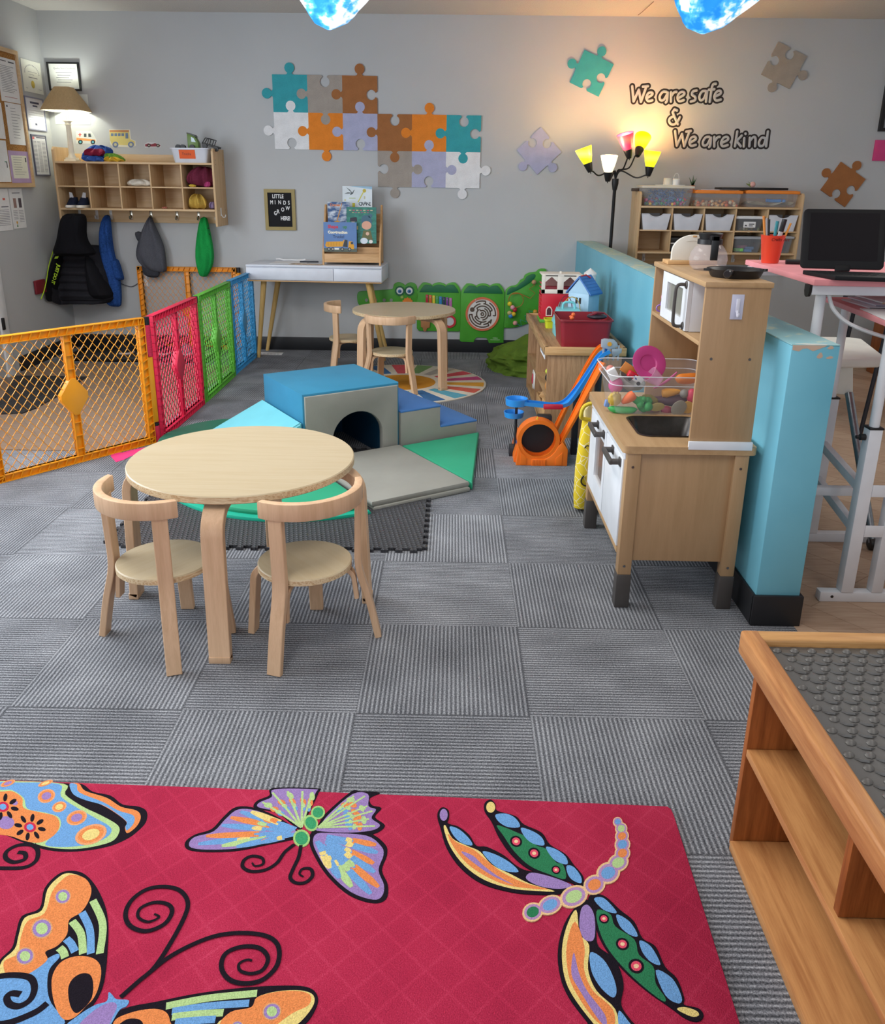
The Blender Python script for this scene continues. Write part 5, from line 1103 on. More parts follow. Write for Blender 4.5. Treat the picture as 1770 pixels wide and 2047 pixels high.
# white console desk
t = thing('console_desk', 'white console desk with two drawers and slanting wooden legs at the back wall', 'desk', (-1.05, 6.45, 0))
dw = plastic('d6dae4', .4); MD = Matrix.Translation((-1.045, 6.265, 0)) @ Matrix.Rotation(radians(-3), 4, 'Z')
b = MB(dw); b.box((-.515, 0, .706), (.515, .385, .722), .003, M=MD).box((-.515, .012, .605), (.515, .385, .707), .002, M=MD).obj('body', t)
b = MB(dw); b.box((-.513, -.002, .612), (.148, .013, .700), .002, M=MD).obj('drawer', t); b = MB(dw); b.box((.152, -.002, .612), (.513, .013, .700), .002, M=MD).obj('drawer', t)
b = MB(pine); b.box((-.51, .005, .598), (.51, .38, .606), .001, M=MD).obj('bottom_board', t)
yl = wood('d3b072', 'c09a58', 'z', 1, .5)
for sx, sy, tx, tz in ((-.478, .08, -.40, 0), (-.485, .36, -.345, 0), (.515, .075, .40, 0), (.50, .37, .37, 0)):
    b = MB(yl); ty_ = .07 if sy < .2 else .30
    b.tube([MD @ Vector((sx, sy, .0)), MD @ Vector((tx, ty_, .60))], [.014, .022], 12); b.obj('leg', t)
# papers and pencil on it
dz = .7222
def flat(name, lab, cat, pts, m, z, th=.001):
    b = MB(m); b.prism(pts, z, z+th); return tag(b.obj(name), lab, cat)
q = [MD @ Vector(p) for p in ((-.36, .10, 0), (-.36, .30, 0), (-.1, .33, 0), (-.08, .12, 0))]
flat('paper_sheet', 'white paper sheet lying on the white desk', 'paper', [(p.x, p.y) for p in q], paper, dz)
q = [MD @ Vector(p) for p in ((-.20, .04, 0), (-.18, .13, 0), (.06, .10, 0), (.05, .03, 0))]
b = MB(plastic('c8b49a', .7), ink); b.prism([(p.x, p.y) for p in q], dz+.0012, dz+.003)
for i in range(5): a = MD @ Vector((-.17+i*.045, .07, 0)); b.use([plastic('6a5a50'), plastic('b07a60')][i % 2]).box((a.x-.014, a.y-.015, dz+.003), (a.x+.014, a.y+.015, dz+.0035), 0)
tag(b.obj('picture_strip'), 'tan picture strip lying at the front of the white desk', 'paper')
b = MB(plastic('2a2f3a', .5)); a, c = MD @ Vector((-.15, .215, dz+.006)), MD @ Vector((-.01, .235, dz+.006)); b.tube([a, c], .005, 6); tag(b.obj('marker_pen'), 'dark pen lying on the white desk', 'pen')
b = MB(paper); a = [MD @ Vector((-.37+i*.03, .335+.01*sin(i*2), dz+.008+.006*(i in (0, 1, 8)))) for i in range(9)]; b.tube(a, .006, 6); tag(b.obj('crumpled_strip'), 'crumpled white strip along the back of the white desk', 'paper')
b = MB(paper, greyink); p = [onz(*c) for c in ((516, 704), (567, 705), (563, 710), (514, 709))]; b.prism([(c.x, c.y) for c in p], 0, .0015)
for i in range(6):
    c = p[3].lerp(p[2], .08+i*.14)
    b.use(greyink).box((c.x, c.y+.02, .0015), (c.x+.02, c.y+.035, .0019), 0)
tag(b.obj('floor_label'), 'white label strip on the carpet under the white desk', 'label')
# book display rack
t = thing('book_rack', 'small pine book display rack on the white desk', 'book rack', (-.77, 6.42, dz))
rx0, rx1, ry0 = -.985, -.545, 6.325; rkw = wood('d9b083', 'bd9160', 'x', 1, .5); rkz = wood('d2a878', 'b88c5c', 'z', 1, .5)
for x in (rx0, rx1-.014):
    b = MB(rkz); b.prism([(ry0, dz+.0005), (ry0+.02, dz+.0005), (ry0+.025, dz+.02), (ry0+.215, dz+.02), (ry0+.22, dz+.0005), (ry0+.24, dz+.0005), (ry0+.24, 1.150), (ry0+.205, 1.155), (ry0+.19, 1.14), (ry0, .80)], x, x+.014, 'yz', .002).obj('side_panel', t)
b = MB(rkw); b.box((rx0+.014, ry0+.003, .742), (rx1-.014, ry0+.013, .806), .002).obj('front_rail', t)
b = MB(rkw); b.box((rx0+.014, ry0+.013, .742), (rx1-.014, ry0+.235, .752), .001).obj('bottom_shelf', t)
for yy, z in ((ry0+.085, .85), (ry0+.165, .95)):
    b = MB(rkw); b.box((rx0+.014, yy, z-.05), (rx1-.014, yy+.01, z), .001).box((rx0+.014, yy, z-.06), (rx1-.014, yy+.07, z-.05), .001).obj('tier', t)
b = MB(rkw); b.box((rx0+.014, ry0+.228, .75), (rx1-.014, ry0+.236, 1.09), .001).obj('back_panel', t)
# books lean back a little; local frame: x right, y up the cover, z out of the cover
def book(name, lab, u0, v0, w, h, y, base, art):
    p = ony(u0, v0, y); M = Matrix.Translation((p.x, y, p.z)) @ Matrix.Rotation(radians(90-5), 4, 'X')
    t = thing('picture_book', lab, 'book', (p.x+w/2, y, p.z), 'picture books on the rack')
    b = MB(paper); b.box((.001, .001, -.007), (w-.001, h-.001, -.001), 0, M=M).obj('pages', t)
    b = MB(base); b.box((0, 0, -.001), (w, h, .0005), 0, M=M).box((0, 0, -.009), (w, h, -.007), 0, M=M).box((-.001, 0, -.009), (.001, h, .0005), 0, M=M); b.obj('cover', t)
    b = MB(); b.cur = 0; art(b, M, w, h); b.obj('cover_art', t); return t
def R_(b, M, c, x0, y0, x1, y1, z=.001): b.use(plastic(c, .5)).box((x0, y0, z-.0006), (x1, y1, z), 0, M=M)
def Pg(b, M, c, pts, z=.001): b.use(plastic(c, .5)).prism(pts, z-.0008, z, 'xy', M=M)
def sky_mat(c1, c2, sc=14):
    m, n = base('printed_sky', c1, .4); v = n.coord((1, 1, 2)); n.lk(n.ramp(n.noise(v, sc, 4, .6), ((.42, c1), (.62, c2))), n.b.inputs['Base Color']); return m
def art_crane(b, M, w, h):
    M = M @ Matrix.Translation((0, h*.36, 0)); h = h*.64
    Pg(b, M, '9cc4e0', [(w*.25, h), (w, h*.9), (w, h)], .0008)
    Pg(b, M, '4a5458', [(w*.06, h*.74), (w*.18, h*.79), (w*.30, h*.78), (w*.12, h*.97), (w*.25, h*.88), (w*.33, h*.78), (w*.38, h*.86), (w*.42, h*.88), (w*.385, h*.83), (w*.36, h*.75), (w*.28, h*.70), (w*.24, h*.71), (w*.30, h*.75)])
    Pg(b, M, 'd8d25c', [(w*.50, h*.45), (w*.70, h*.83), (w*.73, h*.81), (w*.54, h*.45)], .0008); Pg(b, M, 'c8b43a', circ(w*.74, h*.85, w*.06, 12), .0012)
    R_(b, M, 'a8b848', w*.22, h*.58, w*.44, h*.60); R_(b, M, 'd8d23a', w*.33, h*.28, w*.42, h*.42); R_(b, M, 'd8d2a0', w*.06, h*.48, w*.11, h*.55)
    for i in range(4): R_(b, M, 'b8a838', w*.72, h*(.56+i*.03), w*.77, h*(.575+i*.03))
    b.use(plastic('2a3644', .5))
    for i, (c, dy) in enumerate((('C', 0), ('R', 0), ('A', .02), ('N', 0), ('E', 0))): wr(b, c, h*.17, M @ Matrix.Translation((w*(.54+i*.085), h*(.34+dy), .001)), extrude=.0004, offset=.0006)
    b.use(plastic('d8d49a', .5)); wr(b, 'CRANE', h*.13, M @ Matrix.Translation((w*.55, h*.16, .001)), extrude=.0004, offset=.0004)
book('picture_book', 'pale blue and white picture book with a bird, top of the rack', 686, 462, .225, .33, ry0+.205, plastic('dfe8ee', .4), art_crane)
def art_cranes(b, M, w, h):
    b.use(plastic('d87a48', .5)); wr(b, 'Cranes', h*.17, M @ Matrix.Translation((w*.10, h*.80, .001)), extrude=.0004, offset=.001)
    Pg(b, M, 'c88a4c', [(w*.38, h*.08), (w*.64, h*.96), (w*.67, h*.95), (w*.44, h*.08)]); Pg(b, M, 'd8a030', [(w*.18, 0), (w*.3, h*.08), (w*.46, h*.12), (w*.58, h*.05), (w*.6, 0)], .0012); R_(b, M, '3a3028', w*.3, h*.0, w*.45, h*.04, .0015)
book('picture_book', 'blue sky picture book with a crane boom, upper left of the rack', 656, 446, .165, .155, ry0+.125, sky_mat('1f4f86', 'cfd8e4'), art_cranes)
def art_green(b, M, w, h):
    for i, c in enumerate(('d8c8a0', 'c85870', 'd8c8a0', 'c85870', 'd8c8a0', 'c85870', 'd8c8a0')): R_(b, M, c, w*(.08+i*.12), h*.90, w*(.16+i*.12), h*.925)
    for i in range(6): R_(b, M, ('a8a878', '9a5a80')[i % 2], w*(.18+i*.10), h*.84, w*(.25+i*.10), h*.86)
    Pg(b, M, '2a2638', [(w*.10, h*.60), (w*.12, h*.70), (w*.33, h*.73), (w*.36, h*.60)]); R_(b, M, 'b8b0a8', w*.16, h*.55, w*.27, h*.60)
    Pg(b, M, '3f6a80', circ(w*.66, h*.64, w*.175, 20), .001); Pg(b, M, '3f6a80', circ(w*.80, h*.76, w*.07, 12), .001); Pg(b, M, 'e0a890', circ(w*.67, h*.50, w*.165, 20, h*.12), .0014); Pg(b, M, '3f6a80', [(w*.50, h*.60), (w*.6, h*.63), (w*.8, h*.62), (w*.86, h*.5), (w*.84, h*.66), (w*.66, h*.72), (w*.53, h*.66)], .0018)
    Pg(b, M, '6a6a40', [(w*.50, h*.12), (w*.56, h*.36), (w*.80, h*.36), (w*.88, h*.10)], .0012); Pg(b, M, 'e0b8a0', circ(w*.70, h*.27, w*.06, 12), .0016); Pg(b, M, 'dfeaf4', circ(w*.58, h*.07, w*.13, 18, h*.085), .002); Pg(b, M, 'e8e4e0', circ(w*.81, h*.05, w*.07, 14, h*.05), .002); R_(b, M, '174a44', w*.02, h*.01, w*.36, h*.30, .0009); R_(b, M, 'c8b480', w*.28, h*.38, w*.38, h*.48)
book('picture_book', 'green picture book with a grey haired cartoon woman, right of the rack', 694, 486, .222, .262, ry0+.06, sky_mat('1d6f64', '2d8a7a', 30), art_green)
def art_truck(b, M, w, h):
    b.use(plastic('c83a58', .5)); wr(b, 'Shape', h*.15, M @ Matrix.Translation((w*.13, h*.80, .001)), extrude=.0004, offset=.0016); b.use(plastic('3f8a5a', .5)); wr(b, 'up', h*.15, M @ Matrix.Translation((w*.58, h*.80, .001)), extrude=.0004, offset=.0012)
    b.use(plastic('f0ead8', .5)); wr(b, 'Construction', h*.125, M @ Matrix.Translation((w*.13, h*.62, .001)), extrude=.0004, offset=.0016); b.use(plastic('27406e', .5)); wr(b, 'Trucks!', h*.13, M @ Matrix.Translation((w*.28, h*.47, .001)), extrude=.0004, offset=.0006)
    R_(b, M, '5a6458', 0, 0, w, h*.12, .0008)
    Pg(b, M, 'e0a028', [(w*.04, h*.22), (w*.08, h*.34), (w*.60, h*.36), (w*.58, h*.40), (w*.63, h*.40), (w*.57, h*.18), (w*.08, h*.16)]); Pg(b, M, 'e0a028', [(w*.74, h*.16), (w*.76, h*.36), (w*.86, h*.36), (w*.92, h*.22), (w*.92, h*.10), (w*.74, h*.10)]); R_(b, M, '3a4048', w*.82, h*.26, w*.89, h*.34, .0014); Pg(b, M, '33383e', [(w*.58, h*.18), (w*.64, h*.42), (w*.72, h*.40), (w*.72, h*.16)], .0013)
    for x in (.15, .27, .56, .78): Pg(b, M, '35383a', circ(w*x, h*.09, w*.055, 16), .0015); Pg(b, M, '9a9a96', circ(w*x, h*.09, w*.03, 12), .002)
    R_(b, M, 'e8e8e4', w*.32, h*.07, w*.46, h*.13, .0016)
    for i in range(5): R_(b, M, 'b87c18', w*(.13+i*.085), h*.2, w*(.14+i*.085), h*.33, .0014)
book('picture_book', 'blue picture book with a yellow dump truck, lower front of the rack', 648, 503, .247, .215, ry0+.018, plastic('5a80b8', .4), art_truck)
# ================= crocodile wall toy
def cw(x, y): return wp(780+x*.18644, 540+y*.18644)
cg = plastic('4aa02e', .45); cdk = plastic('176a42', .5); YC = YB-.018
def cpanel(t, pts, name='panel', y1=YB-.0005, y0=YC, m=None):
    b = MB(m or cg); b.prism([cw(*p) for p in spl(pts, True, 4)] if len(pts) > 99 else [cw(*p) for p in pts], y0, y1, 'xz', .003); return b.obj(name, t)
def bumps(x0, x1, yb, yt, ysd):
    n = 18; out = []
    for j in range(3*n+1):
        f = j/(3*n); x = x0+(x1-x0)*f; k = abs(sin(f*3*pi))**.55; e = min(1, min(f, 1-f)*9)**.5
        out.append((x, yb-(yb-yt)*(.55*e+.45*k*e)))
    return out
t = thing('crocodile_head_toy', 'green crocodile head wall toy with googly eyes', 'wall toy', (-.5, YB, .3))
cpanel(t, spl([(-350, 300), (-345, 245), (-310, 225), (-150, 215), (0, 205), (30, 195), (45, 150), (75, 130), (110, 130), (145, 145), (165, 160), (190, 138), (230, 130), (270, 145), (292, 190), (294, 330), (200, 400), (0, 400), (-250, 400), (-330, 370)], True, 4), 'panel')
for x in (107, 209):
    b = MB(cdk); b.prism([cw(x+(50+6*(i % 2))*cos(2*pi*i/24), 220+(50+6*(i % 2))*sin(2*pi*i/24)) for i in range(24)], YC-.006, YC, 'xz').obj('eye_ring', t)
    b = MB(white); b.prism([cw(*p) for p in circ(x, 218, 36, 24)], YC-.012, YC-.006, 'xz', .002).use(plastic('4a86c0', .3)).prism([cw(*p) for p in circ(x, 222, 20, 18)], YC-.013, YC-.012, 'xz').use(plastic('20406a', .3)).prism([cw(*p) for p in circ(x+4, 224, 9, 14)], YC-.0135, YC-.013, 'xz').obj('eye', t, 'white and blue googly eye')
b = MB(plastic('e8862e', .5)); b.prism([cw(190+(48+10*(i % 2))*cos(2*pi*i/20), 340+(44+10*(i % 2))*sin(2*pi*i/20)) for i in range(20)], YC-.008, YC, 'xz').obj('gear', t, 'orange gear'); b = MB(plastic('b8d070', .5)); b.prism([cw(130+(24 if i % 2 else 9)*cos(2*pi*i/12), 285+(24 if i % 2 else 9)*sin(2*pi*i/12)) for i in range(12)], YC-.006, YC, 'xz').obj('star_gear', t, 'pale green star gear')
b = MB(plastic('8a9088', .5))
for x in (-250, -150, -60, 15): b.prism([cw(*p) for p in circ(x, 318, 17, 14)], YC-.003, YC, 'xz')
b.obj('tooth', t, 'grey teeth')
t = thing('crocodile_body_toy', 'green crocodile body wall toy with a small xylophone', 'wall toy', (-.1, YB, .3))
cpanel(t, [(290, 230)]+bumps(300, 752, 205, 130, 0)+[(760, 230), (752, 640), (735, 655), (310, 648), (288, 620)]); cpanel(t, [(316, 232), (330, 205)]+bumps(332, 722, 205, 152, 0)[4:-4]+[(724, 205), (738, 240)], 'scales', YC, YC-.004, cdk)
for i, c in enumerate(('b02838', 'd8642e', 'e0cc3a', '4aa050', '2f7fc0', '27305a', '7a3f90', 'b868a8')):
    x = 384+i*36; y = 258+i*5; b = MB(plastic(c, .4)); b.prism([cw(x, y), cw(x+28, y+1), cw(x+28, y+108), cw(x, y+106)], YC-.008, YC, 'xz', .001).use(metal('d0d2d4')).prism([cw(*p) for p in circ(x+14, y+24, 5, 10)], YC-.010, YC-.008, 'xz').obj('xylophone_bar', t)
b = MB(plastic('b07a4c', .6)); b.prism([cw(*p) for p in ((330, 520), (432, 520), (428, 610), (400, 615), (392, 640), (374, 656), (358, 640), (352, 612), (332, 605))], YC-.012, YC, 'xz', .002).obj('wooden_zigzag', t, 'wooden pointed piece')
b = MB(plastic('c02a34', .5)); b.ring([cw(*p) for p in circ(640, 545, 68, 28)], [cw(*p) for p in circ(640, 545, 46, 28)], YC-.01, YC, 'xz').use(plastic('c8ccd0', .2)).prism([cw(*p) for p in circ(640, 545, 46, 28)], YC-.004, YC, 'xz').obj('mirror', t, 'red rimmed round mirror')
t = thing('crocodile_maze_toy', 'green crocodile body wall toy with a round maze', 'wall toy', (.24, YB, .3))
cpanel(t, [(762, 240)]+bumps(770, 1222, 212, 140, 0)+[(1230, 240), (1216, 775), (1060, 778), (1045, 740), (1030, 722), (930, 718), (912, 735), (895, 770), (765, 765), (748, 750)]); cpanel(t, [(788, 242), (800, 212)]+bumps(802, 1192, 212, 162, 0)[4:-4]+[(1195, 214), (1208, 250)], 'scales', YC, YC-.004, cdk)
mc = (990, 466)
b = MB(plastic('d8714e', .5)); b.ring([cw(*p) for p in circ(*mc, 180, 48)], [cw(*p) for p in circ(*mc, 158, 48)], YC-.012, YC, 'xz').obj('maze_rim', t, 'salmon ring'); b = MB(plastic('dcd8d4', .5)); b.prism([cw(*p) for p in circ(*mc, 159, 48)], YC-.008, YC, 'xz').obj('maze_disc', t)
b = MB(plastic('5a4a3e', .6))
def arc(r, a0, a1, w=7):
    n = max(6, int(abs(a1-a0)/8)); A_ = [radians(a0+(a1-a0)*i/n) for i in range(n+1)]
    b.prism([cw(mc[0]+(r+w)*cos(a), mc[1]+(r+w)*sin(a)) for a in A_]+[cw(mc[0]+(r-w)*cos(a), mc[1]+(r-w)*sin(a)) for a in A_[::-1]], YC-.0092, YC-.008, 'xz')
for r, a0, a1 in ((140, -120, -75), (140, -58, 8), (140, 60, 178), (112, -160, -100), (112, -85, -20), (112, 30, 85), (112, 100, 180), (86, -135, 15), (86, 60, 160), (62, -70, 90), (62, 120, 230), (38, -120, 120), (14, 0, 350)): arc(r, a0, a1)
for a, r0, r1 in ((-75, 112, 140), (8, 112, 140), (60, 112, 140), (178, 112, 140), (-20, 86, 112), (15, 62, 86), (100, 86, 112), (-120, 38, 62), (-135, 62, 86), (160, 62, 86)):
    a = radians(a); d = Vector((-sin(a), cos(a), 0))*6; p, q = Vector((mc[0]+r0*cos(a), mc[1]+r0*sin(a), 0)), Vector((mc[0]+r1*cos(a), mc[1]+r1*sin(a), 0)); b.prism([cw(k.x, k.y) for k in (p+d, q+d, q-d, p-d)], YC-.0092, YC-.008, 'xz')
b.prism([cw(*p) for p in circ(882, 418, 25, 16)], YC-.0095, YC-.008, 'xz').prism([cw(*p) for p in ((1050, 545), (1095, 525), (1080, 572))], YC-.0095, YC-.008, 'xz').obj('maze_track', t, 'brown maze grooves')
b = MB(metal('e8e0d0'));
for p in ((917, 313), (1140, 392), (838, 540), (1060, 617)): b.prism([cw(*q) for q in circ(*p, 7, 10)], YC-.0135, YC-.012, 'xz')
b.use(plastic('cfe6c4', .6)); wr(b, 'VIGA', .018, facing_y(*[(lambda q: (q[0], YC-.0005, q[1]))(cw(1100, 732))][0]), extrude=.0003); b.box((cw(1075, 745)[0], YC-.0006, cw(1075, 745)[1]), (cw(1175, 745)[0], YC, cw(1175, 742)[1]), 0); b.obj('printed_mark', t, 'small pale print and screws')
t = thing('crocodile_tail_toy', 'green crocodile tail wall toy with bead wires', 'wall toy', (.6, YB, .4))
cpanel(t, spl([(1236, 235), (1250, 200), (1290, 170), (1340, 160), (1370, 140), (1400, 100), (1430, 85), (1445, 50), (1490, 25), (1560, 15), (1590, -10), (1640, -18), (1680, 20), (1680, 300), (1640, 500), (1500, 560), (1350, 610), (1228, 615), (1222, 600), (1232, 400)], True, 3)); cpanel(t, spl([(1254, 262), (1262, 215), (1300, 180), (1350, 178), (1390, 140), (1440, 105), (1465, 65), (1520, 40), (1555, 45), (1550, 80), (1500, 130), (1440, 170), (1370, 210), (1300, 240)], True, 3), 'scales', YC, YC-.004, cdk)
b = MB(plastic('b0642a', .5)); yw = YC-.03
b.tube([(lambda q: (q[0], yw, q[1]))(cw(1348+78*cos(2*pi*i/28), 312+78*sin(2*pi*i/28))) for i in range(28)], .0028, 6, True); b.tube([(lambda q: (q[0], yw, q[1]))(cw(*p)) for p in ((1300, 250), (1380, 240), (1500, 295), (1552, 240), (1488, 192), (1550, 150), (1535, 120))], .0028, 6).obj('bead_wire', t, 'orange bead wire')
b = MB(plastic('3f9ab0', .5)); b.tube([(lambda q: (q[0], yw, q[1]))(cw(*p)) for p in ((1340, 555), (1408, 595), (1392, 520), (1460, 548), (1440, 475), (1510, 500), (1485, 425), (1550, 440))], .0028, 6).obj('zigzag_wire', t, 'blue zigzag wire')
for p, c in (((1280, 353), 'e8d02e'), ((1310, 390), 'e8a8b0'), ((1335, 418), 'b02838'), ((1278, 450), 'c8b878'), ((1322, 462), 'e8c02e'), ((1290, 482), '3f86d0'), ((1338, 557), 'e8a8a0'), ((1552, 438), 'd8a03a'), ((1538, 122), 'b89068')):
    q = cw(*p); b = MB(plastic(c, .4)); b.ball((q[0], yw, q[1]), .019).obj('bead', t)
# ================= wall cubbies with hooks (built twice)
mp = wood('d9bb94', 'cba87c', 'x', .8, .5); mpz = wood('d6b78f', 'c6a377', 'z', .8, .5); mpy = wood('d6b78f', 'c6a377', 'y', .8, .5)
def cubby(x0, x1, dz_, lab, hooks, name='wall_cubby'):
    y0, y1 = 6.40, YB-.001; t = thing(name, lab, 'cubby shelf', ((x0+x1)/2, 6.55, 1.0+dz_))
    for x in (x0, x1-.016): b = MB(mpz); b.prism([(y0+.005, .985+dz_), (y1, .985+dz_), (y1, 1.54+dz_), (y0+.02, 1.54+dz_), (y0, 1.52+dz_), (y0, 1.0+dz_)], x, x+.016, 'yz', .002).obj('side_panel', t)
    for z in (1.425, 1.258, 1.095): b = MB(mp); b.box((x0+.016, y0+(.0 if z != 1.258 else .006), z+dz_), (x1-.016, y1-.0005, z+.014+dz_-(.004 if z == 1.258 else 0)), .001).obj('shelf', t)
    b = MB(mp); b.box((x0+.016, y1-.012, 1.439+dz_), (x1-.016, y1, 1.50+dz_), .001).box((x0+.016, y1-.006, 1.10+dz_), (x1-.016, y1, 1.43+dz_), 0).box((x0+.016, y1-.016, .995+dz_), (x1-.016, y1, 1.095+dz_), .002).obj('back_panel', t)
    for i in range(1, 5): x = x0+.016+(x1-x0-.032)*i/5; b = MB(mpz); b.box((x-.005, y0+.004, 1.109+dz_), (x+.005, y1-.006, 1.425+dz_), .001).obj('divider', t)
    for x, c in hooks:
        b = MB(metal('b8b4a8', .25) if c == 'm' else white); b.box((x-.011, y1-.020, 1.015+dz_), (x+.011, y1-.016, 1.085+dz_), .003).tube(spl([(x, y1-.02, 1.05+dz_), (x, y1-.035, 1.03+dz_), (x, y1-.05, 1.025+dz_), (x, y1-.055, 1.045+dz_)], False, 4), .006, 8); b.obj('coat_hook', t, 'silver coat hook' if c == 'm' else 'white coat hook')
    b = MB(plastic('6a5a48'))
    for z in (1.46, 1.43, 1.10): b.ball((x1+.0005, 6.45, z+dz_), (.001, .004, .004)).ball((x1+.0005, 6.64, z+dz_), (.001, .004, .004))
    b.obj('screw', t, 'screw heads'); return t
cubby(-2.968, -1.776, 0, 'maple wall cubby shelf with coat hooks above the hanging coats', [(-2.935, 'w'), (-2.80, 'w'), (-2.69, 'w'), (-2.53, 'm'), (-2.375, 'm'), (-2.17, 'm'), (-2.0, 'm'), (-1.86, 'w')])
cubby(1.372, 2.585, -.262, 'maple wall cubby shelf holding plastic bins behind the half wall', [(1.50, 'w'), (1.72, 'w'), (1.95, 'w'), (2.2, 'w'), (2.42, 'w')])
# white outlet, black switch of the left side cubby: hook on the right panel
b = MB(white); b.box((-1.7765, 6.50, 1.06), (-1.773, 6.52, 1.12), .001).tube(spl([(-1.774, 6.51, 1.07), (-1.76, 6.51, 1.05), (-1.745, 6.51, 1.055), (-1.742, 6.51, 1.07)], False, 4), .004, 6); tag(b.obj('adhesive_hook'), 'white adhesive hook on the right side of the coat cubby', 'hook')
b = MB(white); x, z = wp(287, 558); b.box((x-.035, YB-.006, z-.057), (x+.035, YB, z+.057), .003)
for dz2 in (-.024, .024): b.use(plastic('d8d8d6')).box((x-.017, YB-.0075, z+dz2-.014), (x+.017, YB-.006, z+dz2+.014), .003).use(black).box((x-.008, YB-.008, z+dz2-.004), (x-.005, YB-.0075, z+dz2+.006), 0).box((x+.005, YB-.008, z+dz2-.004), (x+.008, YB-.0075, z+dz2+.006), 0)
tag(b.obj('wall_outlet'), 'white wall outlet between the grey jacket and the gate', 'outlet')
b = MB(plastic('5a5a60')); p = [ony(*c, YB-.01) for c in ((242, 567), (262, 573), (275, 567), (285, 560))]; b.tube(spl([tuple(q) for q in p], False, 5), .003, 6); tag(b.obj('power_cord'), 'thin grey cord running from the outlet behind the blue jacket', 'cord')
# items in the left cubby
def shoe(x, y, z, lab, flip):
    t = thing('toddler_shoe', lab, 'shoe', (x, y, z), 'pair of toddler shoes'); nv = cloth('262c40', 300, .15)
    b = MB(offwhite); b.loft([(z+.0005, x-.036, x+.036, .12), (z+.004, x-.038, x+.038, .125), (z+.02, x-.036, x+.036, .12)], y+.07, 20, 0, 1, 1, .1); b.obj('sole', t, 'white sole')
    b = MB(nv); b.loft([(z+.02, x-.034, x+.034, .112), (z+.04, x-.033, x+.032, .085), (z+.06, x-.03, x+.028, .05), (z+.075, x-.027, x+.025, .03)], y+.07, 20, .001, 3, 2, .1); b.obj('upper', t)
    b = MB(cloth('c8cad0', 200)); b.prism([(x-.018+flip*.005, z+.07), (x+.014+flip*.005, z+.07), (x+.012+flip*.012, z+.108), (x-.01+flip*.012, z+.112)], y+.035, y+.041, 'xz', .002).obj('tongue', t, 'pale grey tongue')
shoe(-2.885, 6.44, 1.109, 'navy toddler shoe with white sole, left one in the bottom cubby', -1); shoe(-2.80, 6.43, 1.109, 'navy toddler shoe with white sole and red spot, right one in the bottom cubby', 1)
def heap(name, lab, cat, rows, y, col, seed, amp=.008, grp=None, sc=200): b = MB(cloth(col, sc)); b.loft(rows, y, 36, amp*2.2, 4, seed, .6); return tag(b.obj(name, sub=1), lab, cat, grp)
heap('folded_towel', 'folded off white towel in the top middle cubby', 'towel', [(1.269, -2.46, -2.27, .05), (1.285, -2.475, -2.265, .06), (1.305, -2.465, -2.28, .055), (1.32, -2.44, -2.33, .03)], 6.55, 'ddd8cc', 4, .006)
heap('maroon_jacket', 'maroon jacket stuffed in the top right cubby', 'jacket', [(1.269, -2.0, -1.81, .06), (1.31, -2.015, -1.80, .08), (1.36, -2.0, -1.80, .085), (1.40, -1.96, -1.82, .06), (1.415, -1.92, -1.85, .03)], 6.55, '6e2a40', 5, .012)
heap('yellow_hat', 'small yellow knit item in front of the maroon jacket', 'hat', [(1.269, -1.98, -1.93, .015), (1.28, -1.985, -1.925, .018), (1.288, -1.97, -1.94, .01)], 6.445, 'd8b84a', 6, .003)
heap('pink_mitten', 'small pink item beside the maroon jacket', 'mitten', [(1.269, -1.87, -1.82, .015), (1.29, -1.865, -1.815, .02), (1.31, -1.85, -1.82, .012)], 6.44, 'b8487e', 7, .003)
heap('mustard_shirt', 'mustard yellow cloth bundled in the bottom right cubby', 'shirt', [(1.1095, -2.01, -1.88, .045), (1.14, -2.02, -1.87, .07), (1.18, -2.01, -1.88, .07), (1.205, -1.99, -1.91, .05), (1.218, -1.96, -1.93, .02)], 6.55, 'c9a850', 8, .012)
heap('lilac_cloth', 'lilac cloth in the bottom right cubby beside the mustard bundle', 'cloth', [(1.1095, -1.86, -1.80, .04), (1.14, -1.862, -1.797, .05), (1.165, -1.85, -1.80, .03)], 6.54, '9a8ab0', 9, .008)
heap('red_sock', 'small faded red item in the fourth bottom cubby', 'sock', [(1.1095, -2.22, -2.17, .02), (1.118, -2.215, -2.175, .02), (1.124, -2.20, -2.185, .01)], 6.50, 'c07a6a', 10, .003)
t = thing('blanket_pile', 'crumpled blue, green and yellow cloth pile on top of the coat cubby', 'blanket', (-2.62, 6.5, 1.44))
for col, rows, y, sd, lab in (('2f4f96', [(1.4395, -2.79, -2.57, .07), (1.475, -2.80, -2.58, .08), (1.51, -2.78, -2.56, .07), (1.545, -2.73, -2.58, .04), (1.556, -2.70, -2.66, .015)], 6.58, 1, 'blue cloth'), ('8a2340', [(1.475, -2.76, -2.6, .05), (1.51, -2.75, -2.59, .06), (1.53, -2.72, -2.62, .02)], 6.50, 2, 'maroon cloth'), ('3f62b0', [(1.4395, -2.76, -2.60, .03), (1.46, -2.77, -2.60, .035), (1.48, -2.73, -2.62, .015)], 6.46, 9, 'bright blue cloth'), ('6f9a3a', [(1.4395, -2.60, -2.44, .05), (1.47, -2.61, -2.47, .06), (1.50, -2.60, -2.52, .03)], 6.52, 3, 'green cloth'), ('d8ae3a', [(1.4395, -2.60, -2.43, .04), (1.455, -2.59, -2.45, .045), (1.475, -2.56, -2.52, .015)], 6.455, 4, 'yellow cloth')):
    b = MB(cloth(col, 200)); b.loft(rows, y, 36, .024, 4, sd, .6); b.obj('fold', t, lab, sub=1)
t = thing('white_bin', 'white bin with an orange label on top of the coat cubby', 'bin', (-1.95, 6.52, 1.439)); wbin = plastic('cfd3de', .35)
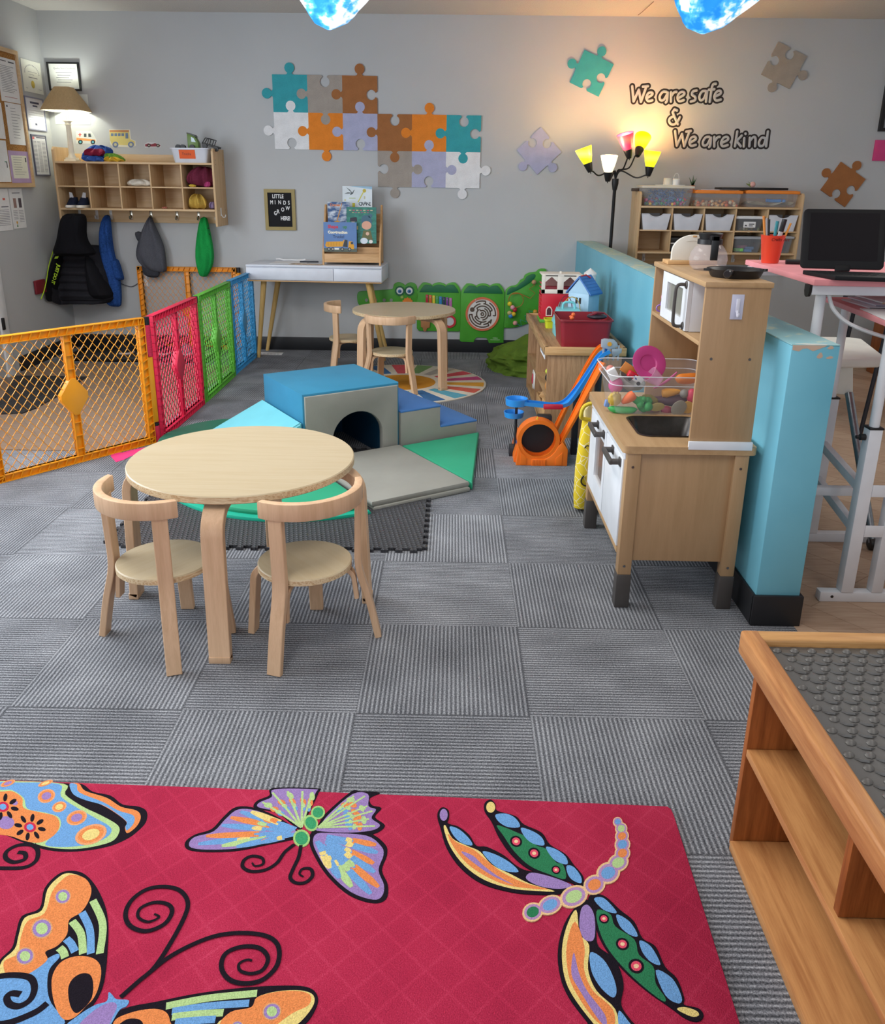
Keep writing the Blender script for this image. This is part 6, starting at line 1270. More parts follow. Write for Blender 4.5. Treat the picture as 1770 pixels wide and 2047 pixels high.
b = MB(wbin); tub(b, (-2.075, 6.43), (-1.835, 6.63), 1.4395, 1.542, .022, .02, .003); b.obj('body', t)
b = MB(plastic('e8622e', .7), ink); Ml = facing_y(-2.03, 6.4225, 1.468) @ Matrix.Rotation(radians(12.1), 4, 'X') ; b.box((0, 0, 0), (.118, .062, .0012), 0, M=Ml).use(ink); wr(b, 'Trucks', .024, Ml @ Matrix.Translation((.02, .026, .0013)), extrude=.0003, shear=.1); b.obj('label', t, 'orange handwritten label')
t = thing('toy_truck', 'green toy truck cab standing in the white bin', 'toy vehicle', (-1.95, 6.52, 1.56))
b = MB(plastic('5f7f2e', .4)); b.prism([(-1.985, 1.545), (-1.985, 1.645), (-1.965, 1.642), (-1.925, 1.62), (-1.905, 1.58), (-1.905, 1.545)], 6.49, 6.55, 'xz', .004).obj('cab', t); b = MB(plastic('27361f')); b.prism([(-1.988, 1.645), (-1.985, 1.652), (-1.93, 1.635), (-1.92, 1.62), (-1.965, 1.64)], 6.488, 6.552, 'xz').obj('roof', t); b = MB(plastic('a8c0c8', .2)); b.prism([(-1.955, 1.588), (-1.955, 1.622), (-1.935, 1.612), (-1.922, 1.585)], 6.487, 6.490, 'xz').obj('window', t)
for x in (-1.95, -2.02, -2.055): b = MB(black); b.lathe([(0, -.015), (.02, -.015), (.02, .015), (0, .015)], (x, 6.49, 1.548), 16, Matrix.Rotation(pi/2, 4, 'X')).obj('wheel', t)
t = thing('toy_jeep', 'black toy jeep leaning over the right end of the white bin', 'toy vehicle', (-1.81, 6.52, 1.56)); Mj = Matrix.Translation((-1.815, 6.50, 1.562)) @ Matrix.Rotation(radians(14), 4, 'Y')
b = MB(black); b.box((-.06, -.03, -.006), (.07, .03, .008), .003, M=Mj)
for x0, x1 in ((-.055, -.04), (-.018, -.015), (.018, .025)): b.tube([Mj @ Vector((x0, -.03, .008)), Mj @ Vector((x1, -.03, .045))], .003, 6); b.tube([Mj @ Vector((x0, .03, .008)), Mj @ Vector((x1, .03, .045))], .003, 6)
for y in (-.03, .03): b.tube([Mj @ Vector((-.04, y, .045)), Mj @ Vector((.025, y, .045))], .003, 6)
b.obj('body', t)
for x in (-.035, .05): b = MB(black); b.lathe([(0, -.01), (.018, -.01), (.018, .01), (0, .01)], (0, 0, 0), 14, Mj @ Matrix.Translation((x, -.03, -.012)) @ Matrix.Rotation(pi/2, 4, 'X')).obj('wheel', t)
# vehicle stickers on the wall
def wpoly(b, c, pts, d=.001): b.use(plastic(c, .6)).prism([wp(*p) for p in pts], YB-d, YB-.0001, 'xz')
b = MB(); wpoly(b, 'd8dcd8', ((152, 262), (182, 262), (188, 270), (193, 280), (192, 287), (153, 287)), .0008); wpoly(b, 'e8a060', ((153, 275), (191, 279), (191, 283), (153, 280)), .0012)
wpoly(b, 'd04a4a', ((157, 268), (159, 268), (159, 266), (161, 266), (161, 268), (163, 268), (163, 270), (161, 270), (161, 273), (159, 273), (159, 270), (157, 270)), .0014); wpoly(b, '3a4448', ((168, 267), (173, 267), (173, 274), (168, 274)), .0014); wpoly(b, '3a4448', ((176.5, 267), (181, 267), (183, 274), (177, 274)), .0014)
for x in (161, 186): wpoly(b, '25262a', circ(x, 284, 4.6, 16), .0016); wpoly(b, '5fb0c0', circ(x, 284, 2.3, 12), .002)
tag(b.obj('wall_sticker'), 'white ambulance sticker on the wall above the coat cubby', 'sticker', 'vehicle stickers on the wall')
b = MB(); wpoly(b, 'e2dcc8', ((218, 259), (260, 259), (262, 278), (271, 282), (272, 291), (264, 295), (252, 294), (226, 293), (221, 289)), .0008); wpoly(b, 'd9c878', ((219, 262), (258, 261), (260, 278), (270, 283), (269, 291), (224, 289), (220, 280)), .0011); wpoly(b, 'c88a50', ((219, 260), (258, 260), (258, 264), (219, 264)), .0014)
for i in range(4): x = 222+i*7; wpoly(b, '6a7e98', ((x, 266.5), (x+5.2, 266.5), (x+5.2, 272), (x, 272)), .0014)
wpoly(b, '6a7e98', ((251, 266), (256, 266), (257, 277), (251, 277)), .0014)
for x in (231, 262): wpoly(b, '6a7aa0', circ(x, 289, 6, 16), .0016); wpoly(b, 'c8c49a', circ(x, 289, 3, 12), .002)
tag(b.obj('wall_sticker'), 'yellow school bus sticker on the wall above the coat cubby', 'sticker', 'vehicle stickers on the wall')
b = MB(); wpoly(b, 'd0d0d2', ((289, 288), (295, 284), (310, 285), (321, 289), (322, 294), (290, 295)), .0008); wpoly(b, '8a2434', ((290, 289), (297, 286.5), (303, 288.5), (310, 286), (321, 290), (320, 293), (291, 293)), .0012)
for x in (298, 316): wpoly(b, '2a2428', circ(x, 291, 3.4, 14), .0016); wpoly(b, 'c8b8a0', circ(x, 291, 1.5, 10), .002)
tag(b.obj('wall_sticker'), 'small red racing car sticker on the wall above the coat cubby', 'sticker', 'vehicle stickers on the wall')
# table lamp in the corner
t = thing('table_lamp', 'white column table lamp with a pleated beige shade on the coat cubby', 'lamp', (-2.885, 6.55, 1.439)); lx, ly = -2.885, 6.55
cream = plastic('e6dfd0', .4)
b = MB(cream); b.box((lx-.045, ly-.045, 1.4395), (lx+.045, ly+.045, 1.455), .003).box((lx-.036, ly-.036, 1.455), (lx+.036, ly+.036, 1.468), .003).lathe([(.03, 1.468), (.03, 1.474), (.022, 1.486), (.021, 1.50), (.0175, 1.69), (.024, 1.70), (.022, 1.708), (.026, 1.72)], (lx, ly, 0), 24).box((lx-.028, ly-.028, 1.72), (lx+.028, ly+.028, 1.728), .002).lathe([(.014, 1.728), (.012, 1.80), (.02, 1.81), (.016, 1.83)], (lx, ly, 0), 16); b.obj('column', t)
shm, n_ = base('pleated_shade', 'a8906c', .85); n_.lk(n_.ramp(n_.noise(n_.coord((160, 160, 3)), 1.0, 1), ((.3, 'a08866'), (.7, 'ab926e'))), n_.b.inputs['Base Color']); n_.b.inputs['Transmission Weight'].default_value = 0
n_.b.inputs['Emission Color'].default_value = (*lin('ffcf8a'), 1); n_.b.inputs['Emission Strength'].default_value = .06
shin = plastic('f4f0e0', .7)
def sq(r, z, c=.72):   # cut corner square shade outline
    k = r*c; return [(lx+x, ly+y, z) for x, y in ((k, -r), (r, -k), (r, k), (k, r), (-k, r), (-r, k), (-r, -k), (-k, -r))]
b = MB(shm)
lv = [(.148, 1.792), (.120, 1.85), (.09, 1.90), (.062, 1.945), (.056, 1.955)]
V = [p for r, z in lv for p in sq(r, z)]; b.faces(V, [(i*8+j, i*8+(j+1) % 8, (i+1)*8+(j+1) % 8, (i+1)*8+j) for i in range(4) for j in range(8)])
b.use(shin); V = [p for r, z in lv for p in sq(r-.003, z)]; b.faces(V, [(i*8+j, i*8+(j+1) % 8, (i+1)*8+(j+1) % 8, (i+1)*8+j) for i in range(4) for j in range(8)]); b.obj('lamp_shade', t)
b = MB(emit('fffbe8', 3)); b.ball((lx, ly, 1.865), (.02, .02, .028), None, 12, 8).obj('bulb', t)
point('table_lamp_light', (lx, ly, 1.90), 5, (.95, 1, .90), .025)
# ================= five armed floor lamp
t = thing('floor_lamp', 'black floor lamp with five coloured shades behind the half wall', 'lamp', (1.195, 6.40, 0)); fx_, fy_ = 1.185, 6.42
b = MB(black); b.lathe([(0, 0), (.075, 0), (.075, .012), (.02, .022), (.0125, .03), (.0125, 1.28), (.017, 1.29), (.025, 1.33), (.025, 1.365), (.018, 1.366)], (fx_, fy_, 0), 20); b.obj('pole', t)
def shade(c, k, _f=shade): return _f(c, k)
jn = Vector((fx_, fy_, 1.36))
lampdat = [((1173, 318), 'f2ea20', 'fff27a', (-.38, 0, 1), 'yellow glowing shade', -.10), ((1217, 335), 'ffe9c0', 'fff6d8', (-.03, -.18, 1), 'white glowing shade', -.16), ((1254, 290), 'f0385a', 'ff8a5a', (-.30, -.2, 1), 'red glowing shade', -.12), ((1281, 291), 'ffc800', 'ffe040', (.18, .35, .5), 'amber glowing shade', .07), ((1301, 325), 'e6ea20', 'f6f25a', (.09, -.05, 1), 'yellow green glowing shade', -.06)]
for (u, v), c1, c2, ax, lab, dy in lampdat:
    p = ony(u, v, fy_+dy); A_ = Vector(ax).normalized(); q = Vector((0, 0, 1)).rotation_difference(A_).to_matrix().to_4x4()
    m, n = base('glowing_shade', c1, .4); vv = n.coord(src='Generated'); sp = n.n.new('ShaderNodeSeparateXYZ'); n.lk(vv, sp.inputs[0])
    n.lk(n.ramp(sp.outputs[2], ((.0, c1), (.3, c1), (.55, c2), (.8, c1))), n.b.inputs['Emission Color']); n.b.inputs['Emission Strength'].default_value = 1.5 if c1 != 'f0385a' else 1.0
    base_p = p-A_*.035
    b = MB(m); b.lathe([(.028, 0), (.044, .045), (.058, .10), (.061, .115), (.058, .113), (.041, .045), (.025, .004)], base_p, 28, q); sh = b.obj('lamp_shade', t, lab)
    b = MB(black); b.lathe([(0, -.062), (.016, -.060), (.021, -.045), (.031, -.005), (.032, .006), (.026, .006)], base_p, 18, q).tube([base_p-A_*.058, base_p-A_*.072], .003, 6); b.obj('socket', t)
    s_ = base_p-A_*.045; h = Vector((s_.x-jn.x, s_.y-jn.y, 0)); b = MB(black)
    out = 1 if A_.z > .6 else 1
    b.tube(spl([tuple(jn), tuple(jn+Vector((h.x*.15, h.y*.15, .06+.02*(s_.z-jn.z)))), tuple(jn.lerp(s_, .5)+Vector((h.x*.12, 0, -.005))), tuple(s_+Vector((-h.x*.12, 0, -.01))), tuple(s_)], False, 6), .0055, 8); b.obj('arm', t)
    col = {'f2ea20': (1, .62, .28), 'ffe9c0': (1, .66, .42), 'f0385a': (1, .36, .24), 'ffc800': (1, .54, .22), 'e6ea20': (1, .78, .32)}[c1]
    point('floor_lamp_light', base_p+A_*.095, 5.2 if c1 != 'f0385a' else 4.2, col, .03)
# ================= hanging coats
def coat(b, rows, y=6.635, n=32, amp=.006, freq=5, seed=0, yp=6.60, flat=.3):
    R = []
    for v, ul, ur, d in rows:
        a, c = ony(ul, v, yp), ony(ur, v, yp); R.append(((a.z+c.z)/2, a.x, c.x, d))
    return b.loft(R, y, n, amp, freq, seed, flat)
t = thing('winter_coat', 'black quilted winter coat with lime lettering on the sleeve hanging at the left', 'coat', (-2.8, 6.5, 1.0))
fleece = cloth('131318', 250, .2); quilt = cloth('2b2b31', 160, .15)
def tuck(b):     # cloth that reaches the left wall turns along it
    for v in b.bm.verts:
        if v.co.x < -3.07: o = -3.07-v.co.x; v.co.x = -3.07+o*.05; v.co.y -= o*1.9
b = MB(fleece); coat(b, [(427, 130, 156, .06), (431, 120, 165, .09), (445, 116, 167, .11), (465, 114, 166, .12), (482, 111, 169, .125), (496, 106, 180, .13), (506, 103, 188, .14), (513, 110, 182, .08)], 6.392, seed=3, amp=.010, freq=3, yp=6.30); tuck(b); b.obj('hood', t, 'black fleece hood', sub=1)
b = MB(quilt)
rows = []
for i in range(44):
    v = 492+i*2.75; f = i/43
    ul = 112-16*min(1, f*2.0)-9*f; ur = 182+38*f**.8; d = .15+.020*abs(sin(i*pi/5.5))+.02*f
    if f > .92: ul += (f-.92)*240; ur -= (f-.92)*190; d *= .85
    rows.append((v, ul, ur, d))
coat(b, rows, 6.66, n=44, amp=.008, freq=4, seed=5, yp=6.45); tuck(b); b.obj('body', t, sub=1)
b = MB(fleece); coat(b, [(498, 106, 124, .20), (530, 99, 120, .23), (560, 92, 114, .24), (585, 86, 110, .23), (601, 84, 106, .19)], 6.64, n=26, amp=.008, freq=3, seed=2, yp=6.40); tuck(b); b.obj('sleeve', t, 'black sleeve', sub=1)
b = MB(cloth('1f1f24', 200)); coat(b, [(505, 166, 176, .18), (540, 168, 192, .20), (570, 170, 206, .205), (592, 172, 218, .19), (602, 180, 212, .14)], 6.65, n=24, amp=.008, freq=3, seed=8, yp=6.44); b.obj('front_flap', t, sub=1)
lime = plastic('b4d82e', .6)
b = MB(lime); b.tube(spl([tuple(ony(u, v, 6.36)) if u > 97 else tuple(ray(u, v)*(-3.062/ray(u, v).x)+Vector((0, 0, CAMH))) for u, v in ((107, 500), (98, 530), (93, 560), (88, 582), (82, 598))], False, 5), .004, 6)
yq = 6.33
p = ony(113, 515, yq); b.prism([(p.x+x, p.z+z) for x, z in ((-.018, -.008), (-.008, .008), (.018, .012), (.008, -.006))], yq, yq+.004, 'xz')
Mw = facing_y(*ony(114.5, 528, yq), rot=radians(-114)); wr(b, 'JUST DO IT', .034, Mw, extrude=.001, offset=.0012, spacing=.92); b.obj('sleeve_print', t, 'lime sleeve print')
b = MB(plastic('7a1626', .7)); b.box((-3.085, 6.10, .50), (-3.065, 6.25, .60), .006); tag(b.obj('red_cloth'), 'dark red cloth edge behind the black winter coat', 'cloth')
t = thing('child_jacket', 'blue child jacket hanging second from the left under the coat cubby', 'jacket', (-2.6, 6.6, 1.0), 'jackets hanging under the coat cubby'); bj = cloth('2a4f92', 90, .3)
b = MB(bj); coat(b, [(429, 209, 217, .02), (442, 202, 220, .05), (465, 197, 222, .06), (495, 198, 225, .065), (520, 199, 231, .065), (545, 203, 238, .06), (570, 207, 241, .06), (595, 206, 242, .055), (610, 214, 241, .045), (614, 220, 238, .02)], seed=11, amp=.012, freq=3); b.obj('body', t, sub=1)
b = MB(bj); coat(b, [(515, 224, 236, .07), (540, 228, 242, .07), (556, 231, 247, .065), (561, 234, 246, .04)], n=18, amp=.005, seed=4); b.obj('sleeve', t, sub=1)
t = thing('child_jacket', 'dark grey child jacket hanging in the middle under the coat cubby', 'jacket', (-2.35, 6.6, 1.0), 'jackets hanging under the coat cubby'); gj = cloth('55565e', 120, .12)
b = MB(gj); coat(b, [(433, 296, 300, .015), (445, 290, 306, .04), (460, 283, 313, .05), (478, 276, 322, .055), (495, 272, 328, .06), (510, 270, 330, .06), (525, 276, 332, .06), (538, 290, 332, .05), (545, 300, 332, .03)], seed=12, amp=.010, freq=3); b.obj('body', t, sub=1)
b = MB(cloth('47484f', 120, .12)); coat(b, [(462, 267, 284, .045), (474, 270, 284, .04), (486, 276, 284, .03)], n=16, seed=2, amp=.004); b.obj('collar', t, sub=1)
b = MB(cloth('3d3e45', 120, .12)); coat(b, [(520, 280, 312, .03), (540, 282, 318, .04), (552, 286, 318, .035), (556, 300, 312, .015)], n=20, seed=6, amp=.005); b.obj('sleeve', t, sub=1)
b = MB(black); b.tube([tuple(ony(*q, 6.61)) for q in ((302, 452), (304, 490), (307, 540))], .003, 6); b.obj('zipper', t, 'dark zipper line')
t = thing('child_jacket', 'bright green child jacket hanging at the right under the coat cubby', 'jacket', (-2.0, 6.6, 1.0), 'jackets hanging under the coat cubby'); gn = cloth('1f9a4a', 160, .15)
b = MB(gn); coat(b, [(433, 400, 412, .02), (445, 397, 415, .045), (465, 394, 420, .055), (490, 391, 425, .06), (515, 390, 428, .06), (535, 393, 424, .05), (548, 397, 415, .04), (554, 398, 413, .025)], seed=14, amp=.010, freq=3); b.obj('body', t, sub=1)
b = MB(black)
for a in (((395, 482), (406, 479), (416, 481)), ((398, 494), (408, 491), (419, 493)), ((412, 458), (418, 456)), ((414, 470), (420, 468))): b.tube([tuple(ony(*q, 6.585)) for q in a], .0035, 6)
b.obj('trim', t, 'black trim bars')
# ================= paper and boards on the left wall
def lw(u, v, x=XL): d = ray(u, v); q = x/d.x; return (d.y*q, CAMH+d.z*q)     # (y, z) on the left wall
def sheet(name, lab, cat, y0, y1, z0, z1, lines, off=.002, m=None, extra=None, group=None, frame_=None):
    b = MB(m or paper); b.box((XL+off-.001, y0, z0), (XL+off, y1, z1), 0); w, h = y1-y0, z1-z0
    for c, fx0, fx1, fz, th in lines: b.use(plastic(c, .8)).box((XL+off, y0+w*fx0, z1-h*(fz+th)), (XL+off+.0004, y0+w*fx1, z1-h*fz), 0)
    if extra: extra(b, y0, z0, w, h, XL+off)
    if frame_: b.use(frame_).ring([(y0, z0), (y1, z0), (y1, z1), (y0, z1)], [(y0+.008, z0+.008), (y1-.008, z0+.008), (y1-.008, z1-.008), (y0+.008, z1-.008)], XL, XL+off+.006, 'yz')
    return tag(b.obj(name), lab, cat, group)
def body_lines(n, z0, z1, seed, a=.12, c_=.88): r = random.Random(seed); return [('77777f', a, c_-.25*r.random(), z0+(z1-z0)*i/n, .010) for i in range(n)]
t = thing('bulletin_board', 'cork bulletin board with wooden frame on the left wall', 'bulletin board', (XL, 5.7, 1.7)); by0, by1, bz0, bz1 = 5.1, 6.30, 1.255, 2.16
cork, n_ = base('cork', 'a87844', .95, 0, .1); n_.lk(n_.ramp(n_.noise(n_.coord(), 120, 3), ((.35, '8a5e32'), (.65, 'ba8a52'))), n_.b.inputs['Base Color'])
b = MB(cork); b.box((XL, by0, bz0), (XL+.008, by1, bz1), 0).obj('cork_panel', t)
b = MB(mpy); b.ring([(by0, bz0), (by1, bz0), (by1, bz1), (by0, bz1)], [(by0+.028, bz0+.028), (by1-.028, bz0+.028), (by1-.028, bz1-.028), (by0+.028, bz1-.028)], XL, XL+.02, 'yz').obj('frame', t)
g = 'papers on the left wall'
sheet('notice', 'closely typed white notice at the top of the bulletin board', 'paper', 6.01, 6.268, 1.815, 2.095, [('55555c', .1, .5, .06, .02), ('55555c', .6, .9, .06, .03)]+body_lines(16, .18, .8, 1)+[('b06a6a', .2, .85, .88, .012)], .0095)
sheet('notice', 'centred white notice in the middle of the bulletin board', 'paper', 6.04, 6.262, 1.54, 1.81, body_lines(11, .12, .9, 2, .3, .85)+[('55555c', .08, .16, .06, .05)], .0105)
sheet('drawing', 'white drawing page at the left of the bulletin board', 'paper', 5.72, 5.985, 1.29, 1.56, [('3f8a6a', .80, .92, .50, .02), ('44464c', .88, .92, .50, .15)], .0095)
sheet('notice', 'blank lilac white page at the left edge of the bulletin board', 'paper', 5.70, 5.99, 1.57, 1.80, body_lines(3, .2, .8, 4), .011)
def bord(b, y0, z0, w, h, x):
    b.use(plastic('b79cc4', .8)).ring([(y0, z0), (y0+w, z0), (y0+w, z0+h), (y0, z0+h)], [(y0+w*.11, z0+h*.14), (y0+w*.89, z0+h*.14), (y0+w*.89, z0+h*.86), (y0+w*.11, z0+h*.86)], x, x+.0006, 'yz').use(plastic('3a3a44', .8)).box((x, y0+w*.8, z0+h*.66), (x+.0008, y0+w*.85, z0+h*.80), 0)
sheet('certificate', 'certificate with a lilac border at the bottom of the bulletin board', 'certificate', 5.995, 6.275, 1.285, 1.498, body_lines(8, .2, .8, 5, .2, .8), .0095, cloth('e6e4d4', 40, .03, .05), bord)
def seal(b, y0, z0, w, h, x):
    b.use(plastic('c9ae3a', .5)).prism(circ(y0+w*.48, z0+h*.26, .026, 20), x, x+.001, 'yz')
    b.use(greyink); [b.box((x, y0+w*(.5+.36*cos(q))-.004, z0+h*(.60+.26*sin(q))-.004), (x+.0005, y0+w*(.5+.36*cos(q))+.004, z0+h*(.60+.26*sin(q))+.004), 0) for q in [pi*i/16 for i in range(17)]]
sheet('certificate', 'cream certificate with gold seal beside the bulletin board', 'certificate', 6.362, 6.655, 1.91, 2.126, [('9a9aa0', .3, .75, .35, .012), ('9a9aa0', .35, .6, .43, .012), ('6a6a70', .3, .75, .52, .02), ('9a9aa0', .1, .2, .88, .012), ('9a9aa0', .75, .9, .86, .012)], .003, cloth('e8e8de', 40, .03, .05), seal, frame_=None)
sheet('framed_award', 'framed award page with dark heading, middle of the left wall column', 'certificate', 6.34, 6.625, 1.651, 1.879, [('4a4c66', .28, .75, .14, .06), ('4a4c66', .4, .65, .24, .05)]+[('9a9aa8', .15, .9, .40+i*.07, .010) for i in range(5)]+[('4a4c66', .42, .52, .78, .06)], .003, cloth('dfe1ec', 40, .03, .05), frame_=plastic('8a8ca6', .4))
sheet('framed_list', 'framed page of small print columns at the bottom of the left wall column', 'certificate', 6.365, 6.59, 1.336, 1.623, [('c86a6a', .08, .22, .06, .06), ('5a5c6c', .35, .95, .06, .025)]+[('8a8c98', x, x+.24, .16+i*.032, .014) for i in range(24) for x in (.08, .38, .68)], .003, cloth('dcdce2', 40, .03, .05), frame_=plastic('6a6c80', .4))
def photos(b, y0, z0, w, h, x):
    for fy, c in ((.22, 'a08078'), (.62, '5a5058')): b.use(plastic(c, .7)).box((x, y0+w*fy, z0+h*.52), (x+.0006, y0+w*(fy+.22), z0+h*.76), 0)
    b.use(plastic('e0a83a')).prism(circ(y0+w*.3, z0+h*.15, .010, 10), x, x+.0008, 'yz').use(plastic('3f7a3a')).prism([(y0+w*.25, z0+h*.04), (y0+w*.35, z0+h*.04), (y0+w*.31, z0+h*.12)], x, x+.0008, 'yz')
sheet('newsletter', 'newsletter page with two photos and a flower below the bulletin board', 'paper', 5.945, 6.125, .978, 1.247, [('5a5c66', .2, .8, .10, .02)]+[('8a8a94', .12, .45, .55+i*.04, .012) for i in range(6)]+[('8a8a94', .55, .9, .55+i*.04, .012) for i in range(8)], .002, None, photos)
sheet('newsletter', 'newsletter page with small coloured logo at the left below the bulletin board', 'paper', 5.72, 5.93, .972, 1.247, [('d86a5a', .6, .75, .22, .05), ('5a5c66', .45, .9, .42, .02)]+[('8a8a94', .1, .9, .5+i*.04, .012) for i in range(10)], .0028)
# certificates on the back wall
t = thing('framed_certificate', 'framed certificate on the back wall behind the table lamp', 'certificate', (-2.94, YB, 2.05))
b = MB(cloth('eceeea', 40, .03, .05)); x0, x1, z0, z1 = -3.055, -2.815, 1.945, 2.141; b.box((x0+.01, YB-.006, z0+.01), (x1-.01, YB-.003, z1-.01), 0).use(greyink)
wr(b, 'Quality Start Certificate', .017, facing_y(x0+.045, YB-.0062, z1-.048), extrude=.0002)
for i in range(5): b.box((x0+.06+.01*(i % 2), YB-.0065, z1-.075-i*.016), (x1-.06-.012*(i % 3), YB-.006, z1-.071-i*.016), 0)
b.obj('page', t); b = MB(black); b.ring([(x0, z0), (x1, z0), (x1, z1), (x0, z1)], [(x0+.012, z0+.012), (x1-.012, z0+.012), (x1-.012, z1-.012), (x0+.012, z1-.012)], YB-.016, YB, 'xz').obj('frame', t)
b = MB(cloth('e4e8e6', 40, .03, .05)); x0, x1, z0, z1 = -3.045, -2.778, 1.710, 1.922; b.box((x0, YB-.002, z0), (x1, YB-.0005, z1), 0).use(greyink)
for i in range(6): b.box((x0+.05, YB-.0024, z1-.05-i*.02), (x1-.04-.03*(i % 2), YB-.002, z1-.047-i*.02), 0)
b.use(plastic('4a8ab0')).ring(circ(x0+.15, z0+.045, .016, 20), [p for p in circ(x0+.15, z0+.045, .013, 20)], YB-.0024, YB-.002, 'xz'); tag(b.obj('certificate'), 'unframed certificate on the back wall below the lamp shade', 'certificate')
# ================= behind the gates: wood look mat, black mat, boot tray with shoes
b = MB(plank_dark); b.prism([(-3.06, 3.97), (-1.78, 3.97), (-1.63, 4.17), (-1.63, 6.04), (-3.06, 6.04)], 0, .004); tag(b.obj('wood_look_mat'), 'wood look vinyl mat on the floor behind the orange and red gates', 'floor mat')
p = [onz(*q, .0045) for q in ((30, 752), (174, 754), (126, 787), (72, 817), (45, 827), (-15, 829))]
b = MB(tread_mat('232326')); b.prism([(max(-3.05, q.x), q.y) for q in p], .0045, .010); tag(b.obj('black_floor_mat'), 'black rubber mat at the far left behind the orange gate', 'floor mat')
t = thing('boot_tray', 'black boot tray along the back wall under the coats', 'tray', (-2.4, 6.35, 0)); b = MB(plastic('1c1c1f', .4)); b.box((-2.95, 6.12, 0), (-1.85, 6.585, .010), .003)
for lo, hi in (((-2.95, 6.12, .0), (-2.94, 6.585, .035)), ((-1.86, 6.12, 0), (-1.85, 6.585, .035)), ((-2.95, 6.12, 0), (-1.85, 6.13, .035)), ((-2.95, 6.575, 0), (-1.85, 6.585, .035))): b.box(lo, hi, .003)
b.obj('tray', t)
for i, (x, c, lab) in enumerate(((-2.56, '2a2a30', 'dark shoe with pale sole at the left of the boot tray'), (-2.42, '3a3438', 'dark shoe with pinkish sole left of centre in the boot tray'), (-2.26, '2a2a30', 'dark shoe with pale sole in the middle of the boot tray'), (-2.08, '8a8a90', 'grey shoe behind the red gate in the boot tray'), (-1.95, '8a7a78', 'tan grey shoe at the right end of the boot tray'))):
    t = thing('toddler_shoe', lab, 'shoe', (x, 6.38, .01), 'shoes in the boot tray')
    b = MB(plastic(('d8c4c0', 'd0b0b0')[i % 2], .6)); b.loft([(.0105, x-.05, x+.05, .09), (.022, x-.055, x+.055, .10), (.03, x-.05, x+.05, .09)], 6.42, 18, 0, 1, 1, .2); b.obj('sole', t, 'pale sole'); b = MB(cloth(c, 250)); b.loft([(.03, x-.048, x+.046, .085), (.055, x-.045, x+.03, .07), (.08, x-.042, x+.005, .05), (.095, x-.038, x-.005, .03)], 6.42, 18, .003, 3, i, .2); b.obj('upper', t)
# ================= bins in the right wall cubby
wb2 = plastic('d3d6df', .4)
def white_tub(x0, x1, lab):
    t = thing('storage_tub', lab, 'storage tub', ((x0+x1)/2, 6.5, .997), 'white tubs in the right cubby')
    z0, z1 = .9965, 1.118; y0, y1 = 6.43, 6.66; n = 28
    b = MB(wb2); xl, xr = x0+.004, x1-.004; ins = .022
    # front with a dipped grip edge
    top = [(xl+(xr-xl)*i/n, z1-.022*max(0, sin(pi*(i/n-.26)/.48))**.7 if .26 < i/n < .74 else z1) for i in range(n+1)]
    b.prism([(xl+ins+.012, z0), (xl+ins, z0+.012)]+top+[(xr-ins, z0+.012), (xr-ins-.012, z0)], y0-.02, y0-.016, 'xz', .001)
    b.box((xl+ins, y0-.018, z0), (xr-ins, y1, z0+.004), .001)
    for s, xa, xb in ((1, xl+ins, xl), (-1, xr-ins, xr)): b.faces([(xa, y0-.018, z0), (xa, y1, z0), (xb, y1, z1), (xb, y0-.018, z1), (xa+s*.003, y0-.018, z0), (xa+s*.003, y1, z0), (xb+s*.003, y1, z1), (xb+s*.003, y0-.018, z1)], [(0, 1, 2, 3), (4, 5, 6, 7), (0, 3, 7, 4), (1, 2, 6, 5), (2, 3, 7, 6)])
    b.box((xl+ins, y1-.004, z0), (xr-ins, y1, z1), 0); b.obj('body', t)
    b = MB(wb2); b.tube([(x, y0-.018, z+.001) for x, z in top], .004, 6); b.obj('rim', t)
cx_ = [1.388+i*.2362 for i in range(6)]
for i, lab in ((0, 'white tub with grip edge, first from the lamp side in the right cubby'), (1, 'white tub with grip edge, second from the lamp side in the right cubby'), (2, 'white tub with grip edge, third from the lamp side in the right cubby'), (4, 'white tub with grip edge behind the pen cup')): white_tub(cx_[i]+.006, cx_[i+1]-.006, lab)
def clear_tub(name, lab, x0, x1, y0, y1, z0, z1, lid, body=None, fl_=.018, group=None, lidh=.014):
    t = thing(name, lab, 'storage bin', ((x0+x1)/2, (y0+y1)/2, z0), group)
    b = MB(body or clear('e6eaf0', .18, .12)); shell(b, [(rrect(x0+fl_, y0+fl_*.5, x1-fl_, y1-fl_*.5, .02), z0+.0005), (rrect(x0, y0, x1, y1, .022), z1)]); b.obj('body', t)
    b = MB(lid); b.box((x0-.004, y0-.004, z1-.003), (x1+.004, y1+.004, z1+lidh), .005, 3).box((x0+.012, y0+.012, z1+lidh-.002), (x1-.012, y1-.012, z1+lidh+.003), .003); b.obj('lid', t); return t
def bits(name, lab, cat, x0, x1, y0, y1, z0, z1, cols, n, r, seed, long=False):
    rn = random.Random(seed); b = MB()
    for i in range(n):
        b.use(plastic(rn.choice(cols), .6)); p = Vector((rn.uniform(x0, x1), rn.uniform(y0, y1), z0+(z1-z0)*rn.random()**1.6))
        if long:
            d = Vector((rn.uniform(-1, 1), rn.uniform(-1, 1), rn.uniform(-.5, .8))).normalized()*.035; q = p+d*.5+Vector((rn.uniform(-.008, .008), 0, .008)); b.tube([p, q, p+d], r, 4)
        else: b.ball(p, r*rn.uniform(.7, 1.2), None, 8, 6)
    o = tag(b.obj(name), lab, cat); o['kind'] = 'stuff'; return o
L1 = plastic('e0d8c8', .4); L2 = plastic('f08a2e', .4)
clear_tub('storage_bin', 'large clear bin with pale lid full of blue shreds on the right cubby', 1.395, 1.775, 6.43, 6.66, 1.178, 1.305, L1, None, .022)
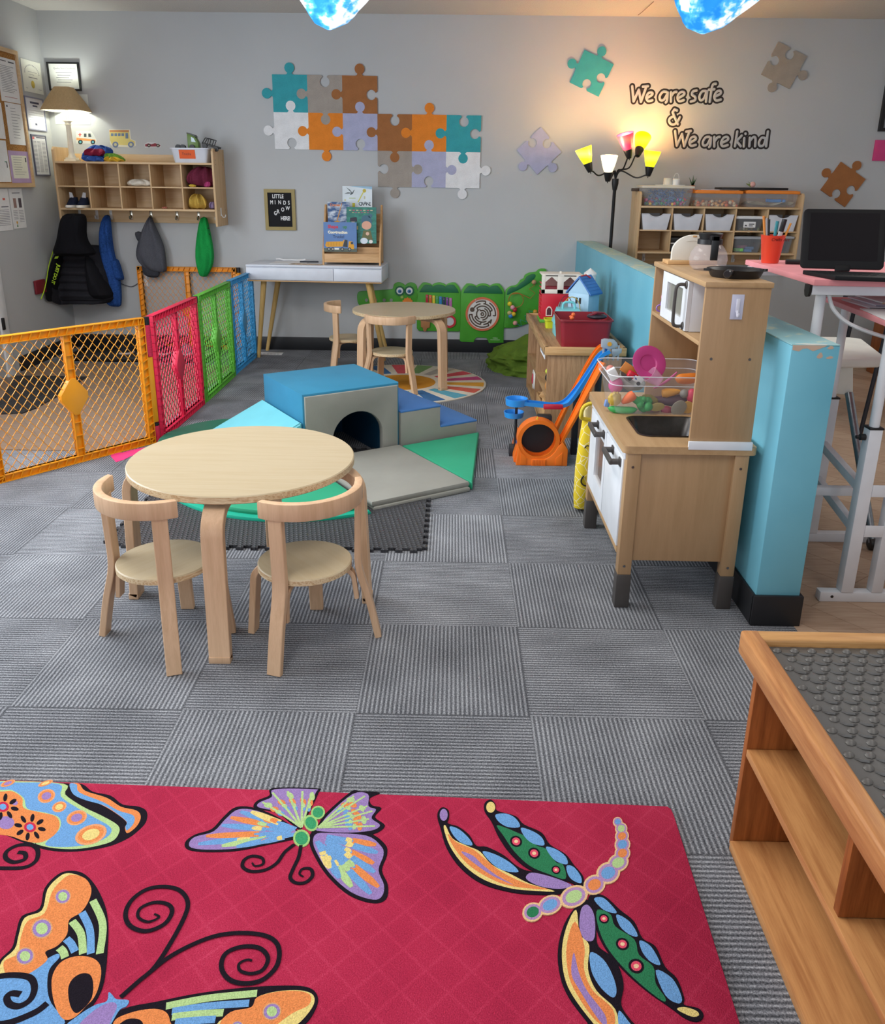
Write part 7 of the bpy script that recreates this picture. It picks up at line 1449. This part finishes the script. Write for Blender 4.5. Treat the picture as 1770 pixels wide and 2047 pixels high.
bits('paper_shreds', 'tangle of blue shreds inside the large clear bin', 'shredded paper', 1.47, 1.72, 6.455, 6.62, 1.185, 1.285, ['4a80c8', '6a9ad8', '3a6ab0', '86b4e4'], 420, .0016, 3, True)
bits('pompoms', 'coloured pompoms at the bottom of the large clear bin', 'pompoms', 1.435, 1.73, 6.452, 6.6, 1.188, 1.225, ['d04a6a', '4aa85a', 'e0c040', 'c03a48', '5a9ad0', 'd868a0', '2f8a7a'], 70, .011, 4)
clear_tub('storage_bin', 'clear bin with orange lid and orange pieces in the middle of the right cubby top', 1.79, 2.135, 6.43, 6.66, 1.178, 1.272, L2, None, .014, None, .018)
bits('orange_pieces', 'orange pieces and sand in the middle clear bin', 'craft pieces', 1.82, 2.11, 6.452, 6.62, 1.182, 1.215, ['e88a3a', 'e0a860', 'd86a2e', 'd8c8a8', 'c8b08a'], 120, .013, 5)
clear_tub('storage_bin', 'clear bin with orange lid and pale sand at the right of the right cubby top', 2.165, 2.555, 6.43, 6.66, 1.178, 1.275, L2, None, .014, None, .018)
b = MB(plastic('cfc8ac', .9)); b.grid(lambda u, v: Vector((2.19+.34*u, 6.45+.18*v, 1.18+.030*(.5+.5*sin(u*9+v*4))*(1-.3*v)+.010)), 24, 12); o = tag(b.obj('play_sand'), 'pale play sand heaped in the right clear bin', 'sand'); o['kind'] = 'stuff'
b = MB(plastic('3f86d0', .5)); b.tube([(2.33, 6.47, 1.226), (2.38, 6.48, 1.222), (2.44, 6.47, 1.224)], .012, 8).ball((2.46, 6.47, 1.222), .014); tag(b.obj('sand_toy'), 'blue toy lying on the sand in the right clear bin', 'toy')
clear_tub('storage_box', 'small clear labelled box with white lid in the upper row of the right cubby', 2.105, 2.315, 6.42, 6.62, .997, 1.095, white, clear('8a8e94', .45, .15), .016)
b = MB(paper, ink); b.box((2.165, 6.4195, 1.03), (2.255, 6.4205, 1.072), 0).use(ink).prism([(2.173, 1.04), (2.183, 1.052), (2.195, 1.04)], 6.4185, 6.4195, 'xz').box((2.205, 6.4187, 1.052), (2.245, 6.4195, 1.058), 0).box((2.205, 6.4187, 1.040), (2.235, 6.4195, 1.045), 0); b.bm.faces.ensure_lookup_table(); tag(b.obj('box_label'), 'white printed label on the small clear box', 'label')
bits('shells', 'small green and tan pieces in the small clear box', 'craft pieces', 2.13, 2.29, 6.435, 6.59, 1.0, 1.03, ['c8c070', 'd8d0b0', '7a8a4a', 'b09a6a'], 40, .011, 8)
clear_tub('storage_box', 'clear box of pastel pieces in the lower row of the right cubby', 2.105, 2.325, 6.42, 6.62, .8475, .948, plastic('a8acb2', .4), clear('9aa0a8', .4, .15), .016)
for i, (x, y, z, c, lab) in enumerate(((2.16, 6.45, .866, '7cc86a', 'green pastel block in the lower clear box'), (2.22, 6.45, .862, '5f9ad8', 'blue pastel block in the lower clear box'), (2.25, 6.50, .875, '7aa8e0', 'pale blue pastel block in the lower clear box'), (2.20, 6.50, .885, 'c87a9a', 'pink pastel block in the lower clear box'))): b = MB(plastic(c, .6)); b.box((-.035, -.02, -.011), (.035, .02, .011), .004, M=Matrix.Translation((x, y, z)) @ Matrix.Rotation(.3*i-.4, 4, 'Z')); tag(b.obj('pastel_block'), lab, 'block')
clear_tub('storage_box', 'clear box half hidden behind the pen cup in the lower row', 2.345, 2.555, 6.42, 6.62, .8475, .955, plastic('a8acb2', .4), clear('9aa0a8', .4, .15), .016)
b = MB(black); b.box((1.635, 6.44, .8475), (1.83, 6.62, .90), .004).use(white).box((1.64, 6.435, .902), (1.80, 6.62, .912), .002).use(black).box((1.64, 6.44, .914), (1.81, 6.62, .95), .004); tag(b.obj('black_case'), 'black case in the lower row behind the white arched board', 'case')
b = MB(black); b.box((1.985, 6.46, 1.299), (2.48, 6.64, 1.315), .004); tag(b.obj('black_tray'), 'flat black board lying across the orange lidded bins', 'tray')
b = MB(paper); b.box((1.84, 6.47, 1.2935), (1.975, 6.62, 1.2965), 0); tag(b.obj('white_sheet'), 'white sheet lying on the middle orange lidded bin', 'paper')
t = thing('white_speaker', 'small white device with a cord on the large clear bin', 'device', (1.62, 6.55, 1.322)); b = MB(offwhite); b.lathe([(0, 1.3225), (.033, 1.3225), (.034, 1.33), (.03, 1.372), (.027, 1.376), (0, 1.376)], (1.60, 6.54, 0), 20).obj('body', t); b = MB(white); b.lathe([(0, 1.3225), (.027, 1.3225), (.028, 1.365), (.022, 1.372), (0, 1.372)], (1.66, 6.53, 0), 20).obj('cup', t); b = MB(white); b.tube([(1.66+.02*cos(q), 6.53, 1.37+.04*sin(q)) for q in [pi*i/10 for i in range(11)]], .002, 6).tube([(1.66, 6.51, 1.326), (1.72, 6.49, 1.325), (1.56, 6.48, 1.325), (1.50, 6.5, 1.325)], .0025, 6).obj('cord', t)
t = thing('fake_plant', 'tiny potted plant on the back edge of the bins', 'plant', (1.80, 6.6, 1.30)); b = MB(plastic('c88a60')); b.lathe([(0, 1.2935), (.018, 1.2935), (.022, 1.325), (0, 1.325)], (1.80, 6.585, 0), 14).obj('pot', t); b = MB(plastic('3a5a34'))
for a, h in ((-.35, .06), (0, .075), (.3, .055), (.15, .05)): b.prism([(1.80-.008, 1.322), (1.80+.008, 1.322), (1.80+a*.09, 1.325+h)], 6.58, 6.583, 'xz')
b.obj('leaf', t)
t = thing('fake_flower', 'small pink flower with green leaves behind the black board', 'flower', (2.23, 6.6, 1.316)); b = MB(plastic('e8b0a8')); b.ball((2.255, 6.59, 1.337), (.022, .014, .021)).obj('bloom', t); b = MB(plastic('7a8a4a')); b.prism([(2.24, 1.3165), (2.20, 1.345), (2.235, 1.34), (2.215, 1.36), (2.25, 1.335)], 6.585, 6.589, 'xz').obj('leaf', t)
b = MB(plastic('4a3a30', .5)); b.box((1.335, 6.5, 1.278), (1.385, 6.56, 1.30), .004); tag(b.obj('wooden_clip'), 'dark brown clip on the left side of the large clear bin lid', 'clip')
# ================= pink standing desk at the right
t = thing('standing_desk', 'pink topped two level standing desk with white frame at the right', 'desk', (1.6, 2.9, 0)); wm = plastic('e6e8ee', .35); pink = plastic('ef9aa0', .5)
b = MB(pink); b.prism([(1.133, 2.64), (2.0, 2.61), (2.0, 3.32), (1.15, 3.335)], 1.032, 1.052, 'xy', .003).obj('upper_top', t)
b = MB(pink); b.prism([(1.30, 2.47), (2.0, 2.44), (2.0, 3.02), (1.352, 3.045)], .93, .948, 'xy', .003).obj('lower_top', t)
b = MB(wm); b.box((1.14, 2.665, 1.0), (2.0, 2.70, 1.0315), .004); b.obj('top_rail', t); b = MB(wm); b.box((1.14, 3.25, 1.0), (2.0, 3.285, 1.0315), .004); b.obj('top_rail', t); b = MB(black); b.prism([(2.663, 1.0315), (2.702, 1.0315), (2.702, 1.01), (2.695, .996), (2.682, .992), (2.67, .996), (2.663, 1.01)], 1.131, 1.1395, 'yz').obj('end_cap', t, 'black end cap')
def post(name, x, y, z0, z1, s, round_=False):
    b = MB(wm)
    if round_: b.lathe([(0, z0), (s, z0), (s, z1), (0, z1)], (x, y, 0), 18)
    else: b.box((x-s, y-s, z0), (x+s, y+s, z1), .003)
    b.obj(name, t)
post('post', 1.337, 2.52, .036, .606, .021); post('inner_tube', 1.337, 2.52, .606, .93, .0155, True); post('post', 1.437, 2.52, .036, .606, .019); post('inner_tube', 1.437, 2.52, .606, .93, .015, True)
post('post', 1.425, 3.01, .036, .58, .018); post('inner_tube', 1.42, 3.01, .58, .93, .015, True); post('inner_tube', 1.20, 2.73, .30, 1.0, .0165, True); 
b = MB(black); b.box((1.314, 2.497, .604), (1.360, 2.543, .611), .002).box((1.405, 2.99, .578), (1.445, 3.03, .585), .002); b.obj('collar', t, 'black collar')
b = MB(black); b.lathe([(0, 0), (.011, .002), (.011, .018), (.006, .022), (.006, .03), (0, .03)], (1.316, 2.52, .575), 10, Matrix.Rotation(-pi/2, 4, 'Y')).obj('adjust_knob', t, 'black knob')
b = MB(wm); b.box((1.25, 2.502, 0), (2.0, 2.538, .036), .003).obj('base_rail', t); b = MB(wm); b.box((1.40, 2.994, 0), (2.0, 3.03, .036), .003).obj('base_rail', t)
for z in (.40, .26): b = MB(wm); b.box((1.325, 2.54, z-.016), (1.350, 3.0, z+.016), .002, M=Matrix.Translation((1.337, 2.54, 0)) @ Matrix.Rotation(radians(-9), 4, 'Z') @ Matrix.Translation((-1.337, -2.54, 0))).obj('side_rail', t)
for z in (.40, .26): b = MB(wm); b.box((1.358, 2.499, z-.02), (1.418, 2.503, z+.02), .001).obj('bracket', t)
b = MB(wm); b.box((1.20, 2.715, .30), (1.45, 2.745, .33), .003).obj('support_arm', t)
b = MB(black)
for x, y in ((1.29, 2.5015), (1.56, 2.9935)): b.take((lambda q: (bmesh.ops.create_cone(q, cap_ends=True, segments=10, radius1=.005, radius2=.005, depth=.002), q)[1])(bmesh.new()), Matrix.Translation((x, y, .02)) @ Matrix.Rotation(pi/2, 4, 'X'))
b.obj('bolt', t, 'dark bolts')
b = MB(white); b.tube(spl([(1.215, 2.71, 1.0), (1.235, 2.70, .95), (1.29, 2.68, .905), (1.40, 2.64, .87), (1.50, 2.60, .86)], False, 6), .0065, 8); tag(b.obj('desk_cable'), 'white cable hanging from the upper desk top', 'cable')
for i, (x0, y0, x1, y1, c, z) in enumerate(((1.37, 2.74, 1.75, 2.95, 'dfe0e8', .9485), (1.40, 2.76, 1.78, 2.97, 'c9c4d0', .9545), (1.43, 2.78, 1.80, 2.98, 'e4e2e4', .9605))):
    t = thing('notebook', ('closed notebook at the bottom of the pile on the lower desk level', 'grey lilac notebook in the middle of the pile on the lower desk level', 'notebook with tan edge on top of the pile on the lower desk level')[i], 'notebook', (x0, y0, z), 'notebooks on the desk'); b = MB(plastic(c, .6)); b.box((x0, y0, z), (x1, y1, z+.005), .001).obj('pages', t); b = MB(plastic(('22222a', '7a7080', 'c8a078')[i], .6)); b.box((x0-.001, y0-.002, z), (x1, y0-.0002, z+.004), 0).obj('edge', t)
b = MB(paper); b.prism([(1.302, 2.50), (1.70, 2.46), (1.72, 2.72), (1.335, 2.735)], .9487, .951).prism([(1.302, 2.4690), (1.70, 2.4520), (1.70, 2.4505), (1.302, 2.4675)], .926, .951); tag(b.obj('open_papers'), 'open white papers overhanging the lower desk level', 'paper')
b = MB(plastic('1f2530', .4)); b.box((1.40, 2.50, .952), (1.70, 2.52, .960), .002); tag(b.obj('paper_clip_bar'), 'dark clip lying on the open white papers', 'clip')
# tablet with keyboard case
t = thing('tablet_computer', 'black tablet in a keyboard case standing on the pink desk', 'tablet', (1.25, 2.75, 1.052)); tb = base('black_case', '121215', .55, 0, .25)[0]
c = [Vector(q) for q in ((1.148, 2.80, 1.073), (1.396, 2.745, 1.075), (1.352, 2.83, 1.263), (1.108, 2.88, 1.262))]
ux_ = (c[1]-c[0]).normalized(); uz_ = (c[3]-c[0]).normalized(); uy_ = uz_.cross(ux_).normalized(); uz_ = ux_.cross(uy_)
MT = Matrix(((ux_.x, uz_.x, -uy_.x*-1, c[0].x), (ux_.y, uz_.y, uy_.y, c[0].y), (ux_.z, uz_.z, uy_.z, c[0].z), (0, 0, 0, 1)))
w_ = (c[1]-c[0]).length; h_ = .198
b = MB(tb); b.prism(rrect(0, 0, w_, h_, .014), 0, .012, 'xy', .003, M=MT).obj('case', t)
b = MB(base('dark_screen', '100c12', .45, 0, .12)[0]); b.box((.022, .026, -.0008), (w_-.022, h_-.014, .001), 0, M=MT); 
b.obj('screen', t, 'dark glossy screen'); b = MB(tb); b.box((w_*.42, -.008, -.002), (w_*.60, .012, .006), .002, M=MT).obj('hinge', t)
kb = [(1.150, 2.835), (1.20, 2.575), (1.45, 2.53), (1.42, 2.80)]
kb = [(1.155, 2.79), (1.185, 2.615), (1.435, 2.56), (1.415, 2.74)]
b = MB(tb); b.prism(kb, 1.0525, 1.066, 'xy', .002).obj('keyboard', t)
b = MB(plastic('26262a', .5)); A, B_, D_ = Vector((*kb[0], 0)), Vector((*kb[3], 0)), Vector((*kb[1], 0))
for r in range(4):
    for k in range(10): p = A+(B_-A)*(.04+.093*k)+(D_-A)*(.12+.17*r); q = p+(B_-A)*.08+(D_-A)*.13; b.box((min(p.x, q.x), min(p.y, q.y)+.012, 1.0655), (max(p.x, q.x)-.006, max(p.y, q.y)-.012, 1.067), 0)
b.obj('key', t)
# pen cup
t = thing('pen_cup', 'orange red cup of pens on the pink desk', 'cup', (1.19, 3.18, 1.052)); px, py = 1.195, 3.20
b = MB(plastic('e0452a', .35)); b.lathe([(0, 1.0525), (.030, 1.0525), (.031, 1.056), (.0435, 1.152), (.045, 1.154), (.041, 1.153), (.029, 1.06), (0, 1.06)], (px, py, 0), 30).obj('body', t)
b = MB(plastic('6a1408', .6)); wr(b, 'Crafts Art', .016, facing_y(px-.022, py-.0435, 1.135) @ Matrix.Rotation(radians(7), 4, 'X'), extrude=.0004, shear=.2); b.obj('lettering', t, 'dark small lettering')
for dx, dy, tx_, tz, c, r, lab in ((-.024, 0, -.045, 1.222, 'd8883a', .0045, 'orange pencil leaning left in the pen cup'), (-.012, .01, -.028, 1.215, '9a9a9e', .004, 'grey pen in the pen cup'), (-.006, .014, -.016, 1.21, '24242a', .004, 'thin black pen in the pen cup'), (-.004, -.012, .003, 1.205, '1f7f8a', .0065, 'teal marker in the pen cup'), (.012, -.002, .034, 1.212, '1f1c22', .009, 'thick black marker with white barrel in the pen cup'), (.02, .012, .046, 1.205, '7a7a80', .0035, 'slim grey pen leaning right in the pen cup'), (.022, -.008, .055, 1.198, 'e09a3a', .004, 'orange pencil leaning right in the pen cup')):
    b = MB(plastic(c, .45)); p0 = Vector((px+dx*.6, py+dy, 1.0615)); p1 = Vector((px+tx_, py+dy*1.3, tz))
    if r > .008: b.use(white).tube([p0, p0.lerp(p1, .70)], r*.9, 10); b.use(plastic(c, .45)).tube([p0.lerp(p1, .70), p1], r, 10)
    else: b.tube([p0, p1], [r, r], 8)
    tag(b.obj('pen'), lab, 'pen', 'pens in the orange cup')
b = MB(black); b.tube([(1.235, 3.15, 1.062), (1.42, 3.12, 1.062)], .009, 10); tag(b.obj('black_marker'), 'black marker lying behind the tablet', 'pen')
# high chair like stool
t = thing('step_chair', 'white plastic seat on splayed grey legs behind the standing desk', 'chair', (1.65, 3.4, 0)); cw_ = plastic('efeee6', .4); gl = metal('9a9ea4', .35)
b = MB(cw_); b.prism([(1.33, 3.12), (1.66, 3.17), (1.70, 3.22), (1.79, 3.60), (1.75, 3.64), (1.33, 3.64)], .662, .70, 'xy', .01, seg=3); b.obj('seat', t); b = MB(cw_); b.prism([(1.42, .55), (1.59, .53), (1.62, .54), (1.60, .665), (1.40, .665)], 3.25, 3.45, 'xz', .01).obj('apron', t)
for a, q in (((1.60, 3.25, .54), (1.63, 2.93, .03)), ((1.60, 3.50, .54), (1.72, 3.85, .03)), ((1.44, 3.25, .54), (1.40, 3.10, .03)), ((1.44, 3.50, .54), (1.38, 3.85, .03))):
    b = MB(gl); b.tube([a, q], .016, 12); l = b.obj('leg', t); b = MB(black); b.lathe([(0, -.014), (.022, -.014), (.026, 0), (.022, .014), (0, .014)], (q[0], q[1], .026), 14, Matrix.Rotation(pi/2, 4, 'Y')); b.obj('caster', l, 'black caster')
b = MB(plastic('2a2c3a', .5)); b.box((2.28, 4.4, .70), (2.8, 4.9, .73), .006); t = thing('dark_chair', 'dark chair with thin black legs behind the white seat', 'chair', (1.9, 4.6, 0)); OFF[t] = Vector((1.9, 4.6, 0)); b.obj('seat', t)
for x, y in ((2.34, 4.45), (2.75, 4.45), (2.34, 4.85), (2.75, 4.85)): b = MB(plastic('1d1e28', .5)); b.tube([(x, y, .70), (x-.05+.1*(x > 2.6), y, .0)], .012, 8); b.obj('leg', t)
b = MB(wood('a8602a', '8a4a1c', 'z')); b.box((3.15, 5.6, 0), (3.55, 6.2, .60), .006); tag(b.obj('wooden_cabinet'), 'reddish wooden cabinet far behind the standing desk', 'cabinet')
# dark frame and pink paper at the right edge of the back wall
t = thing('wall_frame', 'dark framed board cut off by the right edge of the photo', 'frame', (3.4, YB, 2.0)); b = MB(plastic('9aa0a8', .3)); b.box((3.20, YB-.012, 1.75), (3.55, YB-.002, 2.15), 0).obj('panel', t); b = MB(black); b.ring([(3.178, 1.728), (3.57, 1.728), (3.57, 2.172), (3.178, 2.172)], [(3.205, 1.752), (3.545, 1.752), (3.545, 2.148), (3.205, 2.148)], YB-.03, YB, 'xz').obj('frame', t)
b = MB(plastic('d0407e', .7)); b.box((3.172, YB-.02, 1.52), (3.40, YB, 1.668), .002); tag(b.obj('pink_folder'), 'magenta wall folder at the right edge of the photo', 'folder')
# ================= cloud covers over the ceiling lights
def cloud_mat():
    m, n = base('cloud_fabric', 'a8d4f4', .8); v = n.coord((1, 1, 1.4)); f = n.noise(v, 6.5, 4, .55)
    c = n.ramp(f, ((.40, '1f86e0'), (.47, '52b4f4'), (.53, 'f4fbff'))); n.lk(c, n.b.inputs['Base Color']); n.lk(c, n.b.inputs['Emission Color']); n.b.inputs['Emission Strength'].default_value = .85; return m
cm = cloud_mat()
for cx, cy, sx, tip, lab, sd in ((-.57, 4.36, .265, (-.61, 2.012), 'blue and white cloud fabric light cover at the left of the ceiling', 1), (1.24, 4.36, .28, (1.168, 2.012), 'blue and white cloud fabric light cover at the right of the ceiling', 2)):
    b = MB(cm); rn = random.Random(sd); ph = rn.random()*6
    def fn(u, v, cx=cx, cy=cy, sx=sx, tip=tip, ph=ph):
        a = 2*pi*u; z = tip[1]+(CZ-.001-tip[1])*v; k = min(1, .04+1.15*v**.55)*(1+.35*max(0, v-.4))
        f = 1+.07*sin(5*a+ph+v*6)+.05*sin(9*a-v*11)
        return Vector((tip[0]+(cx-tip[0])*min(1, v*2.2)+sx*k*f*cos(a), cy+.21*k*f*sin(a), z+.012*sin(4*a+ph)*v*(1-v)*3))
    b.grid(fn, 44, 18, True); tag(b.obj('cloud_light_cover', ang=60), lab, 'light cover', 'cloud light covers on the ceiling')
b = MB(plastic('6a5040')); b.tube([(1.275, 6.50, 2.462), (1.291, 6.45, 2.472), (1.306, 6.172, 2.485)], .0022, 6); tag(b.obj('ceiling_wire'), 'thin wire at the ceiling above the floor lamp', 'wire')
